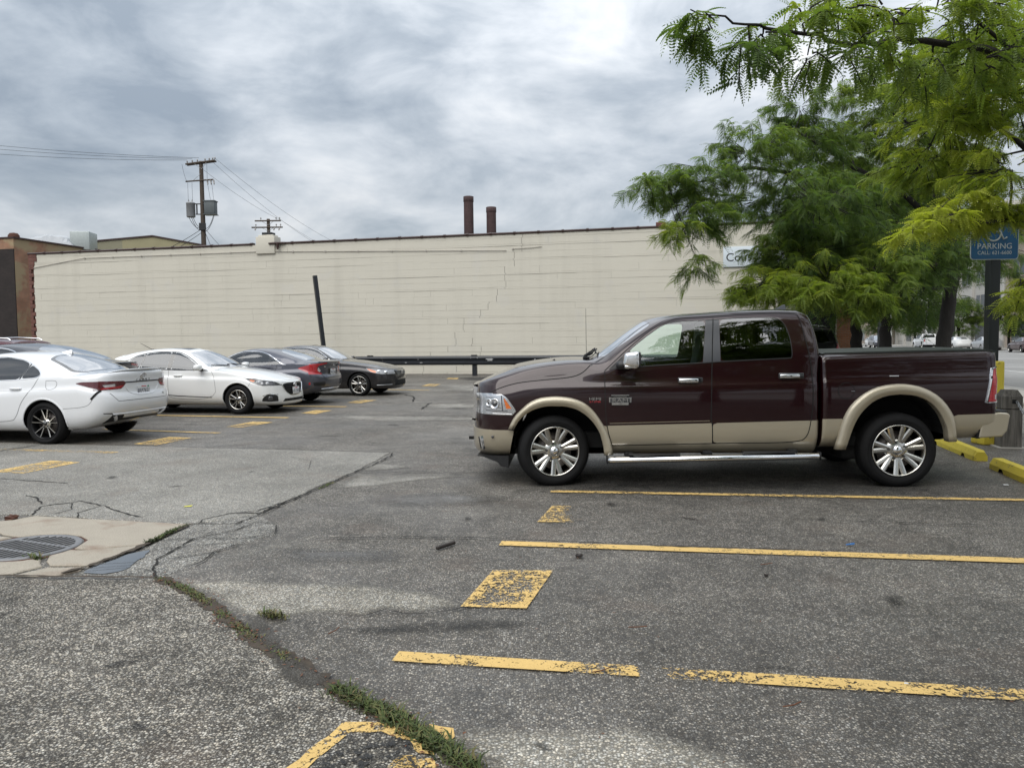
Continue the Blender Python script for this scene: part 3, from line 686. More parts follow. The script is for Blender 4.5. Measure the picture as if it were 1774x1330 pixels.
def brick_mat(name, cols, mortar, bw=0.21, bh=0.068, patch=None):
    t = NT(name); o = t.obj()
    s = t.n('ShaderNodeSeparateXYZ', {0: o})
    u = t.math('ADD', s.outputs[0], s.outputs[1])
    cv = t.n('ShaderNodeCombineXYZ', {0: u, 1: s.outputs[2]}).outputs[0]
    b = t.n('ShaderNodeTexBrick', {'Vector': cv, 'Color1': (*cols[0], 1), 'Color2': (*cols[1], 1), 'Mortar': (*mortar, 1), 'Scale': 1.0, 'Mortar Size': 0.008, 'Brick Width': bw, 'Row Height': bh, 'Bias': 0.0})
    c = t.mix(1.0, b.outputs[0], t.ramp(t.noise(o, 1.2, 5.0), [(0.3, 0.75), (0.7, 1.2)]), 'MULTIPLY')
    if patch: c = t.mix(t.ramp(t.noise(o, 0.35, 4.0, 0.6, 0.4), [(0.45, 0.0), (0.52, 0.85)]), c, patch)
    t.bsdf(Base_Color=c, Roughness=0.9, Normal=t.bump(b.outputs[1], -0.4, 0.01)); return t.m
M['brick_red'] = brick_mat('red_brick', ((0.12, 0.035, 0.025), (0.17, 0.06, 0.04)), (0.12, 0.10, 0.09))
M['brick_orange'] = brick_mat('orange_brick', ((0.36, 0.155, 0.07), (0.28, 0.11, 0.05)), (0.25, 0.19, 0.14))
M['brick_old'] = brick_mat('weathered_orange_brick', ((0.33, 0.15, 0.085), (0.26, 0.13, 0.08)), (0.30, 0.24, 0.17), patch=(0.33, 0.27, 0.16))
M['brick_dark'] = brick_mat('dark_painted_brick', ((0.022, 0.017, 0.016), (0.032, 0.024, 0.022)), (0.018, 0.014, 0.013))
M['brick_chim'] = brick_mat('chimney_brick', ((0.062, 0.030, 0.030), (0.040, 0.020, 0.021)), (0.085, 0.065, 0.06))
M['tile_brown'] = simple('glazed_coping_tile', (0.045, 0.022, 0.018), 0.35, var=0.35, vscale=5)
M['roof'] = simple('flat_roof_felt', (0.06, 0.06, 0.06), 0.9)

bld = thing('painted_block_building', 'long cream painted block wall building behind the guardrail', 'building', W0, WROT)
WL = 40.2
HS = []
while sum(HS) < 6.38: HS += [0.078, 0.288, 0.285][len(HS) % 3:len(HS) % 3 + 1]
HS[-1] -= sum(HS) - 6.385
rg = random.Random(11)
# staircase crack: joint that stands open in each course (distance along the wall by height)
crack_s = lambda z: float(np.interp(z, [0.3, 0.9, 1.3, 1.9, 2.4, 2.9, 3.4, 3.9, 4.5, 5.0, 5.6], [21.4, 21.9, 23.0, 23.4, 23.7, 24.7, 25.0, 25.5, 25.4, 25.9, 26.3]))
crack2 = lambda z: float(np.interp(z, [0.0, 0.4, 0.8, 1.2, 1.6], [22.9, 23.2, 24.6, 24.2, 24.0]))
for c, CH in enumerate(HS):
    z0 = sum(HS[:c]); mb = MB()
    proud = 0.005 if c % 3 == 0 else 0.0
    x = -0.2 - (0.2 if c % 2 else 0.0) + (0.25 if c % 2 else 0)
    wav = [rg.uniform(0, 6.28) for _ in range(3)]
    while x < WL:
        x1 = min(x + 0.4064, WL)
        if WL - x1 < 0.12: x1 = WL
        zc = z0 + CH / 2
        opn = (x <= crack_s(zc) < x1) or (z0 < 1.5 and x <= crack2(zc) < x1)
        near_stub = 12.9 < x < 14.6 and z0 > 2.0
        gap = 0.016 if opn else (0.006 if rg.random() < (0.25 if near_stub else 0.03) and not proud else 0.0)
        f = -(proud + 0.004 * math.sin(x * 0.21 + wav[0]) + rg.uniform(-0.0022, 0.0022) + 0.003 * math.sin(x * 0.9 + wav[1]))
        cb = min(CH * .3, max(0.0012, 0.003 + 0.006 * math.sin(x * 0.33 + wav[2]) * math.sin(x * .11 + wav[0]) + rg.uniform(-0.002, 0.003)))
        ct_ = max(0.0012, 0.002 + 0.003 * math.sin(x * 0.5 + wav[1]))
        a, b = x, x1 - gap
        zz = [z0, z0 + cb, z0 + CH - ct_, z0 + CH]; yy = [f + .008, f, f, f + .006]
        vs = []
        for (xx) in (a, b):
            vs += [(xx, y, z) for y, z in zip(yy, zz)]
        vs += [(b, 0.03, z0), (b, 0.03, z0 + CH)]
        mb.add(vs, [(0, 4, 5, 1), (1, 5, 6, 2), (2, 6, 7, 3), (4, 8, 9, 7, 6, 5)])
        if gap: mb.add([(b, 0.02, z0), (b + gap, 0.02, z0), (b + gap, 0.02, z0 + CH), (b, 0.02, z0 + CH)], [(0, 1, 2, 3)], 1)
        x = x1
    mb.build('block_course', [M['cream'], M['open_joint'] if c < 99 else M['joint']], bld, fix=False)
mb = MB(); mb.box((20.0, 6.03, 3.19), (40.4, 12.0, 6.37)); mb.build('wall_core', M['joint'], bld)
mb = MB(); mb.box((20.0, 6.2, 6.40), (40.0, 11.6, 0.03)); mb.build('roof', M['roof'], bld)
# toothed red brick return at the left end, brick by brick
for k in range(31):
    zk = 6.32 - k * 0.2065; wdt = (0.50 if k < 2 else 0.36 if k == 2 else (0.30 if k % 2 else 0.16)) * rg.uniform(0.9, 1.1)
    mb = MB(); mb.box((-0.46 + wdt / 2, 0.02, zk), (wdt, 0.10, 0.2025), bev=0.006)
    mb.build('brick', M['brick_red'], bld)
mb = MB(); mb.box((-0.36, 6.0, 3.2), (0.24, 11.9, 6.39)); mb.build('brick_return', M['brick_red'], bld)
# coping tiles with raised collars
ct = MB(); prof = [(-0.03, 0.0), (-0.06, 0.03), (-0.06, 0.075), (0.0, 0.105), (0.14, 0.11), (0.30, 0.10), (0.30, 0.0)]
def coping_mesh(L):
    m = MB(); col = [(y * 1.0 - 0.018, z + 0.018 if z > 0.02 else z - 0.012) for y, z in prof]
    for pr, xa, xb in ((prof, 0.0, L - 0.10), (col, L - 0.10, L)):
        n = len(pr); vs = [(xa, y, z) for y, z in pr] + [(xb, y, z) for y, z in pr]
        m.add(vs, [(i, i + 1, n + i + 1, n + i) for i in range(n - 1)] + [tuple(range(n)), tuple(range(2 * n - 1, n - 1, -1))])
    return m
cop0 = coping_mesh(1.115).build('coping_tile', M['tile_brown'], bld); cop0.location = (-0.5, 0.0, 6.385)
for k in range(1, 37):
    if k == 12: continue
    c_ = cop0.copy(); COL.objects.link(c_); c_.location = (-0.5 + 1.118 * k, 0, 6.385); c_.rotation_euler = (0, rg.uniform(-0.004, 0.004), 0)
# chimney stub
mb = MB(); mb.box((13.67, 0.22, 6.36), (1.02, 0.62, 0.84), bev=0.02); mb.box((13.67, 0.22, 6.82), (0.82, 0.5, 0.1), bev=0.03); mb.build('chimney_stub', M['cream'], bld)
mb = MB(); mb.box((13.70, 0.22, 6.93), (0.52, 0.4, 0.14), bev=0.02); mb.build('chimney_cap', M['black_plastic'], bld)
mb = MB(); mb.tube([(13.9, -0.13, 6.42), (14.4, -0.13, 6.44), (14.75, -0.08, 6.43)], 0.05, 8); mb.tube([(14.38, -0.14, 6.42), (14.38, -0.14, 6.12)], [0.075, 0.05], 8); mb.build('roof_drain', M['tile_brown'], bld)
# conduit along the wall
M['conduit'] = simple('painted_conduit', (0.40, 0.37, 0.33), 0.5, var=0.15)
mb = MB(); mb.tube([(-0.15, -0.03, 5.68), (3.05, -0.035, 6.09), (8.07, -0.035, 6.07), (13.2, -0.035, 6.06), (19.5, -0.035, 5.86), (25.9, -0.035, 5.66)], 0.016, 6)
for xx in np.arange(3.1, 25, 1.72):
    zz = float(np.interp(xx, [3.05, 13.2, 25.9], [6.09, 6.06, 5.66])); mb.box((xx, -0.03, zz), (0.07, 0.05, 0.07))
mb.tube([(26.2, -0.03, 5.72), (27.1, -0.03, 5.74), (27.55, -0.03, 5.78)], 0.014, 6); mb.box((26.2, -0.03, 5.72), (0.07, 0.05, 0.06))
mb.build('conduit', M['conduit'], bld)
# brick kerb stub on the parapet, front pier and awning of the shop end
mb = MB(); mb.box((32.85, 0.2, 6.55), (0.42, 0.42, 0.18), bev=0.02); mb.build('vent_stub', M['brick_red'], bld)
for k in range(44):
    mb = MB(); ww = 0.62 if k % 2 else 0.60
    mb.box((40.42, 0.12, 0.037 + k * 0.0745), (ww, 0.5, 0.0675), bev=0.006)
    mb.build('pier_brick', M['brick_orange'], bld)
mb = MB(); mb.box((40.42, 0.13, 1.65), (0.585, 0.47, 3.28)); mb.build('pier_core', simple('mortar', (0.30, 0.25, 0.2), 0.9), bld)
mb = MB(); mb.box((40.35, 0.13, 4.85), (0.78, 0.52, 3.1)); mb.build('upper_pier', M['brick_orange'], bld)
mb = MB(); mb.box((39.55, 0.06, 4.7), (1.6, 0.3, 3.3)); mb.build('shop_front', M['brick_orange'], bld)
mb = MB(); mb.box((39.4, 0.02, 1.5), (1.3, 0.1, 3.0)); mb.build('recess_shade', M['matt_black'], bld)  # matt black box stands in for the shade of an open recess
# flat sign panel on the wall
sgn = thing('wall_sign', 'pale blue white sign panel with black lettering on the cream wall, half hidden by leaves', 'sign', W0, WROT)
mb = MB(); mb.box((36.95, -0.05, 5.02), (2.9, 0.06, 0.86), bev=0.008); mb.build('panel', simple('sign_white', (0.60, 0.66, 0.70), 0.4), sgn)
text_mesh('lettering', 'Cous', 0.50, M['matt_black'], sgn, frame_mat((35.60, -0.084, 4.98), (1, 0, 0), (0, 0, 1)), align='LEFT')

# --- brick building at the far left
def rect_block(name, mat, parent, x0, x1, y0, y1, z0, z1):
    m = MB(); m.box(((x0 + x1) / 2, (y0 + y1) / 2, (z0 + z1) / 2), (x1 - x0, y1 - y0, z1 - z0)); return m.build(name, mat, parent)
bb = thing('brick_building', 'old brick building at the left edge with dark painted front and orange side', 'building', (-31.8, 50.0, 0), R(-13.2))
rect_block('wall', M['brick_old'], bb, -8.0, 0.0, 0.0, 17.0, 0, 8.40)
rect_block('painted_front', M['brick_dark'], bb, -8.0, 0.0 - 0.02, -0.06, 0.0, 0, 7.72)
rect_block('front_band', M['brick_old'], bb, -8.0, 0.0, -0.05, 0.0, 7.74, 8.38)
rect_block('parapet_coping', M['tile_brown'], bb, -8.08, 0.08, -0.1, 17.06, 8.40, 8.50)
M['wire'] = simple('black_wire', (0.012, 0.012, 0.013), 0.6)
# rooftop plant under a pale tarpaulin
hv = thing('rooftop_unit', 'crumpled white tarpaulin over rooftop plant above the brick building', 'rooftop unit', (-32.9, 56.0, 8.3), R(8))
M['tarp'] = simple('white_tarpaulin', (0.40, 0.42, 0.44), 0.5, var=0.12, vscale=2)
bm = bmesh.new(); bmesh.ops.create_grid(bm, x_segments=26, y_segments=14, size=1.0)
rg2 = random.Random(3)
for v in bm.verts:
    x, y = v.co.x, v.co.y; e = max(abs(x), abs(y))
    h = 1.0 * (1 - max(0, (e - 0.62) / 0.38) ** 1.4) * (0.86 + 0.14 * math.sin(3.2 * x + 1.0) + 0.10 * math.sin(7 * y + 2 * x))
    v.co = Vector((x * 2.0, y * 1.2, max(h, 0) + rg2.uniform(-0.05, 0.05)))
me = bpy.data.meshes.new('tarpaulin'); bm.to_mesh(me); bm.free(); me.materials.append(M['tarp'])
link(bpy.data.objects.new('tarpaulin', me), hv)
mb = MB(); mb.box((2.15, 0.0, 0.66), (1.3, 1.5, 1.3), bev=0.03); mb.build('metal_housing', simple('pale_metal_housing', (0.40, 0.44, 0.43), 0.45, 0.3, var=0.2), hv)
mb = MB(); mb.lathe([(0.001, 1.05), (0.25, 1.0), (0.36, 0.85), (0.36, 0.0)], 18, 'Z', (-1.75, -1.7, 0)); mb.build('roof_vent', M['rust'], hv)
# --- olive rendered building behind
ol = thing('olive_building', 'olive grey rendered building with sloping parapet beyond the brick building', 'building', (-28.4, 62.0, 0), R(-6))
M['olive'] = simple('olive_render', (0.235, 0.225, 0.155), 0.85, var=0.2, vscale=0.7)
M['olive2'] = simple('yellow_olive_render', (0.30, 0.275, 0.165), 0.85, var=0.15, vscale=0.7)
mb = MB(); mb.prism([(-7.6, 0), (-2.6, 0), (-2.6, 9.86), (-7.6, 9.62)], 0.0, 0.3, 'Y'); mb.build('wall', M['olive'], ol)
mb = MB(); mb.prism([(-2.597, 0), (6.0, 0), (6.0, 8.9), (0.0, 10.05), (-2.597, 9.86)], 0.0, 0.3, 'Y'); mb.build('wall', M['olive2'], ol)
mb = MB(); mb.box((-0.8, 8.3, 4.4), (13.4, 16.0, 8.8)); mb.build('block', M['olive'], ol)
mb = MB(); mb.prism([(-7.6, 9.63), (0.0, 10.06), (6.0, 8.91), (6.0, 9.0), (0.0, 10.18), (-7.6, 9.74)], -0.08, 0.38, 'Y'); mb.build('coping', M['tile_brown'], ol)
# --- two round brick stacks
for (x, top, lab) in ((-3.72, 14.42, 'taller round dark brick chimney stack above the cream wall'), (-1.70, 13.46, 'shorter round dark brick chimney stack right of the taller one')):
    ch = thing('brick_chimney', lab, 'chimney', (x, 70.0, 0), 0, 'round brick stacks')
    mb = MB(); mb.lathe([(0.47, 0.0), (0.43, top - 0.5)], 28, 'Z'); mb.build('shaft', M['brick_chim'], ch)
    mb = MB(); mb.lathe([(0.43, top - 0.5), (0.46, top - 0.46), (0.46, top - 0.02), (0.42, top), (0.30, top), (0.28, top - 0.6)], 28, 'Z'); mb.build('crown', M['brick_chim'], ch)
mb = MB(); mb.box((-6, 78, 4.5), (30, 12, 9)); o = mb.build('boiler_house', M['brick_dark']); tag(o, 'low dark brick boiler house under the round chimneys', 'building')

# --- utility poles and wires
M['pole_wood'] = simple('weathered_pole_wood', (0.075, 0.058, 0.045), 0.9, var=0.4, vscale=6, bump=0.5, bscale=30)
M['ceramic'] = simple('grey_ceramic', (0.32, 0.31, 0.30), 0.3)
M['xf_grey'] = simple('transformer_grey', (0.30, 0.31, 0.32), 0.5, 0.2, var=0.15)
M['xf_dark'] = simple('transformer_dark', (0.10, 0.115, 0.12), 0.5, 0.3, var=0.2)
k_ = 62.0 / 46.0
def pp(x, z):        # position on the pole plane at 62 m
    return (x * k_, 62.0, 1.53 + (z - 1.53) * k_)
pole = thing('utility_pole', 'tall wooden utility pole carrying two transformers above the cream wall', 'utility pole', (-18.08 * k_, 62.0, 0))
ox = -18.08 * k_
def lp(x, z, y=0.0):
    q = pp(x, z); return (q[0] - ox, y, q[2])
mb = MB(); mb.tube([(0.0, 0, 0), (0, 0, 8), lp(-18.09, 12.2)], [0.22, 0.20, 0.15], 12); mb.build('pole', M['pole_wood'], pole)
mb = MB()
for dy in (-0.16, 0.16): mb.tube([lp(-18.95, 12.02, dy), lp(-17.24, 12.22, dy)], 0.075, 6)
mb.build('crossarm', M['pole_wood'], pole)
mb = MB(); mb.tube([lp(-18.98, 11.02, -0.15), lp(-17.36, 11.12, -0.15)], 0.06, 6); mb.build('crossarm', M['pole_wood'], pole)
mb = MB()
for a, b in (((-18.45, 12.07), (-18.09, 11.75)), ((-17.7, 12.14), (-18.04, 11.72)), ((-18.55, 11.06), (-18.09, 11.45))): mb.tube([lp(*a, -0.17), lp(*b, -0.17)], 0.02, 5)
mb.build('brace', M['steel'], pole)
for xx in (-18.9, -18.6, -18.3, -17.85, -17.6, -17.4, -17.27):
    mb = MB(); q = lp(xx, 12.1 + (xx + 18.1) * 0.117); mb.lathe([(0.02, 0.05), (0.02, 0.16), (0.055, 0.18), (0.05, 0.24), (0.06, 0.26), (0.045, 0.32), (0.001, 0.34)], 10, 'Z', q); mb.build('insulator', M['ceramic'], pole)
for xx in (-17.75, -17.55, -17.38):
    mb = MB(); q = lp(xx, 11.1); mb.tube([q, (q[0] + 0.1, -0.2, q[2] - 0.35)], [0.07, 0.05], 8); mb.tube([(q[0] + .02, -.2, q[2]), (q[0] + 0.16, -0.25, q[2] - 0.28)], 0.02, 6); mb.build('fuse_cutout', M['ceramic'], pole)
q = lp(-18.75, 8.95); mb = MB(); h = 0.84 * k_
mb.lathe([(0.001, -0.03), (0.30, 0.0), (0.335, 0.06), (0.335, h - 0.08), (0.36, h - 0.06), (0.36, h - 0.02), (0.30, h + 0.04), (0.001, h + 0.08)], 24, 'Z', (q[0], -0.1, q[2])); mb.build('transformer', M['xf_grey'], pole)
mb = MB()
for dx in (-0.15, 0.12): mb.lathe([(0.05, h), (0.06, h + 0.1), (0.03, h + 0.14), (0.05, h + 0.2), (0.02, h + 0.26)], 10, 'Z', (q[0] + dx, -0.1, q[2]))
mb.build('bushing', M['ceramic'], pole)
q = lp(-17.58, 9.48); mb = MB(); mb.box((q[0], -0.1, q[2]), (0.82, 0.66, 0.98), bev=0.03); mb.box((q[0], -0.1, q[2] + 0.52), (0.92, 0.76, 0.07)); mb.box((q[0], -0.1, q[2] - 0.53), (0.98, 0.72, 0.05)); mb.build('transformer', M['xf_dark'], pole)
mb = MB(); mb.box((-0.25, -0.1, lp(-18, 9.72)[2]), (0.9, 0.1, 0.07)); mb.box((-0.42, -0.1, lp(-18, 9.42)[2]), (0.08, 0.1, 0.85)); mb.box((0.05, -0.1, lp(-18, 9.12)[2]), (1.1, 0.1, 0.07)); mb.build('bracket', M['black_plastic'], pole)
mb = MB()
def sag(a, b, s, n=10):
    a, b = Vector(a), Vector(b)
    return [a.lerp(b, k / n) - Vector((0, 0, s * 4 * (k / n) * (1 - k / n))) for k in range(n + 1)]
for a, b, s in (((-18.85, 10.95), (-18.85, 9.85), 0.05), ((-18.6, 10.95), (-18.6, 9.9), 0.03), ((-17.7, 11.0), (-17.55, 9.95), 0.06), ((-17.45, 11.0), (-17.35, 9.9), 0.08), ((-17.7, 12.05), (-17.7, 11.15), 0.05), ((-19.15, 12.0), (-18.9, 11.05), 0.2)):
    mb.tube(sag(lp(*a, -0.2), lp(*b, -0.2), s), 0.011, 4, cap=False)
for a, b in (((-18.85, 8.95), (-18.1, 8.35)), ((-18.7, 8.95), (-18.1, 8.2)), ((-18.6, 8.95), (-18.1, 8.45)), ((-17.4, 9.05), (-17.95, 8.3)), ((-17.35, 9.05), (-18.0, 8.1))):
    mb.tube(sag(lp(*a, -0.2), lp(*b, -0.2), 0.35), 0.02, 4, cap=False)
mb.box((0.02, -0.2, lp(-18, 8.4)[2]), (0.5, 0.15, 0.55)); mb.build('drop_wire', M['wire'], pole)
pole2 = thing('utility_pole', 'short looking pole top with two crossarms above the chimney stub', 'utility pole', (-14.24 * 92 / 46., 92.0, 0))
k2 = 92 / 46.; ox2 = -14.24 * k2
def lp2(x, z, y=0.0): return (x * k2 - ox2, y, 1.53 + (z - 1.53) * k2)
mb = MB(); mb.tube([(0, 0, 0), lp2(-14.24, 8.82)], [0.24, 0.19], 10); mb.build('pole', M['pole_wood'], pole2)
for xa, xb, z in ((-15.0, -13.48, 8.70), (-15.2, -13.38, 8.32)):
    mb = MB(); mb.tube([lp2(xa, z, -0.2), lp2(xb, z, -0.2)], 0.09, 6); mb.build('crossarm', M['pole_wood'], pole2)
mb = MB()
for a, b in (((-14.6, 8.68), (-14.25, 8.45)), ((-13.9, 8.68), (-14.2, 8.45)), ((-14.6, 8.3), (-14.25, 8.1)), ((-13.9, 8.3), (-14.2, 8.1))): mb.tube([lp2(*a, -.22), lp2(*b, -.22)], 0.025, 4)
mb.build('brace', M['steel'], pole2)
for xx, z in ((-14.65, 8.72), (-13.75, 8.72), (-13.55, 8.72), (-14.95, 8.34), (-13.75, 8.34), (-13.5, 8.34)):
    mb = MB(); q = lp2(xx, z, -.2); mb.lathe([(0.03, 0.05), (0.03, 0.18), (0.09, 0.2), (0.06, 0.36), (0.001, 0.38)], 8, 'Z', q); mb.build('insulator', M['ceramic'], pole2)
for xx in (-14.95, -13.85, -13.55):
    mb = MB(); q = lp2(xx, 8.3, -.2); mb.tube([q, (q[0] - .1, -.3, q[2] - .3)], 0.08, 6); mb.build('fuse_cutout', M['ceramic'], pole2)
def wire(name, a, b, s, lab, r=0.013):
    mb = MB(); mb.tube(sag(a, b, s, 16), r, 4, cap=False); return tag(mb.build(name, M['wire'], None, fix=False), lab, 'wire', 'overhead wires')
gl = lambda p: (p[0] + ox, 62.0 + p[1], p[2])
wire('overhead_wire', gl(lp(-18.2, 12.40)), (-64.0, 58.0, 20.4), 0.9, 'upper of the overhead wires running left from the transformer pole')
wire('overhead_wire', gl(lp(-18.6, 12.36)), (-64.0, 58.0, 19.95), 0.95, 'second overhead wire running left from the transformer pole')
wire('overhead_wire', gl(lp(-18.9, 12.28)), (-64.0, 58.0, 19.3), 1.0, 'lowest overhead wire running left from the transformer pole')
wire('overhead_wire', gl(lp(-17.25, 12.36)), (-20.5, 92, 13.2), 0.5, 'highest overhead wire sloping down right from the transformer pole')
wire('overhead_wire', gl(lp(-17.45, 12.2)), (-22.0, 92, 12.6), 0.5, 'middle overhead wire sloping down right from the transformer pole')
wire('overhead_wire', gl(lp(-17.95, 11.7)), (-26.9, 91.8, 15.9), 0.3, 'overhead wire from the transformer pole to the short pole top')
wire('overhead_wire', (-26.9, 91.8, 15.9), (-20.0, 120, 11.5), 0.3, 'overhead wire leaving the short pole top to the right')
for i, (a, b) in enumerate((((-18.15, 8.3), (-27.2, 56, 7.4)), ((-18.15, 8.1), (-27.0, 55, 6.7)), ((-17.9, 8.2), (-17.0, 52, 5.9)), ((-17.95, 8.0), (-19.5, 54, 5.9)))):
    wire('overhead_wire', gl(lp(*a)), b, 0.25, ('upper service wire dropping left from the transformer pole', 'lower service wire dropping left from the transformer pole', 'outer service wire dropping right from the transformer pole', 'inner service wire dropping right from the transformer pole')[i], 0.02)

# --- guardrail in front of the wall
GP = Vector((-1.65, 34.01, 0))
gr = thing('guardrail', 'black steel guardrail on posts along the foot of the cream wall', 'guardrail', GP, WROT)
M['rail_black'] = simple('chipped_black_paint', (0.010, 0.012, 0.016), 0.38, var=0.4, vscale=4)
def rail_profile():
    return [(0.02, 0.87), (-0.02, 0.885), (-0.05, 0.86), (-0.09, 0.80), (-0.09, 0.75), (-0.03, 0.70), (-0.03, 0.66), (-0.09, 0.61), (-0.09, 0.55), (-0.05, 0.50), (-0.02, 0.48), (0.02, 0.49)]
for (xa, xb) in ((-10.6, -4.3), (-4.296, 0.1), (0.104, 6.3), (6.304, 12.5), (12.504, 18.0)):
    mb = MB(); pr = rail_profile(); n = len(pr); off = -0.004 if xa in (-4.296, 6.304) else 0.0
    vs = [(xa, y + off, z) for y, z in pr] + [(xb, y + off, z) for y, z in pr]
    mb.add(vs, [(i, i + 1, n + i + 1, n + i) for i in range(n - 1)], 0, False); mb.build('rail_beam', M['rail_black'], gr)
for x in (-10.2, -4.9, 0.0, 5.2, 10.5, 15.8):
    mb = MB(); mb.box((x, 0.08, 0.42), (0.20, 0.14, 0.85)); mb.box((x, 0.0, 0.90), (0.26, 0.10, 0.05)); mb.build('post', M['rail_black'], gr)
M['chip'] = simple('bare_chip', (0.45, 0.45, 0.45), 0.5)
for x, z, w_, h_ in ((-3.2, 0.58, 0.1, 0.03), (-2.6, 0.72, 0.05, 0.03), (-2.5, 0.575, 0.14, 0.03), (0.15, 0.77, 0.04, 0.03), (0.55, 0.72, 0.35, 0.05), (0.62, 0.66, 0.25, 0.05), (-0.15, 0.77, 0.03, 0.03), (2.7, 0.7, 0.08, 0.04), (3.4, 0.76, 0.05, 0.03)):
    mb = MB(); mb.add([(x, -0.0955, z), (x + w_, -0.0955, z + 0.01), (x + w_ * 0.8, -0.0955, z + h_), (x + 0.01, -0.0955, z + h_ * 0.8)], [(0, 1, 2, 3)]); mb.build('paint_chip', M['chip'], gr)
# --- leaning black steel post
lpz = thing('leaning_post', 'black square steel post leaning to the left in front of the cream wall', 'post', GP + Vector((math.cos(WROT) * -7.05, math.sin(WROT) * -7.05, 0)), WROT)
mb = MB(); mb.tube([(0, 0, 0), (-0.50, 0.0, 4.6)], 0.122, 4, smooth=False); mb.build('shaft', M['rail_black'], lpz)
mb = MB(); mb.box((0.005, 0, 0.02), (0.42, 0.42, 0.04)); mb.build('base_plate', M['rail_black'], lpz)

# --- far side of the avenue: buildings
M['tan_stone'] = simple('tan_limestone', (0.36, 0.30, 0.245), 0.8, var=0.12, vscale=0.6)
M['white_stone'] = simple('pale_facade', (0.52, 0.50, 0.46), 0.7, var=0.08, vscale=0.5)
M['far_glass'] = simple('far_window_glass', (0.03, 0.04, 0.05), 0.1)
def facade(lab, t0, t1, h, mat, bays, storeys, ground_h=4.2, door=None, c=35.0):
    o = st(c, t0); L = t1 - t0
    b = thing('street_building', lab, 'building', o, R(90 - 13.2), 'buildings across the avenue')
    # local x along the street, local y towards the avenue is +y after rotation -> facade plane y=0, depth to -y
    mb = MB(); mb.box((L / 2, -9.0, h / 2), (L, 17.4, h)); mb.build('wall', mat, b)
    bw = L / bays
    for i in range(bays + 1):
        mb = MB(); mb.box((min(max(i * bw, 0.4), L - 0.4), -0.15, h / 2), (0.8, 0.34, h)); mb.build('pilaster', mat, b)
    for s in range(storeys):
        z0 = ground_h + s * 3.6
        for i in range(bays):
            x = (i + 0.5) * bw
            mb = MB(); mb.box((x, -0.27, z0 + 1.4), (bw * 0.55, 0.1, 2.1)); w = mb.build('window', M['far_glass'], b)
            mb = MB(); mb.box((x, -0.2, z0 + 0.3), (bw * 0.6, 0.2, 0.12)); mb.box((x, -0.215, z0 + 1.4), (0.1, 0.06, 2.1)); mb.build('sill', mat, b)
    for i in range(bays):
        x = (i + 0.5) * bw
        if door and i in door:
            mb = MB(); mb.box((x, -0.26, 1.9), (bw * 0.7, 0.12, 3.8)); mb.build('entrance', M['far_glass'], b)
            mb = MB(); mb.box((x, -0.2, 3.9), (bw * 0.8, 0.5, 0.25)); mb.build('canopy', M['black_plastic'], b)
        else:
            mb = MB(); mb.box((x, -0.27, 1.9), (bw * 0.6, 0.1, 2.2)); mb.build('panel', M['far_glass'] if i % 2 else mat, b)
    mb = MB(); mb.box((L / 2, -0.1, h - 0.3), (L + 0.3, 0.6, 0.6)); mb.box((L / 2, -0.17, ground_h - 0.2), (L, 0.3, 0.35)); mb.build('cornice', mat, b)
    return b
facade('tan stone street building with dark entrance at the right edge', 62, 100, 14, M['tan_stone'], 6, 2, door=(2, 3))
facade('pale street building with tall windows beyond the tan one', 100.5, 150, 17, M['white_stone'], 9, 3)
facade('distant tan building down the avenue', 151, 230, 12, M['tan_stone'], 10, 2)
facade('pale street building beyond the right edge of the view', 10, 61.5, 15, M['white_stone'], 8, 2, door=(3,))
# ================================================================== VEHICLES
# car frame: x from front axle towards the rear, y across, z up
def ring_expand(rings, subs):
    """rings (S,K,3) -> smooth interpolation along K"""
    S, K, _ = rings.shape; out = []
    for s in range(S):
        P = rings[s]; d = np.maximum(np.linalg.norm(np.diff(P, axis=0), axis=1), 1e-4); t = np.concatenate([[0], np.cumsum(d)])
        q = np.concatenate([np.linspace(t[k], t[k + 1], subs[k], endpoint=False) for k in range(K - 1)] + [[t[-1]]])
        out.append(np.stack([pchip(t, P[:, j], q) for j in range(3)], 1))
    return np.array(out)

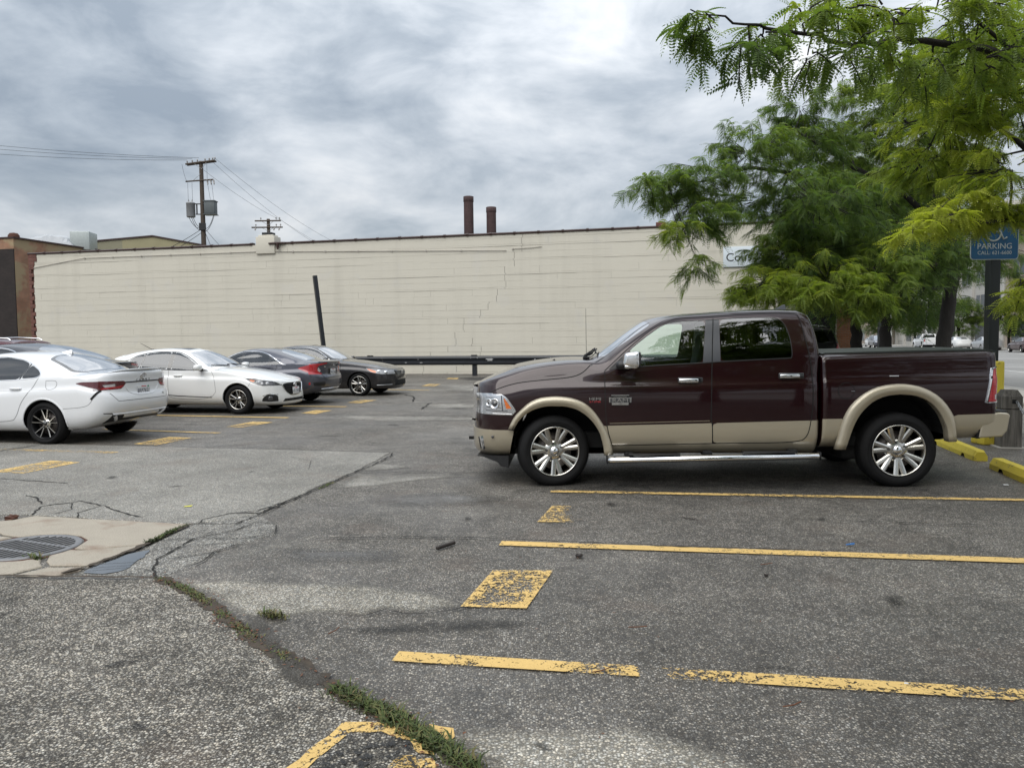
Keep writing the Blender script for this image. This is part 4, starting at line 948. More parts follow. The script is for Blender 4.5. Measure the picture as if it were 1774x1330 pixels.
class Body:
    def __init__(s, P, parent, step=0.05, subs=None):
        s.parent = parent; s.P = P
        f = lambda key, x: pchip([a[0] for a in P[key]], [a[1] for a in P[key]], x)
        s.f = f
        bow = P.get('bow', 0.14); xs = np.arange(P['xf0'], P['xr0'] + 1e-6, step)
        if xs[-1] < P['xr0'] - 1e-3: xs = np.append(xs, P['xr0'])
        W, ZB, SH, BE, TP = f('w', xs), f('zb', xs), f('sh', xs), f('belt', xs), f('prof', xs)
        TE = np.minimum(f('prof', xs - bow), f('prof', xs + bow)) - P.get('edge_drop', 0.05)
        rings = []
        tum = (P['wb_in'] + (np.max(W) - P['wb_in'] * 2 - P['wroof'])) / max(P['zroof'] - np.interp(1.5, xs, BE), .1)
        tum = ((np.max(W) - P['wb_in']) - P['wroof']) / (P['zroof'] - 0.06 - float(np.interp(1.5, xs, BE)))
        for x, w, zb, sh, be, tp, te in zip(xs, W, ZB, SH, BE, TP, TE):
            wb = w - P['wb_in'] ; te = max(te, be + 0.012)
            y9 = min(wb - (te - be) * tum, wb - 0.06)
            tp = max(tp, te + 0.012)
            mid = (wb + y9) / 2 + 0.02 * min(1, (te - be) / 0.3)
            rings.append([(x, 0, zb), (x, w - .16, zb), (x, w - P.get('rk', .035), zb + .07), (x, w - .006, zb + .20), (x, w, (zb + .20 + sh) / 2),
                          (x, w - .006, sh - .018), (x, w - P.get('cr', .022), sh + .02), (x, wb, be), (x, mid, (be + te) / 2), (x, y9, te),
                          (x, y9 * .62, te + (tp - te) * .68), (x, 0, tp)])
        rings = np.array(rings)
        def sweep(ring, prof, x0, n, cnt):
            out = []; pr = np.array(prof)
            for a in np.linspace(0, math.pi / 2, cnt + 1)[1:]:
                sa, ca = math.sin(a) ** (2 / n), math.cos(a) ** (2 / n) if a < math.pi / 2 - 1e-6 else 0.0
                r = ring.copy(); r[:, 1] = ring[:, 1] * ca; r[:, 0] = x0 + (pr[:, 0] - x0) * sa; r[:, 2] = ring[:, 2] + (pr[:, 1] - ring[:, 2]) * min(1.0, sa * 1.0)
                out.append(r)
            return np.array(out)
        fr = sweep(rings[0], P['front'], xs[0], P.get('nf', 2.6), 11)[::-1]
        rr = sweep(rings[-1], P['rear'], xs[-1], P.get('nr', 3.0), 11)
        allr = np.concatenate([fr, rings, rr]); subs = subs or [1, 2, 2, 3, 3, 2, 3, 4, 4, 3, 4]
        G = ring_expand(allr, subs); S, K, _ = G.shape
        v = G.reshape(-1, 3); vm = v * np.array([1, -1, 1])
        idx = lambda a, b: a * K + b
        F = [(idx(a, b), idx(a, b + 1), idx(a + 1, b + 1), idx(a + 1, b)) for a in range(S - 1) for b in range(K - 1)]
        Fm = [tuple(S * K + i for i in q[::-1]) for q in F]
        s.bm = bm = bmesh.new()
        vv = [bm.verts.new(tuple(p)) for p in np.concatenate([v, vm])]
        bm.verts.index_update()
        for q in F + Fm:
            try: bm.faces.new([vv[i] for i in q])
            except ValueError: pass
        bmesh.ops.remove_doubles(bm, verts=bm.verts[:], dist=0.0008)
        bmesh.ops.dissolve_degenerate(bm, edges=bm.edges[:], dist=0.0003)
        bmesh.ops.recalc_face_normals(bm, faces=bm.faces[:])
        s.sel = bm.faces.layers.int.new('sel')
        bm.normal_update(); bm.verts.index_update(); bm.faces.index_update()
        tri = bm.copy(); bmesh.ops.triangulate(tri, faces=tri.faces[:]); tri.verts.index_update(); tri.normal_update()
        tri.faces.ensure_lookup_table()
        s.bvh = BVHTree.FromBMesh(tri)
        s.tv = [[tuple(x.co) for x in fc.verts] for fc in tri.faces]; s.tn = [[tuple(x.normal) for x in fc.verts] for fc in tri.faces]; tri.free()

    def normal_at(s, co):
        loc, no, i, d = s.bvh.find_nearest(co)
        if i is None: return Vector((0, 0, 1))
        a, b, c = (Vector(q) for q in s.tv[i]); na, nb, nc = (Vector(q) for q in s.tn[i])
        v0, v1, v2 = b - a, c - a, loc - a
        d00, d01, d11, d20, d21 = v0.dot(v0), v0.dot(v1), v1.dot(v1), v2.dot(v0), v2.dot(v1)
        den = d00 * d11 - d01 * d01
        if abs(den) < 1e-14: return no
        v = (d11 * d20 - d01 * d21) / den; w = (d00 * d21 - d01 * d20) / den; u = 1 - v - w
        n = na * u + nb * v + nc * w
        return n.normalized() if n.length > 1e-6 else no

    def _pool(s, poly, ax, filt):
        a0, a1 = ax; mg = .13
        l0, h0 = min(p[0] for p in poly) - mg, max(p[0] for p in poly) + mg; l1, h1 = min(p[1] for p in poly) - mg, max(p[1] for p in poly) + mg
        out = []
        for fc in s.bm.faces:
            c = fc.calc_center_median()
            if l0 < c[a0] < h0 and l1 < c[a1] < h1 and filt(c, fc.normal): out.append(fc)
        return out

    def _cut1(s, poly, ax, pool):
        bm = s.bm; a0, a1 = ax
        ar = sum(poly[i][0] * poly[(i + 1) % len(poly)][1] - poly[(i + 1) % len(poly)][0] * poly[i][1] for i in range(len(poly)))
        if ar < 0: poly = poly[::-1]
        lo = [min(p[k] for p in poly) for k in (0, 1)]; hi = [max(p[k] for p in poly) for k in (0, 1)]
        faces = []; rest = []
        for fc in pool:
            xs = [v.co[a0] for v in fc.verts]; ys = [v.co[a1] for v in fc.verts]
            (rest if max(xs) < lo[0] or min(xs) > hi[0] or max(ys) < lo[1] or min(ys) > hi[1] else faces).append(fc)
        n = len(poly)
        for i in range(n):
            if not faces: break
            p, q = poly[i], poly[(i + 1) % n]; dx, dy = q[0] - p[0], q[1] - p[1]
            if math.hypot(dx, dy) < 1e-6: continue
            co = [0, 0, 0]; co[a0], co[a1] = p; no = [0, 0, 0]; no[a0], no[a1] = dy, -dx      # outward for CCW
            es = {e for f_ in faces for e in f_.edges}; vs = {v for f_ in faces for v in f_.verts}
            r = bmesh.ops.bisect_plane(bm, geom=list(vs) + list(es) + faces, dist=1e-5, plane_co=co, plane_no=no)
            con, nn = Vector(co), Vector(no); faces = []
            for x in r['geom']:
                if isinstance(x, bmesh.types.BMFace): (faces if (x.calc_center_median() - con).dot(nn) < 0 else rest).append(x)
        for f_ in faces: f_[s.sel] = 1
        return rest + faces

    def faces_in(s, view, poly, side=0, extra=None):
        if view == 'side':
            ax = (0, 2); ny = s.P.get('side_ny', .5); filt = lambda c, n: c.y * side > 0.3 and abs(n.y) > ny
        elif view == 'rear':
            ax = (1, 2); filt = lambda c, n: n.x > 0.42 and c.x > s.P['xr0'] - 1.0
            if side: poly = [(y * side, z) for y, z in poly]
        elif view == 'front':
            ax = (1, 2); filt = lambda c, n: n.x < -0.42 and c.x < s.P['xf0'] + 0.3
            if side: poly = [(y * side, z) for y, z in poly]
        else:
            ax = (0, 1); filt = lambda c, n: n.z > 0.15 and c.z > s.P.get('ztopcut', 0.6)
        if extra: f0 = filt; filt = lambda c, n: f0(c, n) and extra(c, n)
        conv = True; m = len(poly); sg = 0
        for i in range(m):
            a, b, c = poly[i], poly[(i + 1) % m], poly[(i + 2) % m]
            cr = (b[0] - a[0]) * (c[1] - b[1]) - (b[1] - a[1]) * (c[0] - b[0])
            if abs(cr) > 1e-9:
                if sg == 0: sg = 1 if cr > 0 else -1
                elif (cr > 0) != (sg > 0): conv = False
        pool = s._pool(poly, ax, filt)
        if conv:
            s._cut1(list(poly), ax, pool); return s.tagged()
        for t3 in tessellate_polygon([[Vector((p[0], p[1], 0)) for p in poly]]):
            pool = s._cut1([poly[i] for i in t3], ax, pool)
        return s.tagged()

    def tagged(s): return [f_ for f_ in s.bm.faces if f_[s.sel] == 1]

    def faces_to_obj(s, faces, name, mat, parent=None, off=0.0, delete=True, thick=0.0):
        faces = [f_ for f_ in set(faces) if f_.is_valid]
        if not faces: return None
        vid = {}; V = []; N = []; F = []
        for f_ in faces:
            q = []
            for v in f_.verts:
                k = v
                if k not in vid:
                    vid[k] = len(V); n = s.normal_at(v.co); N.append(n); V.append(v.co + n * off)
                q.append(vid[k])
            F.append(q)
        me = bpy.data.meshes.new(name); me.from_pydata([tuple(v) for v in V], [], F)
        me.polygons.foreach_set('use_smooth', [True] * len(me.polygons))
        if thick or True:
            me.update()
        me.normals_split_custom_set_from_vertices([tuple(n) for n in N])
        me.materials.append(mat)
        o = bpy.data.objects.new(name, me); link(o, parent or s.parent)
        if delete: bmesh.ops.delete(s.bm, geom=faces, context='FACES')
        if thick:      # returned edge so that a proud part has real thickness
            bm = bmesh.new(); bm.from_mesh(me); be = [e for e in bm.edges if e.is_boundary]
            vs2 = []; fs2 = []
            for e in be:
                a, b = e.verts; na, nb = N[a.index], N[b.index]; i = len(vs2)
                vs2 += [a.co.copy(), b.co.copy(), b.co - nb * thick, a.co - na * thick]; fs2.append((i, i + 1, i + 2, i + 3))
            bm.free(); mk(name + '_edge', vs2, fs2, mat, o)
        return o

    def take(s, name, cuts, mat, **kw):
        fs = []
        for c in cuts: fs = s.faces_in(c[0], s.soft(c[1], c[0]), *c[2:])
        return s.faces_to_obj(fs, name, mat, **kw)

    def soft(s, poly, view):
        """rounds the corners of a small outline"""
        if len(poly) < 5 or not s.P.get('soften', True): return poly
        out = []; m = len(poly)
        for i in range(m):
            a, b, c = poly[i - 1], poly[i], poly[(i + 1) % m]
            la, lc = math.dist(a, b), math.dist(b, c); r = min(.05, la * .3, lc * .3)
            if r < .008: out.append(b); continue
            p = (b[0] + (a[0] - b[0]) * r / la, b[1] + (a[1] - b[1]) * r / la); q = (b[0] + (c[0] - b[0]) * r / lc, b[1] + (c[1] - b[1]) * r / lc)
            out += [p, (p[0] * .25 + b[0] * .5 + q[0] * .25, p[1] * .25 + b[1] * .5 + q[1] * .25), q]
        return out

    def take_lr(s, name, cuts, mat, **kw):
        return [s.take(name, [(c[0], c[1], sd) for c in cuts], mat, **kw) for sd in (-1, 1)]

    def hole(s, poly, side):
        fs = s.faces_in('side', poly, side); bmesh.ops.delete(s.bm, geom=[f_ for f_ in fs if f_.is_valid], context='FACES')

    def finish(s, name, mat):
        bmesh.ops.delete(s.bm, geom=[v for v in s.bm.verts if not v.link_faces], context='VERTS')
        return s.faces_to_obj(list(s.bm.faces), name, mat, delete=False)

    def hit(s, view, a, b, side=1):
        if view == 'side': o, d = Vector((a, side * 3, b)), Vector((0, -side, 0))
        elif view == 'rear': o, d = Vector((9, a, b)), Vector((-1, 0, 0))
        elif view == 'front': o, d = Vector((-9, a, b)), Vector((1, 0, 0))
        else: o, d = Vector((a, b, 5)), Vector((0, 0, -1))
        loc, no, i, dist = s.bvh.ray_cast(o, d)
        if loc is None:
            loc, no, i, dist = s.bvh.find_nearest(o + d * 2.2)
        return loc, s.normal_at(loc)

    def strip(s, name, view, pts, w, mat, side=1, off=0.002, h=0.0, closed=False, step=0.025, parent=None, sm=True):
        """thin band lying on the surface along a polyline; h>0 makes it a raised half-round moulding"""
        P = []; pts = list(pts) + ([pts[0]] if closed else [])
        if len(pts) > 3 and sm:
            for _ in range(2):
                q = [pts[0]]
                for a, b in zip(pts[:-1], pts[1:]): q += [(a[0] * .75 + b[0] * .25, a[1] * .75 + b[1] * .25), (a[0] * .25 + b[0] * .75, a[1] * .25 + b[1] * .75)]
                pts = q + [pts[-1]]
        for a, b in zip(pts[:-1], pts[1:]):
            n = max(1, int(math.dist(a, b) / step)); P += [(a[0] + (b[0] - a[0]) * k / n, a[1] + (b[1] - a[1]) * k / n) for k in range(n)]
        P.append(pts[-1]); H = [s.hit(view, p[0], p[1], side) for p in P]
        vs = []; m = len(H)
        for i, (loc, no) in enumerate(H):
            t = (H[min(i + 1, m - 1)][0] - H[max(i - 1, 0)][0]); t = t.normalized() if t.length > 1e-7 else Vector((1, 0, 0))
            b = no.cross(t).normalized()
            if h > 0: vs += [loc + b * w / 2 - no * .002, loc + b * w * .3 + no * h, loc - b * w * .3 + no * h, loc - b * w / 2 - no * .002]
            else: vs += [loc + b * w / 2 + no * off, loc - b * w / 2 + no * off]
        k = 4 if h > 0 else 2
        fs = [(i * k + j, i * k + j + 1, (i + 1) * k + j + 1, (i + 1) * k + j) for i in range(m - 1) for j in range(k - 1)]
        o = mk(name, vs, fs, mat, parent or s.parent)
        bm = bmesh.new(); bm.from_mesh(o.data); bmesh.ops.recalc_face_normals(bm, faces=bm.faces[:]); bm.to_mesh(o.data); bm.free()
        return o

def circ(cx, cz, r, n=28, flat=None):
    out = []
    for k in range(n):
        a = 2 * math.pi * k / n; z = cz + r * math.sin(a)
        out.append((cx + r * math.cos(a), max(z, flat) if flat is not None else z))
    return out

def make_wheel(name, Rt, wd, Rr, spokes, mats, parent, loc, side, twin=0.0, sw=0.05, turn=0.0, lug=5, hubr=0.07, dish=0.035, facets=0.5, lo=False):
    """tyre is the part, rim its sub-part; outer face towards local -y, flipped for the other side"""
    mrim, mface, mhub = mats; h = wd / 2; n = 24 if lo else 44
    mb = MB(); mb.lathe([(Rr - .012, -h + .03), (Rr + .004, -h + .008), (Rr + .02, -h + .001), ((Rt + Rr) / 2, -h - .006), (Rt - .035, -h + .006), (Rt - .012, -h + .028), (Rt - .002, -h + .055), (Rt, 0), (Rt - .002, h - .055), (Rt - .012, h - .028), (Rt - .035, h - .006), ((Rt + Rr) / 2, h + .006), (Rr, h - .01), (Rr - .01, h - .03)], n, 'Y')
    if not lo:       # tread grooves and sidewall lettering band
        for yy in (-0.3, -0.1, 0.1, 0.3): mb.lathe([(Rt + .0012, wd * yy - .004), (Rt + .0012, wd * yy + .004)], n, 'Y')
        mb.lathe([(Rr + .035, -h - .0035), (Rr + .040, -h - .0068)], n, 'Y')
    tyre = mb.build(name, M['rubber'], parent); tyre.location = loc
    tyre.rotation_euler = (0, 0, (math.pi if side > 0 else 0) + turn)
    mb = MB(); mb.lathe([(Rr - .002, -h + .012), (Rr - .004, -h + .004), (Rr - .013, -h + .003), (Rr - .019, -h + .014), (Rr - .028, -h + .05), (Rr - .04, h - .02)], n, 'Y')
    rim = mb.build('rim', mrim, tyre)
    mb = MB(); yb = -h + .05
    def spoke(a0, r0, w0, a1, r1, w1):
        d0, d1 = (math.cos(a0), math.sin(a0)), (math.cos(a1), math.sin(a1))
        p0, p1 = Vector((d0[0] * r0, 0, d0[1] * r0)), Vector((d1[0] * r1, 0, d1[1] * r1))
        t = (p1 - p0).normalized(); b = Vector((-t.z, 0, t.x)); vs = []
        for f_, w_, yy in ((0, w0, -h + dish), (0.45, (w0 * .52 + w1 * .48), -h + dish * .55 + .006), (1.0, w1, -h + .012)):
            c = p0.lerp(p1, f_)
            vs += [c + b * w_ / 2 + Vector((0, yy + .045, 0)), c + b * w_ / 2 + Vector((0, yy + .008, 0)), c + b * w_ * .22 + Vector((0, yy, 0)), c - b * w_ * .22 + Vector((0, yy, 0)), c - b * w_ / 2 + Vector((0, yy + .008, 0)), c - b * w_ / 2 + Vector((0, yy + .045, 0))]
        fs = [(s_ * 6 + j, s_ * 6 + j + 1, (s_ + 1) * 6 + j + 1, (s_ + 1) * 6 + j) for s_ in (0, 1) for j in range(5)]
        mb.add(vs, fs)
    for k in range(spokes):
        a = 2 * math.pi * k / spokes + 0.31
        if twin:
            for sg in (-1, 1): spoke(a + sg * twin * .5, hubr * .8, sw * .95, a + sg * twin, Rr - .010, sw)
        else: spoke(a, hubr * .8, sw * 1.3, a, Rr - .012, sw)
    mb.lathe([(0.001, -h + dish - .004), (hubr * .55, -h + dish - .004), (hubr, -h + dish + .004), (hubr * 1.25, -h + dish + .03), (hubr * 1.3, -h + .09)], 20, 'Y')
    mb.build('spokes', mface, rim)
    mb = MB(); mb.lathe([(0.001, -h + dish - .022), (hubr * .42, -h + dish - .02), (hubr * .5, -h + dish - .004)], 16, 'Y')
    mb.build('hub_cap', mhub, rim)
    if lug and not lo:
        for k in range(lug):
            mb = MB(); a = 2 * math.pi * k / lug + .5; mb.lathe([(.001, -h + dish - .022), (.009, -h + dish - .02), (.011, -h + dish + .005)], 8, 'Y', (math.cos(a) * hubr * .85, 0, math.sin(a) * hubr * .85))
            mb.build('lug_nut', M['black_plastic'], rim)
    mb = MB(); mb.lathe([(.05, -h + .095), (Rr * .72, -h + .095), (Rr * .72, -h + .12), (.05, -h + .12)], 28, 'Y'); mb.build('brake_disc', M['brake'], rim)
    mb = MB(); mb.lathe([(.001, h - .06), (Rr - .03, h - .06)], 20, 'Y'); mb.build('inner_face', M['matt_black'], rim)
    return tyre

def wheel_well(parent, x, z, r, y0, y1, lowdeg=-12):
    for sd in (-1, 1):
        mb = MB(); n = 18
        vs = []; a0, a1 = R(lowdeg), R(180 - lowdeg)
        for k in range(n + 1):
            a = a0 + (a1 - a0) * k / n
            vs += [(x + r * math.cos(a), sd * y0, z + r * math.sin(a)), (x + r * math.cos(a), sd * y1, z + r * math.sin(a))]
        fs = [(2 * k, 2 * k + 1, 2 * k + 3, 2 * k + 2) for k in range(n)]
        fs.append(tuple(2 * k + 1 for k in range(n + 1)))
        mb.add(vs, fs); mb.build('wheel_well', M['matt_black'], parent, fix=False)

def add_seats(parent, rows, z_, w, mat, hr=True):
    for x, kind in rows:
        for y in ((-w, w) if kind == 'pair' else (0,)):
            bw = 0.50 if kind == 'pair' else 1.2; z = z_ if kind == 'pair' else z_ - .06
            mb = MB(); mb.box((x - .05, y, z + .10), (0.50, bw, 0.18), bev=0.06)
            mb.box((x + .30, y, z + .42), (0.14, bw, 0.62), rot=Matrix.Rotation(R(14), 3, 'Y'), bev=0.05)
            if hr:
                for yy in ((y,) if kind == 'pair' else (-0.36, 0.36)):
                    mb.box((x + .40, yy, z + (.82 if kind == 'pair' else .70)), (0.10, 0.26, 0.18), rot=Matrix.Rotation(R(10), 3, 'Y'), bev=0.045)
                    for d in (-.05, .05): mb.tube([(x + .37, yy + d, z + .68), (x + .39, yy + d, z + .80)], .007, 5)
            mb.build('seat', mat, parent)

def steering(parent, x, y, z, r=0.19):
    mb = MB(); n = 22; pts = [Vector((-.09 * math.sin(2 * math.pi * k / n) * 0, r * math.cos(2 * math.pi * k / n), r * math.sin(2 * math.pi * k / n))) for k in range(n + 1)]
    Rm = Matrix.Rotation(R(-22), 3, 'Y'); mb.tube([Rm @ p + Vector((x, y, z)) for p in pts], .016, 6, cap=False)
    mb.tube([Rm @ Vector((0, -r, 0)) + Vector((x, y, z)), Rm @ Vector((0, r, 0)) + Vector((x, y, z))], .018, 6); mb.tube([(x, y, z), (x - .3, y, z - .12)], .03, 6)
    mb.build('steering_wheel', M['black_plastic'], parent)

def plate(parent, origin, xdir, ydir, txt, sub=True, sx=1.0):
    fm = frame_mat(origin, xdir, ydir)
    mb = MB(); mb.box((0, 0, 0), (0.305, 0.152, 0.006), bev=0.002); pl = mb.build('licence_plate', M['plate_white'], parent); pl.data.transform(fm)
    text_mesh('plate_number', txt, 0.098, M['plate_ink'], pl, fm @ Matrix.Translation((0, -0.012, 0.0035)), 0.0008, sx=sx)
    mb = MB(); mb.box((0, .059, .0035), (.12, .014, .001)); q = mb.build('plate_header', M['plate_red'], pl); q.data.transform(fm)
    if sub:
        mb = MB(); mb.box((.11, .055, .0037), (.035, .025, .001)); q = mb.build('plate_sticker', M['plate_green'], pl); q.data.transform(fm)
    return pl

def mirror_pod(parent, body, x, z, side, mat, size=(.13, .20, .12), out=.14):
    loc, no = body.hit('side', x, z, side); c = loc + Vector((0, side * out, size[2] * .25))
    bm = bmesh.new(); bmesh.ops.create_uvsphere(bm, u_segments=16, v_segments=10, radius=1.0)
    for v in bm.verts:
        q = v.co; sx = math.copysign(abs(q.x) ** .7, q.x); sy = math.copysign(abs(q.y) ** .7, q.y); sz = math.copysign(abs(q.z) ** .75, q.z)
        xx = sx * size[0] / 2; xx = min(xx, size[0] * .28)
        v.co = Vector((c.x + xx, c.y + sy * size[1] / 2, c.z + sz * size[2] / 2))
    me = bpy.data.meshes.new('door_mirror'); bm.to_mesh(me); bm.free(); me.polygons.foreach_set('use_smooth', [True] * len(me.polygons)); me.materials.append(mat)
    o = link(bpy.data.objects.new('door_mirror', me), parent)
    mb = MB(); mb.tube([loc - no * .02 - Vector((0, 0, .01)), c - Vector((0, side * size[1] * .25, size[2] * .35))], [.04, .03], 8); mb.build('mirror_stalk', M['black_plastic'], o)
    mb = MB(); mb.box((c.x + size[0] * .285, c.y, c.z), (.004, size[1] * .82, size[2] * .78), bev=.001); mb.build('mirror_glass', M['chrome'], o)
    return o

def handle(parent, body, x, z, side, mat, w=.20, h=.032):
    loc, no = body.hit('side', x, z, side)
    mb = MB(); fm = frame_mat(loc, (1, 0, 0), (0, 0, 1))
    pts = [(-w / 2, 0, 0), (-w / 2 + .025, 0, .028), (w / 2 - .025, 0, .03), (w / 2, 0, 0)]
    pts = [(loc.x + p[0], loc.y + side * p[2], loc.z) for p in pts]
    mb.tube(pts, [h * .4, h * .5, h * .5, h * .4], 8); return mb.build('door_handle', mat, parent)
# ------------------------------------------------------------------ maroon pickup
def resample(pts, n):
    P = np.array(pts, float); d = np.concatenate([[0], np.cumsum(np.linalg.norm(np.diff(P, axis=0), axis=1))])
    q = np.linspace(0, d[-1], n); return np.stack([pchip(d, P[:, 0], q), pchip(d, P[:, 1], q)], 1)

FFo = [(-0.459, 0.61), (-0.4, 0.723), (-0.304, 0.827), (-0.217, 0.896), (-0.096, 0.939), (0.042, 0.95), (0.179, 0.937), (0.316, 0.893), (0.418, 0.816), (0.503, 0.703), (0.562, 0.6), (0.613, 0.462), (0.638, 0.341)]
FFi = [(-0.393, 0.61), (-0.34, 0.697), (-0.252, 0.775), (-0.166, 0.818), (-0.028, 0.847), (0.11, 0.846), (0.247, 0.816), (0.349, 0.755), (0.434, 0.669), (0.502, 0.548), (0.536, 0.41), (0.541, 0.335)]
FRo = [(2.86, 0.396), (2.892, 0.499), (2.939, 0.686), (3.003, 0.821), (3.099, 0.922), (3.213, 0.998), (3.342, 1.042), (3.505, 1.058), (3.667, 1.037), (3.797, 0.986), (3.912, 0.901), (3.978, 0.817), (4.023, 0.741), (4.05, 0.62), (4.06, 0.475)]
FRi = [(2.97, 0.396), (3.007, 0.516), (3.07, 0.685), (3.166, 0.82), (3.263, 0.896), (3.377, 0.938), (3.506, 0.95), (3.636, 0.936), (3.75, 0.894), (3.849, 0.809), (3.916, 0.7), (3.958, 0.582), (3.969, 0.472)]

def flare(parent, outer, inner, mat, y0, bulge=0.045, n=30):
    O, I = resample(outer, n), resample(inner, n)
    for sd in (-1, 1):
        vs = []
        for o, i in zip(O, I):
            for f_, y in ((0, y0 - .012), (.06, y0 + bulge * .45), (.22, y0 + bulge * .8), (.62, y0 + bulge), (.66, y0 + bulge * .93), (.96, y0 + bulge * .82), (1.0, y0 + bulge * .66), (1.0, y0 - .07)):
                p = o + (i - o) * f_; vs.append((p[0], sd * y, p[1]))
        k = 8; fs = [(a * k + j, a * k + j + 1, (a + 1) * k + j + 1, (a + 1) * k + j) for a in range(n - 1) for j in range(k - 1)]
        fs += [tuple(range(k)), tuple(range((n - 1) * k + k - 1, (n - 1) * k - 1, -1))]
        mb = MB(); mb.add(vs, fs, 0, True); o = mb.build('wheel_arch_flare', mat, parent)
        for p in o.data.polygons:
            if len(p.vertices) > 4: p.use_smooth = False

def build_pickup(root, paint, lower, detail=True):
    P = dict(side_ny=.06, xf0=-0.42, xr0=2.56, bow=0.13, edge_drop=0.045, wb_in=0.05, wroof=0.735, zroof=1.84, nf=3.0, nr=7.0, rk=0.05,
             prof=[(-.84, 1.06), (-.80, 1.10), (-.73, 1.148), (-.6, 1.205), (-.5, 1.24), (-.4, 1.266), (-.28, 1.29), (-.17, 1.308), (-.05, 1.321), (.1, 1.334), (.25, 1.338), (.36, 1.332), (.41, 1.34), (.55, 1.438), (.8, 1.615), (.97, 1.722), (1.05, 1.76), (1.16, 1.79), (1.3, 1.806), (1.55, 1.822), (1.85, 1.84), (2.3, 1.855), (2.5, 1.852), (2.6, 1.845), (2.8, 1.84)],
             belt=[(-.8, .93), (-.64, .984), (-.57, 1.023), (-.47, 1.06), (-.36, 1.085), (-.25, 1.10), (-.045, 1.12), (.165, 1.137), (.3, 1.165), (.45, 1.195), (.56, 1.205), (1.04, 1.253), (1.55, 1.277), (2.45, 1.318), (2.7, 1.322)],
             sh=[(-.8, .90), (-.6, .95), (-.45, .985), (-.25, 1.03), (-.04, 1.045), (.27, 1.05), (1.6, 1.06), (2.7, 1.075)],
             w=[(-.8, .92), (-.42, .985), (-.1, 1.0), (2.7, 1.0)], zb=[(-.8, .32), (2.7, .34)],
             front=[(-.75, .30), (-.83, .30), (-.885, .36), (-.90, .46), (-.895, .62), (-.87, .86), (-.88, .93), (-.875, 1.0), (-.87, 1.03), (-.855, 1.06), (-.84, 1.075), (-.82, 1.09)],
             rear=[(2.74, .34), (2.74, .34), (2.74, .41), (2.75, .54), (2.75, .79), (2.75, 1.05), (2.75, 1.09), (2.77, 1.32), (2.75, 1.55), (2.70, 1.74), (2.70, 1.80), (2.69, 1.83)])
    B = Body(P, root, 0.045)
    # glass
    ws = [(.415, 0), (.44, .4), (.50, .66), (.565, .785), (.80, .765), (1.04, .705), (1.02, .4), (1.0, 0)]
    B.take('windscreen', [('top', ws + [(x, -y) for x, y in ws[::-1] if y > 0])], M['screen_glass'])
    wf = [(0.813, 1.414), (0.896, 1.485), (1.027, 1.583), (1.129, 1.651), (1.213, 1.691), (1.304, 1.708), (1.606, 1.716), (1.554, 1.287), (1.04, 1.262), (0.82, 1.252)]
    B.take_lr('front_window', [('side', wf)], M['clear_glass'])
    B.take_lr('mirror_sail', [('side', [(0.60, 1.226), (0.70, 1.316), (0.813, 1.414), (0.82, 1.252), (.82, 1.236)])], M['black_plastic'])
    rw = [(1.751, 1.726), (1.966, 1.738), (2.286, 1.738), (2.358, 1.718), (2.413, 1.658), (2.448, 1.505), (2.453, 1.345), (2.438, 1.328), (1.738, 1.298)]
    B.take_lr('rear_window', [('side', rw)], M['dark_glass'])
    B.take_lr('pillar_trim', [('side', [(1.609, 1.722), (1.748, 1.728), (1.735, 1.292), (1.556, 1.282)])], M['grey_pillar'])
    B.take('cab_rear_window', [('rear', [(-.62, 1.38), (.62, 1.38), (.58, 1.70), (-.58, 1.70)])], M['dark_glass'])
    # wheel opening
    for sd in (-1, 1): B.hole(FFi + [(.545, .2), (-.47, .2), (-.455, .319), (-.422, .472)], sd)
    # lamps, grille, bumper
    hl = [(-.70, .974), (-.516, .968), (-.464, .931), (-.371, .799), (-.413, .752), (-.70, .76)]
    amb = [(-.506, .931), (-.49, .924), (-.418, .82), (-.476, .818)]
    am = B.take_lr('indicator', [('side', amb)], M['amber_lens'])
    heads = B.take_lr('headlight', [('side', hl), ('front', [(.60, .765), (1.02, .755), (1.02, .98), (.60, .97)])], M['lamp_housing'], off=0.004)
    for a_, h_ in zip(am, heads):
        if a_ and h_: a_.parent = h_
    gl_ = B.take('grille', [('front', [(-.56, .68), (.56, .68), (.56, 1.03), (-.56, 1.03)])], M['gloss_black'])
    bump = B.take('front_bumper', [('side', [(-1.2, .25), (-.44, .25), (-.455, .319), (-.422, .472), (-.392, .594), (-1.2, .597)], -1), ('side', [(-1.2, .25), (-.44, .25), (-.455, .319), (-.422, .472), (-.392, .594), (-1.2, .597)], 1), ('front', [(-1.1, .25), (1.1, .25), (1.1, .597), (-1.1, .597)])], lower, off=0.008, thick=0.05)
    # bonnet, doors, sills
    hood = [(-.66, .984), (-.573, 1.023), (-.467, 1.059), (-.361, 1.085), (-.255, 1.1), (-.045, 1.12), (.165, 1.137), (.27, 1.16), (.34, 1.20), (.40, 1.262), (.42, 1.345), (-1.0, 1.5), (-1.0, 1.03)]
    B.take('bonnet', [('side', hood, -1), ('side', hood, 1), ('top', [(-1.0, -.31), (.415, -.31), (.415, .31), (-1.0, .31)])], paint)
    fd = [(.553, 1.206), (.581, 1.235), (.833, 1.466), (1.029, 1.615), (1.149, 1.683), (1.262, 1.732), (1.356, 1.75), (1.69, 1.762), (1.645, 1.27), (1.63, .70), (1.64, .664), (.566, .64)]
    rd = [(1.69, 1.762), (2.3, 1.785), (2.555, 1.766), (2.579, 1.647), (2.609, 1.468), (2.634, 1.291), (2.649, 1.116), (2.655, .9), (2.62, .688), (1.64, .664), (1.63, .70), (1.645, 1.27)]
    fds = B.take_lr('front_door', [('side', fd)], paint); rds = B.take_lr('rear_door', [('side', rd)], paint)
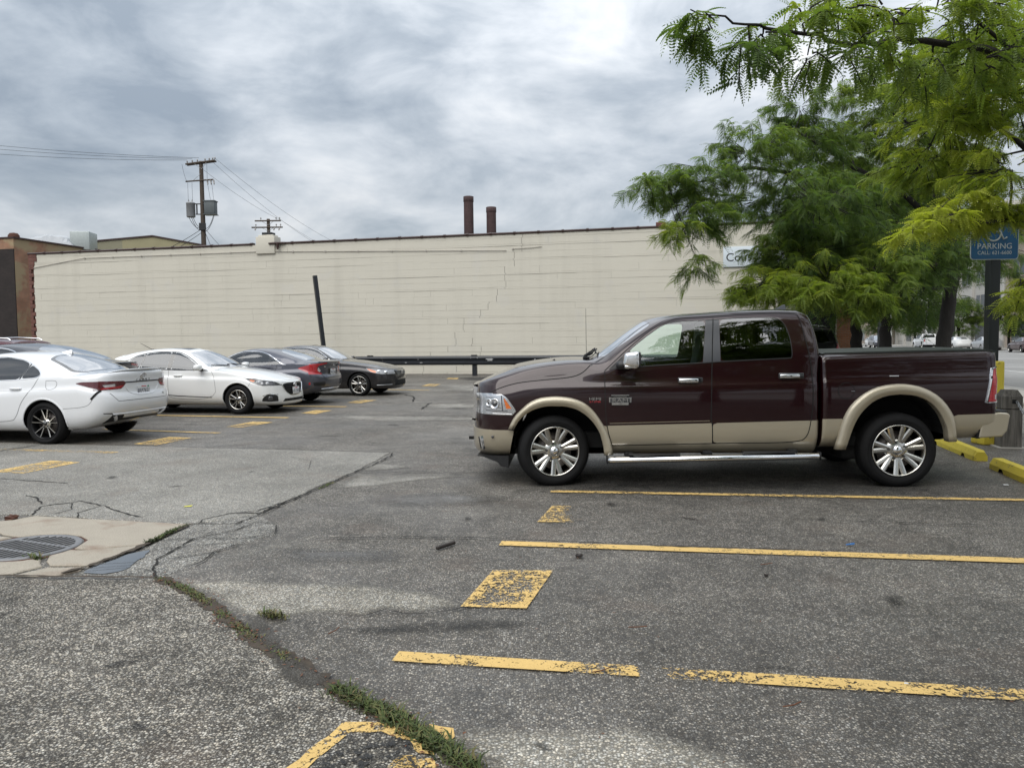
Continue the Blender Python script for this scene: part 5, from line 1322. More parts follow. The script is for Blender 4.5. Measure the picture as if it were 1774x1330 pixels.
    B.take_lr('front_door_cladding', [('side', [(.566, .64), (1.646, .664), (1.651, .455), (.63, .43)])], lower)
    B.take_lr('rear_door_cladding', [('side', [(1.646, .664), (2.615, .688), (2.632, .667), (2.603, .53), (2.523, .46), (1.651, .455)])], lower)
    B.take_lr('sill', [('side', [(.5, .25), (2.9, .25), (2.9, .692), (2.615, .688), (2.632, .667), (2.603, .53), (2.523, .46), (.63, .43), (.566, .64), (.5, .64)])], lower)
    cab = B.finish('cab', paint)
    # bed
    Q = dict(side_ny=.3, xf0=2.80, xr0=4.36, bow=0.02, edge_drop=0.02, wb_in=0.055, wroof=0.9, zroof=2.2, nf=12.0, nr=4.5, rk=0.04,
             prof=[(2.7, 1.375), (3.3, 1.385), (4.0, 1.395), (4.4, 1.39), (4.55, 1.38)], belt=[(2.7, 1.325), (3.3, 1.347), (4.1, 1.362), (4.45, 1.366), (4.6, 1.365)],
             sh=[(2.7, 1.085), (4.6, 1.12)], w=[(2.7, 1.0), (4.6, 1.0)], zb=[(2.7, .40), (2.95, .40), (3.9, .47), (4.3, .49), (4.6, .5)],
             front=[(2.742, z) for z in (.4, .4, .47, .6, .84, 1.06, 1.1, 1.325, 1.33, 1.34, 1.36, 1.372)],
             rear=[(4.46, .5), (4.47, .5), (4.49, .57), (4.50, .70), (4.50, .9), (4.505, 1.1), (4.505, 1.14), (4.505, 1.35), (4.50, 1.36), (4.49, 1.368), (4.47, 1.375), (4.46, 1.38)])
    D = Body(Q, root, 0.05)
    for sd in (-1, 1): D.hole(FRi + [(3.98, .2), (2.95, .2)], sd)
    ton = D.take('bed_cover', [('top', [(2.77, -.885), (4.47, -.885), (4.47, .885), (2.77, .885)])], simple('bed_cover_vinyl', (0.030, 0.036, 0.032), 0.55, var=0.2, vscale=3, bump=.2, bscale=120), off=0.016, thick=0.03)
    tl = [(4.413, 1.188), (4.56, 1.213), (4.56, .88), (4.356, .872)]
    rv = D.take_lr('reversing_lamp', [('side', [(4.455, .945), (4.56, .945), (4.56, .895), (4.452, .893)]), ('rear', [(.93, .895), (1.02, .895), (1.02, .945), (.93, .945)])], M['white_lens'])
    tls = D.take_lr('tail_light', [('side', tl), ('rear', [(.90, .88), (1.02, .88), (1.02, 1.21), (.90, 1.21)])], M['red_lens'], off=0.004)
    for a_, b_ in zip(rv, tls):
        if a_ and b_: a_.parent = b_
    D.take_lr('rear_cladding', [('side', [(3.96, .3), (4.6, .3), (4.6, .755), (4.311, .747), (4.02, .739)])], lower)
    D.take_lr('bed_side_cladding', [('side', [(2.6, .3), (3.2, .3), (2.94, .705), (2.6, .70)])], lower)
    D.take('tailgate', [('rear', [(-.80, .62), (.80, .62), (.80, 1.355), (-.80, 1.355)])], paint)
    D.finish('bed', paint)
    flare(root, FFo, FFi, lower, 1.0); flare(root, FRo, FRi, lower, 1.0)
    mb = MB(); mb.prism([(4.327, .738), (4.487, .762), (4.560, .756), (4.583, .735), (4.558, .578), (4.512, .519), (4.284, .503)], -.985, .985, 'Y')
    rb = mb.build('rear_bumper', lower, root); md = rb.modifiers.new('bevel', 'BEVEL'); md.width = .016; md.segments = 3; md.limit_method = 'ANGLE'
    mb = MB(); mb.box((4.50, 0, .768), (.15, 1.86, .016), bev=.006); mb.build('bumper_step_pad', M['black_plastic'], rb)
    mb = MB(); mb.prism([(4.318, .735), (4.34, .735), (4.30, .50), (4.272, .497)], -.972, .972, 'Y'); mb.build('bumper_gap', M['matt_black'], root)
    # underbody and chassis
    mb = MB(); mb.box((1.7, 0, .46), (4.0, 1.5, .16)); mb.box((1.55, -.42, .36), (3.9, .12, .16)); mb.box((1.55, .42, .36), (3.9, .12, .16)); mb.box((4.0, 0, .60), (.8, 1.2, .12)); mb.box((3.25, -.55, .38), (.5, .5, .25), bev=.05); mb.build('chassis', M['matt_black'], root)
    mb = MB(); mb.tube([(3.52, -.75, .37), (3.52, .75, .37)], .05, 8); mb.lathe([(.001, -.14), (.12, -.1), (.15, 0), (.12, .1), (.001, .14)], 14, 'X', (3.52, .1, .37)); mb.tube([(0, -.75, .35), (0, .75, .35)], .045, 8); mb.build('axle', M['matt_black'], root)
    wheel_well(root, 0.07, .40, .47, 1.0, .55, 0); wheel_well(root, 3.50, .46, .50, 1.0, .55, 8)
    mt = (M['alloy'], M['alloy'], M['chrome'])
    for sd in (-1, 1):
        make_wheel('wheel', .378, .265, .266, 7, mt, root, (0.005, sd * .845, .366), sd, twin=.165, sw=.052, turn=R(13), hubr=.10, dish=.045, lo=not detail)
        make_wheel('wheel', .382, .265, .268, 7, mt, root, (3.515, sd * .845, .375), sd, twin=.165, sw=.052, hubr=.10, dish=.045, lo=not detail)
    if not detail: return B, D
    # air dam
    mb = MB(); mb.prism([(-.80, .315), (-.462, .315), (-.462, .19), (-.54, .205), (-.582, .25), (-.74, .31)], -.93, .93, 'Y'); mb.build('air_dam', M['black_plastic'], root)
    # headlight innards
    for sd in (-1, 1):
        h_ = heads[0 if sd < 0 else 1]
        for x, z, r in ((-.60, .87, .058), (-.66, .88, .04)):
            loc, no = B.hit('side', x, z, sd); fm = frame_mat(loc + no * .006, (1, 0, 0), (0, 0, 1)); q = no.to_track_quat('Z', 'Y').to_matrix()
            mb = MB(); mb.lathe([(r, 0), (r * .95, .006), (r * .8, .004), (r * .55, -.002)], 20, 'Z', mi=0); mb.lathe([(.001, .012), (r * .3, .010), (r * .55, -.002)], 20, 'Z', mi=1)
            o = mb.build('projector', [M['chrome'], M['smoke_lens']], h_); o.data.transform(Matrix.Translation(loc + no * .006) @ q.to_4x4())
        B.strip('lamp_bezel', 'side', [(-.695, .765), (-.415, .757), (-.376, .799)], .022, M['chrome'], sd, h=.01, parent=h_)
        B.strip('lamp_bezel', 'side', [(-.69, .80), (-.46, .795)], .012, M['grey_pillar'], sd, h=.007, parent=h_)
        B.strip('lamp_bezel', 'side', [(-.69, .965), (-.518, .96), (-.466, .925), (-.38, .80)], .010, M['chrome'], sd, h=.007, parent=h_)
        B.strip('lamp_bezel', 'side', [(-.525, .955), (-.515, .80)], .014, M['grey_pillar'], sd, h=.008, parent=h_)
        B.strip('lamp_bezel', 'side', [(-.685, .835), (-.53, .83)], .012, M['smoke_lens'], sd, h=.008, parent=h_)
        B.strip('lamp_bezel', 'side', [(-.69, .94), (-.60, .935), (-.56, .90)], .010, M['smoke_lens'], sd, h=.006, parent=h_)
    # grille frame and bars
    for pts in ([(-.56, .68), (.56, .68)], [(-.56, 1.03), (.56, 1.03)], [(-.57, .68), (-.57, 1.03)], [(.57, .68), (.57, 1.03)], [(0, .68), (0, 1.03)], [(-.56, .86), (.56, .86)]):
        B.strip('grille_bar', 'front', pts, .055, M['chrome'], off=.0, h=.03, parent=gl_)
    # fog lamp slot, tow pin, sensors
    for sd in (-1, 1):
        B.strip('fog_lamp', 'side', [(-.742, .52), (-.725, .395)], .045, M['chrome'], sd, h=.030, parent=bump)
        B.strip('fog_slot', 'side', [(-.757, .515), (-.737, .40)], .022, M['matt_black'], sd, h=.034, parent=bump)
        loc, no = B.hit('side', -.615, .525, sd); mb = MB(); mb.lathe([(.001, .004), (.013, .003), (.015, -.002)], 12, 'Z'); o = mb.build('park_sensor', M['grey_pillar'], bump); o.data.transform(Matrix.Translation(loc + no * .026) @ no.to_track_quat('Z', 'Y').to_matrix().to_4x4())
        mb = MB(); mb.tube([(-.82, sd * .45, .45), (-.94, sd * .45, .45)], .018, 8); mb.build('tow_hook', M['matt_black'], root)
    # panel gaps
    dk = M['matt_black']
    for sd in (-1, 1):
        B.strip('panel_gap', 'side', [(-.642, .984), (-.573, 1.023), (-.467, 1.059), (-.361, 1.085), (-.255, 1.1), (-.045, 1.12), (.165, 1.137), (.27, 1.16), (.34, 1.20), (.40, 1.262)], .009, dk, sd)
        B.strip('panel_gap', 'side', [(.553, 1.206), (.551, 1.046), (.563, .649), (.624, .43)], .009, dk, sd)
        B.strip('panel_gap', 'side', [(.553, 1.206), (.581, 1.235), (.833, 1.466), (1.029, 1.615), (1.149, 1.683), (1.262, 1.732), (1.356, 1.75), (1.69, 1.762), (2.3, 1.785), (2.5, 1.775), (2.555, 1.766), (2.579, 1.647), (2.609, 1.468), (2.634, 1.291), (2.649, 1.116), (2.655, .9), (2.632, .667), (2.603, .53), (2.523, .46), (1.651, .455), (.624, .43)], .009, dk, sd)
        B.strip('panel_gap', 'side', [(1.69, 1.762), (1.645, 1.27), (1.63, .70), (1.646, .664), (1.651, .455)], .010, dk, sd)
        B.strip('window_seal', 'side', [(.60, 1.222), (1.04, 1.258), (1.553, 1.280), (1.738, 1.293), (2.446, 1.323)], .014, M['black_plastic'], sd, h=.005)
        B.strip('window_seal', 'side', [(.60, 1.226), (.813, 1.418), (.896, 1.489), (1.027, 1.587), (1.129, 1.656), (1.213, 1.696), (1.304, 1.713), (1.609, 1.722), (1.751, 1.731), (1.966, 1.743), (2.286, 1.743), (2.362, 1.722), (2.418, 1.66), (2.453, 1.505), (2.458, 1.345), (2.44, 1.323)], .011, M['black_plastic'], sd, h=.003)
        B.strip('panel_gap', 'side', [(.40, 1.262), (.56, 1.345), (.76, 1.508), (.94, 1.648), (1.045, 1.705)], .014, M['black_plastic'], sd)
        B.strip('drip_moulding', 'side', [(.604, 1.308), (.835, 1.505), (1.058, 1.655), (1.21, 1.735), (1.408, 1.772), (1.802, 1.79), (2.4, 1.80), (2.55, 1.785)], .012, M['black_plastic'], sd, h=.003)
        D.strip('fuel_door_gap', 'side', circ(2.978, .989, .081, 26), .006, dk, sd, closed=True) if sd < 0 else None
        D.strip('tail_light_bezel', 'side', [(4.40, 1.205), (4.335, .862)], .026, M['chrome'], sd, h=.012)
        D.strip('tail_light_bezel', 'side', [(4.40, 1.205), (4.485, 1.222)], .016, M['chrome'], sd, h=.010)
        D.strip('tail_light_bezel', 'side', [(4.335, .862), (4.485, .872)], .016, M['chrome'], sd, h=.010)
        B.strip('belt_crease_trim', 'side', [(.60, .663), (1.62, .688)], .006, lower, sd, h=.002)
    # handles
    for sd in (-1, 1):
        for x, z in ((1.41, 1.102), (2.425, 1.141)):
            loc, no = B.hit('side', x, z, sd)
            mb = MB(); mb.box((loc.x + .015, loc.y - sd * .004, loc.z), (.255, .022, .062), bev=.01); hb = mb.build('handle_recess', M['gloss_black'], fds[0 if sd < 0 else 1] if x < 2 else rds[0 if sd < 0 else 1])
            mb = MB(); mb.box((loc.x - .005, loc.y + sd * .022, loc.z), (.20, .028, .040), bev=.011); mb.build('door_handle', M['chrome'], hb)
            if x < 2: mb = MB(); mb.lathe([(.001, .012), (.011, .01), (.012, 0)], 10, 'Y', (loc.x + .118, loc.y + sd * .004, loc.z)); mb.build('key_lock', M['chrome'], hb)
    # towing mirrors
    for sd in (-1, 1):
        yc = sd * 1.16
        bm = bmesh.new(); bmesh.ops.create_cube(bm, size=1.0)
        for v in bm.verts: v.co = Vector((v.co.x * .165 + .80, v.co.y * .26 + yc, v.co.z * .165 + 1.328))
        for v in bm.verts:
            if v.co.x < .8: v.co.z = 1.328 + (v.co.z - 1.328) * .78; v.co.y = yc + (v.co.y - yc) * .85; v.co.x += .02 if v.co.z > 1.33 else 0
        bmesh.ops.bevel(bm, geom=list(bm.edges), offset=.034, segments=4, affect='EDGES', profile=.6)
        me = bpy.data.meshes.new('door_mirror'); bm.to_mesh(me); bm.free(); me.polygons.foreach_set('use_smooth', [True] * len(me.polygons)); me.materials.append(M['chrome'])
        mo = link(bpy.data.objects.new('door_mirror', me), root)
        mb = MB(); mb.box((.888, yc, 1.33), (.012, .235, .145), bev=.004); mb.build('mirror_rim', M['black_plastic'], mo)
        mb = MB(); mb.box((.722, sd * 1.09, 1.27), (.12, .22, .075), bev=.03); mb.box((.75, sd * .99, 1.262), (.14, .08, .085), bev=.02); mb.build('mirror_arm', M['black_plastic'], mo)
        mb = MB(); mb.box((.80, yc, 1.258), (.13, .22, .035), bev=.012); mb.build('mirror_base', M['chrome'], mo)
    # side step
    for sd in (-1, 1):
        mb = MB(); pts = [(.574, sd * 1.03, .292), (.60, sd * 1.06, .292), (1.6, sd * 1.07, .314), (2.68, sd * 1.06, .335), (2.703, sd * 1.03, .336)]
        n = 12; vs = []
        for i, p in enumerate(pts):
            for k in range(n):
                a = 2 * math.pi * k / n; vs.append((p[0], p[1] + .055 * math.cos(a), p[2] + .036 * math.sin(a)))
        mb.add(vs, [(i * n + k, i * n + (k + 1) % n, (i + 1) * n + (k + 1) % n, (i + 1) * n + k) for i in range(4) for k in range(n)], 0, True)
        sp = mb.build('side_step', M['chrome'], root)
        mb = MB()
        for i in (0, 4): mb.box((pts[i][0] + (-.004 if i == 0 else .004), pts[i][1], pts[i][2]), (.014, .115, .078), bev=.006)
        mb.build('end_cap', M['black_plastic'], sp)
        mb = MB()
        for x in (.95, 2.1): mb.box((x + .1, sd * 1.055, .343 + (x - .6) * .021), (.52, .085, .014), bev=.005)
        mb.build('tread_pad', M['black_plastic'], sp)
        for x in (.8, 1.6, 2.45): mb = MB(); mb.box((x, sd * .92, .33 + (x - .8) * .02), (.08, .24, .05)); mb.build('step_bracket', M['matt_black'], sp)
    # badges (near side and far side)
    for sd in (-1, 1):
        loc, no = B.hit('side', .707, .908, sd); xd = (1, 0, 0) if sd < 0 else (-1, 0, 0)
        fm = frame_mat((.707, loc.y + sd * .008, .908), xd, (0, 0, 1))
        bm = bmesh.new(); bmesh.ops.create_cube(bm, size=1.0)
        for v in bm.verts: v.co = Vector((v.co.x * (.222 if v.co.y < 0 else .235), v.co.y * .105, v.co.z * .012))
        bmesh.ops.bevel(bm, geom=[e for e in bm.edges if abs((e.verts[0].co - e.verts[1].co).z) > .005], offset=.026, segments=4, affect='EDGES')
        me = bpy.data.meshes.new('badge'); bm.to_mesh(me); bm.free(); me.transform(fm); me.materials.append(M['chrome'])
        bd = link(bpy.data.objects.new('badge', me), fds[0 if sd < 0 else 1])
        mb = MB(); mb.box((0, -.006, .0065), (.205, .042, .003)); q = mb.build('badge_field', simple('badge_grey', (.05, .05, .052), .5), bd); q.data.transform(fm)
        mb = MB(); mb.box((0, .034, .0065), (.19, .022, .002)); q = mb.build('badge_header', M['gloss_black'], bd); q.data.transform(fm)
        text_mesh('badge_text', 'RAM', .055, M['chrome'], bd, fm @ Matrix.Translation((0, -.006, .009)), .0015, sx=1.5)
        text_mesh('badge_text', 'LONGHORN', .018, M['chrome'], bd, fm @ Matrix.Translation((0, .034, .008)), .0008, sx=1.3)
        text_mesh('badge_text', '1500', .014, M['matt_black'], bd, fm @ Matrix.Translation((0, -.040, .0068)), .0006, sx=1.2)
        loc, no = B.hit('side', .45, .907, sd); fm = frame_mat((.45, loc.y + sd * .003, .917), xd, (0, 0, 1))
        text_mesh('engine_badge', 'HEMI', .042, M['chrome'], cab, fm, .002, sx=1.35)
        text_mesh('engine_badge', '5.7 LITER', .022, M['plate_red'], cab, fm @ Matrix.Translation((0, -.028, 0)), .002, sx=1.35)
    # bed side details: small reflector strip
    mb = MB(); loc, no = D.hit('side', 3.47, 1.13, -1); mb.box((3.45, loc.y - .003, 1.135), (.09, .006, .009)); mb.build('reflector', M['chrome'], root)
    mb = MB(); loc, no = D.hit('side', 3.0, .99, -1); mb.box((3.045, loc.y - .002, .985), (.035, .006, .006)); mb.build('fuel_door_pull', M['steel'], root)
    # aerials, wipers, cowl
    mb = MB(); mb.tube([(.405, .86, 1.20), (.40, .86, 1.93)], [.004, .002], 5); mb.build('aerial', M['black_plastic'], root)
    mb = MB(); mb.add([(2.50, -.03, 1.852), (2.64, -.025, 1.848), (2.64, .025, 1.848), (2.50, .03, 1.852), (2.615, 0, 1.905), (2.635, 0, 1.905)], [(0, 1, 5, 4), (3, 4, 5, 2), (1, 2, 5), (0, 4, 3), (0, 3, 2, 1)]); mb.build('roof_aerial', M['gloss_black'], root)
    mb = MB()
    for yy in (-.45, .15):
        mb.tube([(.36, yy, 1.345), (.45, yy + .05, 1.40), (.50, yy + .35, 1.425)], .009, 5); mb.tube([(.47, yy - .1, 1.395), (.485, yy + .25, 1.42), (.475, yy + .55, 1.41)], .007, 5)
    mb.tube([(.34, -.52, 1.325), (.385, -.50, 1.375), (.44, -.45, 1.385)], .013, 6); mb.box((.375, -.45, 1.335), (.06, .25, .02), bev=.004); mb.build('wipers', M['matt_black'], root)
    mb = MB(); mb.tube([(.0, -.5, 1.30), (.03, -.5, 1.318)], .01, 6); mb.build('washer_jet', M['matt_black'], root)
    # cabin
    mb = MB(); mb.box((.68, 0, 1.10), (.42, 1.7, .24), bev=.05); mb.build('dashboard', M['seat'], root)
    mb = MB(); mb.box((1.6, 0, .62), (2.2, 1.8, .05)); mb.build('cabin_floor', M['matt_black'], root)
    add_seats(root, ((1.45, 'pair'), (2.25, 'bench')), .86, .42, M['seat']); steering(root, 1.02, -.42, 1.20)
    return B, D

TRUCK_TH = R(-4.2)
tr = thing('pickup_truck', 'dark maroon crew cab pickup with tan lower panels and chrome wheels', 'pickup truck', (0.41 + math.sin(R(4.2)) * 1.0, 8.02 + math.cos(R(4.2)) * 1.0, 0), TRUCK_TH)
M['maroon'] = car_paint('maroon_metallic', (0.0145, 0.0019, 0.0030), 0.25, 0.3, 0.0)
M['tan_paint'] = car_paint('tan_metallic', (0.43, 0.38, 0.285), 0.4, 0.36, 0.25)
build_pickup(tr, M['maroon'], M['tan_paint'])
# ------------------------------------------------------------------ saloon cars
def wheel_set(root, wb, trk, Rt, wd, Rr, spokes, mats, B, arch, front_turn=0.0, **kw):
    for x in (0.0, wb):
        for sd in (-1, 1):
            B.hole([p for p in circ(x, Rt + .005, arch, 30, .05)], sd)
            make_wheel('wheel', Rt, wd, Rr, spokes, mats, root, (x, sd * (trk / 2), Rt - .004), sd, turn=front_turn if x == 0 else 0, **kw)
    return

def arch_lips(root, wb, B, Rt, arch, mat):
    for x in (0.0, wb):
        for sd in (-1, 1):
            pts = [(x + arch * math.cos(a), Rt + .005 + arch * math.sin(a)) for a in np.linspace(R(-18), R(198), 34)]
            B.strip('arch_lip', 'side', pts, .03, mat, sd, h=.008)
    wheel_well(root, 0.0, Rt, arch - .004, B.P['w'][2][1] - .05, .45); wheel_well(root, wb, Rt, arch - .004, B.P['w'][-3][1] - .05, .45)

def glasshouse(B, side_w, screen, rear, tint, chrome=None, trim=None, frames=True):
    """side_w: list of outlines; screen/rear outlines in plan view"""
    trim = trim or M['gloss_black']
    sw = []
    for w in side_w: sw.append(B.take_lr('side_window', [('side', w)], tint))
    full = lambda ws: ws + [(x, -y) for x, y in ws[::-1] if y > 1e-6]
    B.take('windscreen', [('top', full(screen))], M['screen_glass'])
    if rear: B.take('rear_screen', [('top', full(rear))], M['screen_glass'])
    return sw

CAR = {}
# -------- white saloon seen from behind (left row, nearest)
def build_camry(root, paint):
    P = dict(xf0=-.45, xr0=3.40, bow=.15, edge_drop=.055, wb_in=.055, wroof=.56, zroof=1.445, nf=2.6, nr=3.5, rk=.05, cr=.03, ztopcut=.95,
             prof=[(-.9, .70), (-.5, .83), (0, .92), (.4, .975), (.60, 1.0), (.80, 1.12), (1.05, 1.26), (1.35, 1.385), (1.6, 1.43), (2.0, 1.445), (2.35, 1.43), (2.65, 1.375), (2.95, 1.27), (3.2, 1.165), (3.32, 1.125), (3.5, 1.115), (3.75, 1.125), (3.95, 1.12)],
             belt=[(-.9, .66), (0, .85), (.6, .935), (1.2, .955), (2.0, .97), (2.6, 1.0), (3.0, 1.03), (3.4, 1.055), (3.9, 1.04)],
             sh=[(-.8, .60), (0, .74), (1, .78), (2, .80), (3, .86), (3.9, .89)],
             w=[(-.9, .83), (-.45, .88), (0, .905), (.8, .915), (2.0, .92), (2.8, .925), (3.1, .915), (3.4, .89), (3.9, .86)], zb=[(-.9, .22), (0, .2), (2.8, .2), (3.3, .23), (3.9, .28)],
             front=[(-.7, .22), (-.85, .21), (-.90, .28), (-.93, .40), (-.92, .52), (-.90, .62), (-.88, .66), (-.86, .70), (-.83, .72), (-.80, .74), (-.75, .76), (-.7, .78)],
             rear=[(3.70, .34), (3.74, .34), (3.83, .40), (3.90, .50), (3.93, .62), (3.905, .74), (3.88, .80), (3.885, .98), (3.895, 1.06), (3.885, 1.10), (3.80, 1.115), (3.66, 1.12)])
    B = Body(P, root, .045)
    dlo = [[(.84, 1.0), (1.15, 1.20), (1.42, 1.305), (1.60, 1.335), (1.60, .985)], [(1.68, .985), (1.68, 1.342), (2.0, 1.345), (2.30, 1.30), (2.46, 1.245), (2.36, 1.01)], [(2.40, 1.02), (2.49, 1.235), (2.66, 1.15), (2.74, 1.075), (2.66, 1.035)]]
    sw = glasshouse(B, dlo, [(.66, 0), (.70, .45), (.82, .70), (1.38, .50), (1.32, .25), (1.30, 0)], None, M['tint_glass'])
    B.take_lr('pillar_trim', [('side', [(1.60, .985), (1.60, 1.337), (1.68, 1.343), (1.68, .985)]), ('side', [(2.36, 1.01), (2.46, 1.25), (2.49, 1.238), (2.40, 1.02)])], M['gloss_black'])
    rg_ = [(2.60, 0), (2.62, .30), (2.70, .50), (3.12, .60), (3.24, .52), (3.275, .3), (3.285, 0)]
    full = lambda ws: ws + [(x, -y) for x, y in ws[::-1] if y > 1e-6]
    B.take('rear_screen', [('top', full(rg_))], M['screen_glass'])
    rb = [(2.57, 0), (2.585, .32), (2.67, .56), (3.13, .675), (3.29, .58), (3.32, .3), (3.33, 0)]
    B.take('screen_surround', [('top', full(rb))], M['gloss_black'])
    # lamps
    cl = B.take_lr('lamp_clear_section', [('rear', [(.60, .885), (.74, .875), (.77, .915), (.60, .93)])], M['white_lens'])
    rl = B.take_lr('lamp_red_section', [('rear', [(.42, .90), (.50, .855), (.80, .845), (.77, .875), (.58, .885), (.50, .90)])], M['red_lens'])
    tl = B.take_lr('tail_light', [('side', [(3.34, .945), (3.45, .965), (4.1, .975), (4.1, .84), (3.72, .845)]), ('rear', [(.40, .935), (.44, .885), (.50, .845), (.95, .83), (.95, .975), (.44, .965)])], M['dark_red_lens'], off=.004)
    for k in (0, 1):
        for q in (cl[k], rl[k]):
            if q and tl[k]: q.parent = tl[k]
    # boot lid, bumper inserts
    B.take_lr('bumper_vent', [('rear', [(.66, .46), (.78, .47), (.80, .485), (.68, .48)])], M['matt_black'])
    dif = B.take('diffuser', [('rear', [(-.70, .30), (.70, .30), (.66, .455), (-.66, .455)])], M['black_plastic'])
    lid = B.take('boot_lid', [('rear', [(-.60, .66), (.60, .66), (.72, .80), (.80, .965), (.80, 1.2), (-.80, 1.2), (-.80, .965), (-.72, .80)])], paint)
    B.take_lr('rear_door', [('side', [(1.64, .34), (2.25, .34), (2.36, .45), (2.44, .66), (2.62, .86), (2.72, 1.0), (1.64, .985)])], paint)
    B.take_lr('front_door', [('side', [(.55, .34), (1.64, .34), (1.64, .985), (.84, .97), (.55, .92)])], paint)
    wheel_set(root, 2.825, 1.60, .335, .225, .243, 5, (M['alloy_dark'], M['alloy'], M['gloss_black']), B, .375, twin=.24, sw=.016, hubr=.065, dish=.03)
    body = B.finish('body', paint); arch_lips(root, 2.825, B, .335, .375, paint)
    # machined spoke faces
    dk = simple('seam_grey', (.10, .10, .105), .6)
    for sd in (-1, 1):
        B.strip('door_seam', 'side', [(2.72, 1.03), (2.62, .86), (2.44, .66), (2.36, .45), (2.25, .345), (.6, .335)], .007, dk, sd)
        B.strip('door_seam', 'side', [(1.64, .98), (1.64, .335)], .007, dk, sd)
        B.strip('bumper_seam', 'side', [(3.16, .56), (3.52, .585), (3.62, .65), (3.70, .82)], .005, dk, sd)
        B.strip('window_chrome', 'side', [(.80, .985), (1.64, .975), (2.36, 1.0), (2.66, 1.028), (2.75, 1.075), (2.67, 1.16), (2.48, 1.25), (2.30, 1.312), (2.0, 1.356), (1.64, 1.352), (1.42, 1.318), (1.15, 1.212), (.80, .985)], .018, M['chrome'], sd, h=.006)
        B.strip('boot_seam', 'rear', [(sd * .60, .66), (sd * .70, .785)], .008, dk)
        B.strip('boot_seam', 'top', [(3.32, sd * .56), (3.42, sd * .60), (3.62, sd * .69)], .007, dk)
        B.strip('corner_slash', 'side', [(3.73, .835), (3.62, .70)], .035, M['matt_black'], sd, off=.004)
        B.strip('fuel_flap_seam', 'side', [(2.86, .99), (3.06, .995), (3.03, .86), (2.86, .85)], .005, dk, sd, closed=True) if sd < 0 else None
        B.strip('shoulder_crease', 'side', [(1.7, .83), (2.9, .855)], .010, paint, sd, h=.003)
        handle(root, B, 2.33, .87, sd, paint); handle(root, B, 1.36, .85, sd, paint)
        mirror_pod(root, B, .95, 1.0, sd, paint)
        B.strip('diffuser_blade', 'rear', [(sd * .62, .44), (sd * .52, .36)], .06, paint, h=.02, parent=dif)
    B.strip('diffuser_trim', 'rear', [(-.66, .455), (.66, .455)], .03, paint, h=.012, parent=dif)
    B.strip('diffuser_panel', 'rear', [(-.44, .41), (.44, .41)], .075, paint, h=.012, parent=dif)
    B.strip('boot_seam', 'rear', [(-.60, .66), (.60, .66)], .008, dk)
    B.strip('boot_handle_bar', 'rear', [(-.42, .94), (.42, .94)], .022, M['black_plastic'], h=.006, parent=lid)
    # spoiler lip
    mb = MB(); vs = []
    ys = np.linspace(-.66, .66, 21)
    for y in ys:
        e = 1 - (abs(y) / .66) ** 4 * .9; b = .10 * (y / .66) ** 2
        loc, no = B.hit('top', 3.79 - b, y); z = loc.z
        vs += [(3.70 - b, y, z - .004), (3.80 - b, y, z + .014 * e), (3.90 - b * 1.3, y, z + .034 * e), (3.905 - b * 1.3, y, z + .022 * e), (3.84 - b, y, z - .012)]
    mb.add(vs, [(i * 5 + j, i * 5 + j + 1, i * 5 + 6 + j, i * 5 + 5 + j) for i in range(20) for j in range(4)], 0, True); mb.build('boot_spoiler', paint, root)
    # emblem, lettering, plate
    loc, no = B.hit('rear', 0, 1.03); M_ = frame_mat(loc + no * .006, (0, 1, 0), no.cross(Vector((0, 1, 0))))
    def oval(rx, ry, cx=0, cy=0, r=.006):
        return [(cx + rx * math.cos(a), cy + ry * math.sin(a), 0) for a in np.linspace(0, 2 * math.pi, 29)], r
    mb = MB()
    for pts, r in (oval(.068, .046), oval(.024, .044), oval(.050, .020, 0, .022)): mb.tube(pts, r, 6, cap=False)
    em = mb.build('emblem', M['chrome'], lid); em.data.transform(M_)
    loc, no = B.hit('rear', 0, .965); text_mesh('model_lettering', 'C  A  M  R  Y', .042, M['black_plastic'], lid, frame_mat(loc + no * .004, (0, 1, 0), (0, 0, 1)), .001, sx=1.5)
    loc, no = B.hit('rear', .50, .72); text_mesh('trim_lettering', 'SE', .035, M['black_plastic'], lid, frame_mat(loc + no * .004, (0, 1, 0), (0, 0, 1)), .001, sx=1.4)
    loc, no = B.hit('rear', 0, .80); plate(root, loc + Vector((.012, 0, 0)), (0, 1, 0), (.06, 0, 1), '8RP7651', sx=.86)
    B.strip('plate_recess_edge', 'rear', [(-.42, .88), (-.30, .73), (.30, .73), (.42, .88)], .012, paint, h=.006, parent=lid)
    # roof fin, exhaust, seats
    mb = MB(); mb.add([(2.42, -.03, 1.415), (2.62, -.025, 1.385), (2.62, .025, 1.385), (2.42, .03, 1.415), (2.58, 0, 1.455), (2.615, 0, 1.45)], [(0, 1, 5, 4), (3, 4, 5, 2), (1, 2, 5), (0, 4, 3)]); mb.build('roof_aerial', paint, root)
    mb = MB(); mb.box((1.9, 0, .4), (2.4, 1.5, .05)); mb.box((2.95, 0, .96), (.7, 1.2, .04)); mb.build('cabin_floor', M['matt_black'], root)
    mb = MB(); mb.box((.75, 0, .85), (.5, 1.45, .22), bev=.05); mb.build('dashboard', M['seat'], root)
    add_seats(root, ((1.30, 'pair'), (2.22, 'bench')), .48, .36, M['seat']); steering(root, .98, -.36, .92)
    return B

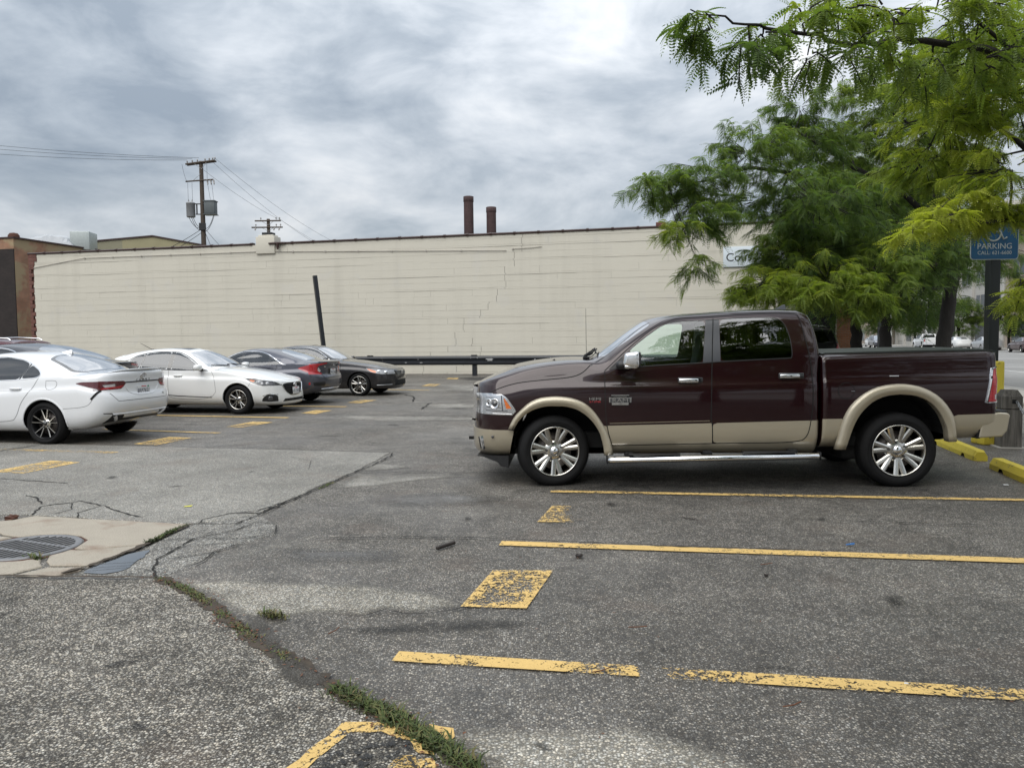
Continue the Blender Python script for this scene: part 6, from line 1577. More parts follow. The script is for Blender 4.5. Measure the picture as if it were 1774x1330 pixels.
# -------- white hatchback, nose to the right
def build_mazda(root, paint):
    P = dict(xf0=-.38, xr0=3.05, bow=.15, edge_drop=.05, wb_in=.05, wroof=.56, zroof=1.455, nf=2.35, nr=2.8, rk=.05, cr=.03, ztopcut=.85,
             prof=[(-.9, .66), (-.7, .76), (-.4, .85), (0, .935), (.4, .99), (.56, 1.01), (.75, 1.11), (1.0, 1.25), (1.25, 1.365), (1.5, 1.43), (1.85, 1.455), (2.3, 1.44), (2.7, 1.385), (2.95, 1.33), (3.2, 1.2), (3.5, 1.05)],
             belt=[(-.9, .60), (-.5, .74), (0, .86), (.5, .935), (1.0, .945), (2.0, .985), (2.5, 1.02), (2.9, 1.07), (3.4, 1.06)],
             sh=[(-.8, .54), (-.3, .70), (0, .77), (1, .79), (2, .83), (3, .90), (3.4, .9)],
             w=[(-.9, .80), (-.38, .865), (0, .885), (.8, .895), (2.0, .8975), (2.7, .89), (3.05, .86), (3.5, .82)], zb=[(-.9, .2), (0, .2), (2.7, .2), (3.5, .28)],
             front=[(-.70, .20), (-.86, .18), (-.92, .22), (-.92, .34), (-.90, .46), (-.885, .60), (-.875, .645), (-.865, .675), (-.85, .69), (-.83, .70), (-.80, .715), (-.76, .735)],
             rear=[(3.3, .32), (3.38, .32), (3.48, .42), (3.53, .55), (3.52, .70), (3.48, .88), (3.46, .92), (3.40, 1.02), (3.30, 1.14), (3.18, 1.24), (3.10, 1.30), (3.04, 1.33)])
    B = Body(P, root, .045)
    dlo = [[(.88, .965), (1.05, 1.10), (1.28, 1.235), (1.52, 1.335), (1.60, 1.345), (1.60, .975)], [(1.70, .985), (1.70, 1.352), (2.0, 1.352), (2.30, 1.32), (2.34, 1.02)], [(2.37, 1.025), (2.335, 1.315), (2.55, 1.255), (2.67, 1.17), (2.62, 1.075)]]
    glasshouse(B, dlo, [(.60, 0), (.64, .40), (.78, .705), (1.33, .54), (1.30, .3), (1.28, 0)], None, M['tint_glass'])
    full = lambda ws: ws + [(x, -y) for x, y in ws[::-1] if y > 1e-6]
    B.take('sunroof', [('top', full([(1.45, 0), (1.45, .38), (1.95, .40), (1.95, 0)]))], M['gloss_black'])
    B.take('rear_screen', [('rear', [(-.55, 1.05), (.55, 1.05), (.48, 1.29), (-.48, 1.29)])], M['dark_glass'])
    B.take_lr('rear_side_fin', [('side', [(2.98, 1.26), (3.12, 1.27), (3.35, 1.08), (3.28, 1.06)])], M['gloss_black'])
    B.take_lr('pillar_trim', [('side', [(1.60, .975), (1.60, 1.347), (1.70, 1.353), (1.70, .98)]), ('side', [(2.34, 1.02), (2.30, 1.32), (2.335, 1.317), (2.37, 1.025)]), ('side', [(2.60, 1.07), (2.68, 1.17), (2.80, 1.17), (2.74, 1.09)]), ('side', [(.70, .945), (.80, .95), (.88, .965), (.88, .99), (.80, .97)])], M['gloss_black'])
    # front
    amb = B.take_lr('indicator', [('side', [(-.40, .735), (-.28, .755), (-.28, .72), (-.36, .70)])], M['amber_lens'])
    br = B.take_lr('lamp_reflector', [('side', [(-.56, .715), (-.43, .74), (-.41, .69), (-.56, .65)])], M['clear_lens'])
    hl = B.take_lr('headlight', [('side', [(-.92, .655), (-.60, .735), (-.38, .775), (-.16, .785), (-.30, .70), (-.52, .63), (-.92, .60)]), ('front', [(.46, .615), (.90, .62), (.90, .74), (.60, .69)])], M['smoke_lens'], off=.004)
    for k in (0, 1):
        for q in (amb[k], br[k]):
            if q and hl[k]: q.parent = hl[k]
    grl = B.take('grille', [('front', [(-.46, .63), (-.30, .655), (.30, .655), (.46, .63), (.36, .47), (.20, .385), (-.20, .385), (-.36, .47)])], M['matt_black'])
    B.take('lower_intake', [('front', [(-.48, .255), (.48, .255), (.42, .32), (-.42, .32)])], M['matt_black'])
    fog = B.take_lr('fog_lamp_recess', [('side', [(-.83, .27), (-.52, .28), (-.60, .40), (-.72, .43), (-.80, .40)]), ('front', [(.60, .27), (.80, .27), (.80, .43), (.70, .41)])], M['black_plastic'])
    wheel_set(root, 2.70, 1.55, .325, .205, .215, 5, (M['alloy'], M['alloy'], M['gloss_black']), B, .365, twin=.22, sw=.026, hubr=.065, dish=.025)
    body = None
    B.take_lr('front_door', [('side', [(.50, .33), (1.62, .33), (1.65, .5), (1.65, .98), (.88, .955), (.62, .93), (.52, .75)])], paint)
    B.take_lr('rear_door', [('side', [(1.66, .33), (2.2, .33), (2.34, .52), (2.50, .72), (2.68, .95), (2.60, 1.05), (1.65, .98)])], paint)
    bon = [(-.74, -.60), (-.60, -.66), (0, -.76), (.50, -.80), (.60, -.60), (.58, 0), (.60, .60), (.50, .80), (0, .76), (-.60, .66), (-.74, .60), (-.80, .35), (-.82, 0), (-.80, -.35)]
    B.take('bonnet', [('top', bon)], paint)
    B.finish('body', paint); arch_lips(root, 2.70, B, .325, .365, paint)
    dk = simple('seam_grey2', (.14, .14, .145), .6)
    B.strip('bonnet_seam', 'top', bon, .007, dk, closed=True)
    for sd in (-1, 1):
        B.strip('door_seam', 'side', [(.62, .93), (.52, .75), (.50, .33), (1.62, .33), (1.65, .5), (1.65, .98)], .007, dk, sd)
        B.strip('door_seam', 'side', [(1.65, .33), (2.2, .33), (2.34, .52), (2.50, .72), (2.68, .95), (2.78, 1.09)], .007, dk, sd)
        B.strip('sill_crease_shade', 'side', [(.6, .37), (1.4, .40), (2.2, .46)], .018, M['grey_pillar'], sd, off=.002)  # flat dark grey band, shade of the lower door crease painted on
        B.strip('window_frame', 'side', [(.70, .945), (.88, .955), (1.65, .965), (2.37, 1.015), (2.62, 1.065), (2.78, 1.10), (2.80, 1.17), (2.68, 1.185), (2.55, 1.27), (2.30, 1.335), (2.0, 1.367), (1.62, 1.36), (1.50, 1.345), (1.26, 1.247), (1.03, 1.11), (.86, .98), (.70, .945)], .022, M['gloss_black'], sd, h=.004)
        B.strip('lamp_edge', 'side', [(-.90, .66), (-.60, .74), (-.38, .78), (-.16, .79)], .008, M['chrome'], sd, h=.003)
        B.strip('bumper_seam', 'side', [(-.30, .69), (-.24, .58)], .005, dk, sd)
        loc, no = B.hit('side', -.70, .335, sd); mb = MB(); mb.lathe([(.001, .006), (.04, .004), (.05, .0), (.055, -.01)], 16, 'Z'); o = mb.build('fog_lamp', M['smoke_lens'], fog[0 if sd < 0 else 1]); o.data.transform(Matrix.Translation(loc + no * .01) @ no.to_track_quat('Z', 'Y').to_matrix().to_4x4())
        B.strip('fog_brow', 'side', [(-.80, .42), (-.70, .435), (-.56, .405)], .02, M['chrome'], sd, h=.006, parent=fog[0 if sd < 0 else 1])
        for x, z, r in ((-.48, .695, .045), (-.64, .665, .038)):
            loc, no = B.hit('side', x, z, sd); mb = MB(); mb.lathe([(.001, .010), (r * .5, .008), (r * .6, .0), (r, .006), (r * 1.05, -.004)], 16, 'Z'); o = mb.build('projector', M['clear_lens'], hl[0 if sd < 0 else 1]); o.data.transform(Matrix.Translation(loc + no * .006) @ no.to_track_quat('Z', 'Y').to_matrix().to_4x4())
        handle(root, B, 1.42, .845, sd, paint); handle(root, B, 2.38, .87, sd, paint)
        mirror_pod(root, B, .86, .985, sd, paint, (.16, .22, .135), .16)
    for z in (.42, .47, .52, .57, .615): B.strip('grille_bar', 'front', [(-.20 - (z - .385) * .9, z), (.20 + (z - .385) * .9, z)], .016, M['black_plastic'], h=.012, parent=grl)
    B.strip('grille_chrome', 'front', [(-.48, .635), (-.38, .47), (-.20, .378), (.20, .378), (.38, .47), (.48, .635)], .018, M['chrome'], h=.008, parent=grl)
    loc, no = B.hit('front', 0, .60); fm = frame_mat(loc + Vector((-.02, 0, 0)), (0, -1, 0), (0, 0, 1)); mb = MB()
    mb.tube([(.062 * math.cos(a), .052 * math.sin(a), 0) for a in np.linspace(0, 2 * math.pi, 25)], .007, 6, cap=False); mb.tube([(-.055, .015, 0), (-.03, .025, 0), (0, -.015, .004), (.03, .025, 0), (.055, .015, 0)], .009, 6); o = mb.build('emblem', M['chrome'], grl); o.data.transform(fm)
    loc, no = B.hit('front', 0, .50); plate(root, loc + Vector((-.03, 0, -.02)), (0, -1, 0), (.05, 0, 1), 'HX 3502', False, .8)
    mb = MB(); mb.tube([(2.62, 0, 1.395), (2.95, 0, 1.56)], [.007, .004], 6); mb.lathe([(.03, 0), (.02, .03), (.001, .04)], 10, 'Z', (2.62, 0, 1.385)); mb.build('roof_aerial', M['matt_black'], root)
    mb = MB(); mb.add([(2.90, -.42, 1.312), (3.12, -.40, 1.285), (3.12, .40, 1.285), (2.90, .42, 1.312), (2.90, -.42, 1.27), (3.12, -.40, 1.255), (3.12, .40, 1.255), (2.90, .42, 1.27)], [(0, 1, 2, 3), (1, 5, 6, 2), (0, 4, 5, 1), (3, 2, 6, 7), (4, 7, 6, 5)]); mb.build('tailgate_spoiler', paint, root)
    mb = MB(); mb.tube([(.62, -.55, 1.03), (.70, -.1, 1.075), (.68, .1, 1.07)], .008, 5); mb.tube([(.62, .1, 1.04), (.72, .5, 1.07), (.76, .62, 1.065)], .008, 5); mb.build('wipers', M['matt_black'], root)
    mb = MB(); mb.box((1.9, 0, .4), (2.2, 1.45, .05)); mb.build('cabin_floor', M['matt_black'], root)
    mb = MB(); mb.box((.78, 0, .86), (.45, 1.4, .2), bev=.05); mb.build('dashboard', M['seat'], root)
    add_seats(root, ((1.30, 'pair'), (2.18, 'bench')), .48, .35, M['seat']); steering(root, .98, -.35, .92)
    return B

# -------- grey saloon with large red lamps, seen from behind
def build_civic(root, paint):
    P = dict(xf0=-.42, xr0=3.25, bow=.16, edge_drop=.05, wb_in=.05, wroof=.55, zroof=1.416, nf=2.5, nr=2.9, rk=.05, cr=.035, ztopcut=.9,
             prof=[(-.85, .66), (-.5, .80), (0, .89), (.4, .95), (.58, .975), (.8, 1.09), (1.1, 1.25), (1.4, 1.365), (1.7, 1.41), (2.0, 1.416), (2.4, 1.385), (2.8, 1.29), (3.1, 1.19), (3.35, 1.10), (3.5, 1.08), (3.68, 1.075), (3.8, 1.07)],
             belt=[(-.9, .62), (0, .83), (.6, .91), (1.2, .93), (2.0, .95), (2.6, .985), (3.0, 1.02), (3.4, 1.035), (3.8, 1.02)],
             sh=[(-.8, .58), (0, .72), (1, .77), (2, .80), (3, .84), (3.8, .86)],
             w=[(-.9, .80), (-.42, .86), (0, .885), (.8, .895), (2.0, .90), (2.7, .905), (3.0, .89), (3.25, .87), (3.8, .83)], zb=[(-.9, .2), (0, .2), (2.7, .2), (3.2, .24), (3.8, .3)],
             front=[(-.7, .2), (-.82, .2), (-.86, .26), (-.88, .36), (-.88, .48), (-.86, .58), (-.84, .62), (-.82, .65), (-.80, .67), (-.77, .69), (-.72, .71), (-.66, .74)],
             rear=[(3.55, .32), (3.62, .32), (3.70, .40), (3.75, .50), (3.76, .60), (3.73, .70), (3.70, .745), (3.71, .92), (3.735, 1.01), (3.73, 1.05), (3.64, 1.065), (3.52, 1.075)])
    B = Body(P, root, .05)
    dlo = [[(.80, .955), (1.15, 1.16), (1.42, 1.275), (1.58, 1.305), (1.58, .95)], [(1.66, .955), (1.66, 1.312), (2.0, 1.31), (2.26, 1.255), (2.38, 1.20), (2.36, .985)], [(2.43, .99), (2.45, 1.165), (2.62, 1.075), (2.70, 1.02), (2.66, 1.0)]]
    glasshouse(B, dlo, [(.64, 0), (.68, .45), (.80, .68), (1.36, .50), (1.32, .25), (1.30, 0)], [(2.45, 0), (2.48, .28), (2.58, .50), (3.05, .60), (3.22, .54), (3.30, .3), (3.31, 0)], M['tint_glass'])
    B.take_lr('pillar_trim', [('side', [(1.58, .95), (1.58, 1.307), (1.66, 1.313), (1.66, .955)]), ('side', [(2.36, .985), (2.38, 1.205), (2.45, 1.168), (2.43, .99)])], M['gloss_black'])
    cl = B.take_lr('lamp_clear_section', [('rear', [(.56, .84), (.60, .80), (.66, .84), (.64, .92)])], M['white_lens'])
    tl = B.take_lr('tail_light', [('side', [(3.16, .90), (3.22, .93), (3.45, .985), (4.0, 1.02), (4.0, .93), (3.70, .90), (4.0, .80), (4.0, .735), (3.5, .77)]), ('rear', [(.50, .765), (.58, .745), (.93, .76), (.93, 1.0), (.50, 1.02), (.34, 1.035), (.34, 1.01), (.62, .965), (.68, .90), (.58, .79)])], M['red_lens'], off=.005)
    lid = B.take('boot_lid', [('rear', [(-.48, .66), (.48, .66), (.60, .80), (.66, .98), (.66, 1.2), (-.66, 1.2), (-.66, .98), (-.60, .80)])], paint)
    for k in (0, 1):
        if cl[k] and tl[k]: cl[k].parent = tl[k]
    ve = B.take_lr('bumper_vent', [('rear', [(.46, .46), (.78, .47), (.80, .56), (.48, .565)])], M['black_plastic'])
    B.take_lr('bumper_reflector', [('side', [(3.45, .50), (3.49, .50), (3.49, .56), (3.45, .555)])], M['red_lens'])
    B.take_lr('rear_door', [('side', [(1.62, .33), (2.2, .33), (2.32, .5), (2.45, .70), (2.62, .9), (2.62, .985), (1.62, .95)])], paint)
    B.take_lr('front_door', [('side', [(.52, .33), (1.62, .33), (1.62, .95), (.80, .94), (.52, .89)])], paint)
    wheel_set(root, 2.70, 1.56, .325, .215, .225, 5, (M['alloy'], M['alloy_dark'], M['gloss_black']), B, .362, twin=.2, sw=.03, hubr=.065, dish=.03)
    B.finish('body', paint); arch_lips(root, 2.70, B, .325, .362, paint); dk = M['matt_black']
    for sd in (-1, 1):
        B.strip('door_seam', 'side', [(2.62, .99), (2.62, .9), (2.45, .70), (2.32, .5), (2.2, .33), (.52, .33)], .008, dk, sd)
        B.strip('door_seam', 'side', [(1.62, .95), (1.62, .33)], .008, dk, sd)
        B.strip('fuel_flap_seam', 'side', [(2.80, .93), (2.98, .935), (2.97, .79), (2.80, .79)], .006, dk, sd, closed=True) if sd > 0 else None
        B.strip('window_chrome', 'side', [(1.0, 1.09), (1.15, 1.178), (1.42, 1.292), (1.62, 1.328), (2.0, 1.328), (2.28, 1.27), (2.47, 1.175), (2.64, 1.082), (2.76, 1.015), (2.86, .998)], .026, M['chrome'], sd, h=.008)
        handle(root, B, 2.30, .85, sd, M['gloss_black']); handle(root, B, 1.34, .83, sd, paint); mirror_pod(root, B, .92, .975, sd, paint)
        B.strip('boot_seam', 'rear', [(sd * .48, .66), (sd * .60, .80)], .010, dk)
        B.strip('vent_bar', 'rear', [(sd * .48, .515), (sd * .78, .52)], .02, M['matt_black'], h=.01)
    B.strip('boot_seam', 'rear', [(-.48, .66), (.48, .66)], .010, dk)
    B.strip('bumper_chrome', 'rear', [(-.55, .385), (.55, .385)], .022, M['chrome'], h=.01)
    B.strip('boot_lip', 'rear', [(-.62, 1.045), (.62, 1.045)], .02, paint, h=.02, parent=lid)
    B.strip('plate_recess', 'rear', [(-.26, .80), (.26, .80)], .16, M['black_plastic'], off=.004, parent=lid)
    loc, no = B.hit('rear', 0, .80); plate(root, loc + Vector((.014, 0, 0)), (0, 1, 0), (.06, 0, 1), 'JHR 7261', False, .78)
    loc, no = B.hit('rear', 0, .97); fm = frame_mat(loc + no * .008, (0, 1, 0), (0, 0, 1)); mb = MB()
    for a, b in (((-.028, -.04), (-.036, .04)), ((.028, -.04), (.036, .04)), ((-.03, 0), (.03, 0))): mb.tube([(*a, 0), (*b, 0)], .008, 5)
    o = mb.build('emblem', M['chrome'], lid); o.data.transform(fm)
    loc, no = B.hit('rear', -.40, .93); text_mesh('model_lettering', 'CIVIC', .045, M['chrome'], lid, frame_mat(loc + no * .004, (0, 1, 0), (0, 0, 1)), .001, sx=1.4)
    mb = MB(); mb.box((1.9, 0, .4), (2.3, 1.45, .05)); mb.box((2.9, 0, .94), (.7, 1.1, .04)); mb.build('cabin_floor', M['matt_black'], root)
    add_seats(root, ((1.28, 'pair'), (2.15, 'bench')), .46, .35, M['seat']); steering(root, .96, -.35, .9)
    return B

# -------- dark grey saloon, nose to the right
def build_accord(root, paint):
    P = dict(xf0=-.45, xr0=3.45, bow=.14, edge_drop=.05, wb_in=.05, wroof=.57, zroof=1.476, nf=2.5, nr=2.9, rk=.05, cr=.03, ztopcut=.9,
             prof=[(-1.0, .70), (-.7, .82), (-.4, .89), (0, .955), (.4, 1.01), (.62, 1.03), (.85, 1.16), (1.15, 1.32), (1.4, 1.415), (1.7, 1.465), (2.0, 1.476), (2.4, 1.45), (2.7, 1.39), (3.0, 1.27), (3.25, 1.15), (3.45, 1.11), (3.8, 1.10), (4.0, 1.08)],
             belt=[(-1.0, .66), (-.5, .80), (0, .89), (.6, .96), (1.2, .98), (2.0, 1.0), (2.8, 1.02), (3.4, 1.04), (4.0, 1.02)],
             sh=[(-.9, .58), (-.4, .70), (0, .77), (1, .81), (2, .84), (3, .87), (4, .88)],
             w=[(-1.0, .82), (-.45, .885), (0, .91), (.8, .92), (2.0, .923), (2.8, .92), (3.1, .91), (3.45, .88), (4.0, .85)], zb=[(-1.0, .2), (0, .2), (2.8, .2), (4, .28)],
             front=[(-.75, .2), (-.90, .19), (-.95, .25), (-.97, .36), (-.965, .48), (-.95, .64), (-.94, .69), (-.92, .72), (-.90, .735), (-.87, .75), (-.83, .765), (-.78, .785)],
             rear=[(3.7, .3), (3.8, .3), (3.9, .4), (3.95, .5), (3.96, .62), (3.93, .78), (3.91, .84), (3.90, .98), (3.88, 1.03), (3.85, 1.06), (3.78, 1.08), (3.65, 1.09)])
    B = Body(P, root, .05)
    dlo = [[(.90, 1.01), (1.15, 1.18), (1.42, 1.315), (1.64, 1.365), (1.64, 1.005)], [(1.72, 1.01), (1.72, 1.372), (2.1, 1.365), (2.45, 1.27), (2.40, 1.03)], [(2.44, 1.035), (2.49, 1.255), (2.68, 1.14), (2.66, 1.05)]]
    glasshouse(B, dlo, [(.70, 0), (.74, .45), (.88, .72), (1.40, .545), (1.36, .3), (1.34, 0)], [(2.60, 0), (2.64, .3), (2.74, .5), (3.10, .60), (3.22, .3), (3.23, 0)], M['tint_glass'])
    full = lambda ws: ws + [(x, -y) for x, y in ws[::-1] if y > 1e-6]
    B.take('sunroof', [('top', full([(1.55, 0), (1.55, .40), (2.0, .42), (2.0, 0)]))], M['gloss_black'])
    B.take_lr('pillar_trim', [('side', [(1.64, 1.005), (1.64, 1.367), (1.72, 1.373), (1.72, 1.01)]), ('side', [(2.40, 1.03), (2.45, 1.272), (2.49, 1.257), (2.44, 1.035)])], M['gloss_black'])
    amb = B.take_lr('indicator', [('side', [(-.52, .70), (-.36, .76), (-.22, .785), (-.36, .69), (-.50, .655)])], M['amber_lens'])
    hl = B.take_lr('headlight', [('side', [(-1.0, .715), (-.70, .745), (-.36, .79), (-.18, .80), (-.36, .68), (-.60, .63), (-1.0, .61)]), ('front', [(.42, .615), (.95, .62), (.95, .76), (.46, .715)])], M['clear_lens'], off=.004)
    for k in (0, 1):
        if amb[k] and hl[k]: amb[k].parent = hl[k]
    grl = B.take('grille', [('front', [(-.42, .715), (.42, .715), (.32, .58), (-.32, .58)])], M['matt_black'])
    B.take('lower_intake', [('front', [(-.46, .28), (.46, .28), (.44, .45), (-.44, .45)])], M['matt_black'])
    B.take_lr('fog_panel', [('side', [(-.92, .30), (-.50, .30), (-.60, .43), (-.92, .44)])], M['black_plastic'])
    wheel_set(root, 2.80, 1.59, .33, .225, .245, 5, (M['alloy'], M['alloy'], M['gloss_black']), B, .368, twin=.2, sw=.036, hubr=.07, dish=.03)
    bon = [(-.80, -.62), (-.60, -.70), (0, -.79), (.55, -.83), (.68, -.62), (.66, 0), (.68, .62), (.55, .83), (0, .79), (-.60, .70), (-.80, .62), (-.86, .35), (-.88, 0), (-.86, -.35)]
    B.take('bonnet', [('top', bon)], paint)
    B.take_lr('front_door', [('side', [(.55, .33), (1.68, .33), (1.68, 1.0), (.90, .99), (.55, .94)])], paint)
    B.take_lr('rear_door', [('side', [(1.68, .33), (2.2, .33), (2.35, .5), (2.45, .7), (2.62, .9), (2.64, 1.02), (1.68, 1.0)])], paint)
    B.finish('body', paint); arch_lips(root, 2.80, B, .33, .368, paint); dk = M['matt_black']
    B.strip('bonnet_seam', 'top', bon, .008, dk, closed=True)
    for sd in (-1, 1):
        B.strip('door_seam', 'side', [(.55, .94), (.55, .33), (1.68, .33), (1.68, 1.0)], .008, dk, sd)
        B.strip('window_chrome', 'side', [(.84, .985), (1.15, 1.20), (1.42, 1.333), (1.68, 1.388), (2.1, 1.383), (2.47, 1.285), (2.70, 1.145)], .020, M['chrome'], sd, h=.007)
        B.strip('lower_chrome', 'side', [(-.88, .315), (-.52, .305)], .03, M['steel'], sd, h=.012)
        handle(root, B, 1.42, .86, sd, paint); handle(root, B, 2.34, .88, sd, paint); mirror_pod(root, B, .95, 1.02, sd, paint)
        for x, z, r in ((-.58, .71, .05), (-.76, .68, .045)):
            loc, no = B.hit('side', x, z, sd); mb = MB(); mb.lathe([(.001, .010), (r * .5, .008), (r * .6, .0), (r, .006), (r * 1.05, -.004)], 16, 'Z'); o = mb.build('projector', M['chrome'], hl[0 if sd < 0 else 1]); o.data.transform(Matrix.Translation(loc + no * .006) @ no.to_track_quat('Z', 'Y').to_matrix().to_4x4())
    for z, w_ in ((.70, .41), (.665, .39), (.63, .36), (.60, .34)): B.strip('grille_bar', 'front', [(-w_, z), (w_, z)], .02, M['chrome'] if z > .69 else M['steel'], h=.014, parent=grl)
    loc, no = B.hit('front', 0, .655); fm = frame_mat(loc + Vector((-.03, 0, 0)), (0, -1, 0), (0, 0, 1)); mb = MB()
    for a, b in (((-.035, -.045), (-.045, .045)), ((.035, -.045), (.045, .045)), ((-.04, 0), (.04, 0))): mb.tube([(*a, 0), (*b, 0)], .010, 5)
    o = mb.build('emblem', M['chrome'], grl); o.data.transform(fm)
    mb = MB(); mb.box((1.9, 0, .4), (2.3, 1.45, .05)); mb.build('cabin_floor', M['matt_black'], root)
    mb = MB(); mb.box((.85, 0, .88), (.45, 1.4, .2), bev=.05); mb.build('dashboard', M['seat'], root)
    add_seats(root, ((1.34, 'pair'), (2.2, 'bench')), .5, .36, M['seat_light']); steering(root, 1.02, -.36, .94)
    return B

M['white_paint'] = car_paint('white_pearl', (0.72, 0.73, 0.745), 0.0, 0.3, 0.10)
M['white_paint2'] = car_paint('white_solid', (0.74, 0.745, 0.735), 0.0, 0.3, 0.16)
M['grey_paint'] = car_paint('gunmetal', (0.075, 0.078, 0.098), 0.5, 0.34, 0.2)
M['dark_paint'] = car_paint('charcoal', (0.030, 0.029, 0.031), 0.5, 0.34, 0.25)
def park(root, contact, axle, half, yaw, near):
    """put the car so that the outer foot of the given near wheel stands on contact; near=-1/+1 side"""
    A = Vector((math.cos(yaw), math.sin(yaw), 0)); N = Vector((-math.sin(yaw), math.cos(yaw), 0))
    o = Vector((contact[0], contact[1], 0)) - A * axle - N * near * half
    root.location = o; root.rotation_euler = (0, 0, yaw)
camry = thing('sedan_car', 'nearest white sedan at the left edge, seen from behind with boot spoiler', 'car', group='cars parked in the left row')
build_camry(camry, M['white_paint']); park(camry, (-7.20, 11.84), 2.825, .915, R(-10.0), -1)
mazda = thing('hatchback_car', 'white hatchback facing right with dark grille and sunroof', 'car', group='cars parked in the left row')
build_mazda(mazda, M['white_paint2']); park(mazda, (-5.92, 16.63), 0.0, .88, R(180 - 11.0), 1)
civic = thing('sedan_car', 'dark grey sedan seen from behind with large red tail lamps, beyond the white hatchback', 'car', group='cars parked in the left row')
build_civic(civic, M['grey_paint']); park(civic, (-5.72, 19.0), 2.70, .89, R(-11.0), -1)
accord = thing('sedan_car', 'black sedan facing right with chrome grille, farthest of the left row by the guardrail', 'car', group='cars parked in the left row')
build_accord(accord, M['dark_paint']); park(accord, (-4.36, 21.98), 0.0, .91, R(180 - 11.0), 1)
# ================================================================== MORE VEHICLES
def build_suv(root, paint, rails=True, lo=True):
    P = dict(xf0=-.45, xr0=3.45, bow=.12, edge_drop=.06, wb_in=.05, wroof=.66, zroof=1.75, nf=2.8, nr=4.5, rk=.05, cr=.03, ztopcut=.95,
             prof=[(-.9, .85), (-.5, 1.02), (0, 1.08), (.5, 1.13), (.62, 1.15), (.9, 1.36), (1.2, 1.58), (1.45, 1.70), (1.8, 1.745), (2.3, 1.755), (3.0, 1.73), (3.4, 1.69), (3.8, 1.6)],
             belt=[(-.9, .80), (0, 1.0), (.6, 1.07), (1.5, 1.09), (2.5, 1.12), (3.8, 1.13)], sh=[(-.9, .74), (0, .88), (1.5, .94), (3.8, .97)],
             w=[(-.9, .84), (-.45, .89), (0, .92), (.8, .93), (2.0, .935), (2.75, .935), (3.1, .93), (3.45, .91), (3.8, .89)], zb=[(-.9, .3), (3.8, .32)],
             front=[(-.7, .3), (-.82, .3), (-.87, .38), (-.9, .5), (-.9, .62), (-.88, .82), (-.87, .86), (-.85, .89), (-.83, .91), (-.8, .93), (-.75, .95), (-.7, .97)],
             rear=[(3.65, .38), (3.70, .38), (3.78, .45), (3.80, .6), (3.79, .75), (3.75, .94), (3.74, 1.0), (3.71, 1.12), (3.62, 1.40), (3.52, 1.62), (3.48, 1.67), (3.46, 1.69)])
    B = Body(P, root, .08)
    for w in ([(.95, 1.12), (1.3, 1.42), (1.55, 1.58), (1.72, 1.60), (1.72, 1.11)], [(1.80, 1.12), (1.80, 1.605), (2.60, 1.60), (2.60, 1.14)], [(2.68, 1.15), (2.68, 1.595), (3.2, 1.565), (3.38, 1.18)]): B.take_lr('side_window', [('side', w)], M['dark_glass'])
    B.take('windscreen', [('top', [(.70, -.70), (1.38, -.58), (1.36, 0), (1.38, .58), (.70, .70), (.66, 0)])], M['screen_glass'])
    B.take('rear_screen', [('rear', [(-.62, 1.18), (.62, 1.18), (.55, 1.60), (-.55, 1.60)])], M['dark_glass'])
    B.take_lr('tail_light', [('rear', [(.70, .90), (.95, .90), (.95, 1.15), (.74, 1.12)]), ('side', [(3.55, .92), (3.9, .9), (3.9, 1.12), (3.62, 1.10)])], M['red_lens'], off=.004)
    B.take_lr('headlight', [('side', [(-1, .78), (-.5, .86), (-.45, .92), (-1, .92)]), ('front', [(.5, .78), (.95, .78), (.95, .92), (.5, .9)])], M['clear_lens'], off=.004)
    B.take('grille', [('front', [(-.45, .62), (.45, .62), (.48, .86), (-.48, .86)])], M['black_plastic'])
    wheel_set(root, 2.75, 1.60, .36, .23, .235, 5, (M['alloy'], M['alloy'], M['gloss_black']), B, .41, sw=.05, hubr=.07, lo=lo)
    B.finish('body', paint); wheel_well(root, 0, .36, .405, .88, .45); wheel_well(root, 2.75, .36, .405, .88, .45)
    for sd in (-1, 1):
        if rails:
            mb = MB(); mb.tube([(1.5, sd * .60, 1.70), (1.6, sd * .60, 1.765), (2.4, sd * .60, 1.785), (3.2, sd * .58, 1.745), (3.3, sd * .58, 1.69)], .018, 6); mb.build('roof_rail', M['chrome'], root)
        mirror_pod(root, B, 1.05, 1.16, sd, paint)
        B.strip('door_seam', 'side', [(.7, 1.06), (.66, .42), (1.76, .42), (1.76, 1.1)], .012, M['matt_black'], sd, step=.08)
        B.strip('door_seam', 'side', [(1.76, .42), (2.3, .42), (2.5, .8), (2.64, 1.12)], .012, M['matt_black'], sd, step=.08)
    mb = MB(); mb.box((2.0, 0, .55), (2.6, 1.5, .06)); mb.build('cabin_floor', M['matt_black'], root)
    add_seats(root, ((1.35, 'pair'), (2.25, 'bench')), .72, .38, M['seat'])
    return B
def recolour(o, m):
    for sl in o.material_slots:
        if sl.material in m: sl.link = 'OBJECT'; sl.material = m[sl.material] if not isinstance(sl.material, str) else sl.material
    for c in o.children: recolour(c, m)
def recol(o, old, new):
    for i, sl in enumerate(o.material_slots):
        if sl.material is not None and sl.material.name == old.name: sl.link = 'OBJECT'; sl.material = new
    for c in o.children: recol(c, old, new)
def clone(src, name, label, cat, loc, yaw, old, new, group, scale=1.0, skip=()):
    def ct(o, parent):
        if any(o.name.startswith(s_) for s_ in skip): return None
        c = o.copy(); COL.objects.link(c); c.parent = parent
        for ch in list(o.children): ct(ch, c)
        return c
    c = ct(src, None); c.name = name
    c.location = loc; c.rotation_euler = (0, 0, yaw); c.scale = (scale,) * 3
    c['label'] = label; c['category'] = cat; c['group'] = group
    for a, b in zip(old, new): recol(c, a, b)
    return c
M['navy_paint'] = car_paint('dark_navy', (0.022, 0.022, 0.030), 0.4, 0.32)
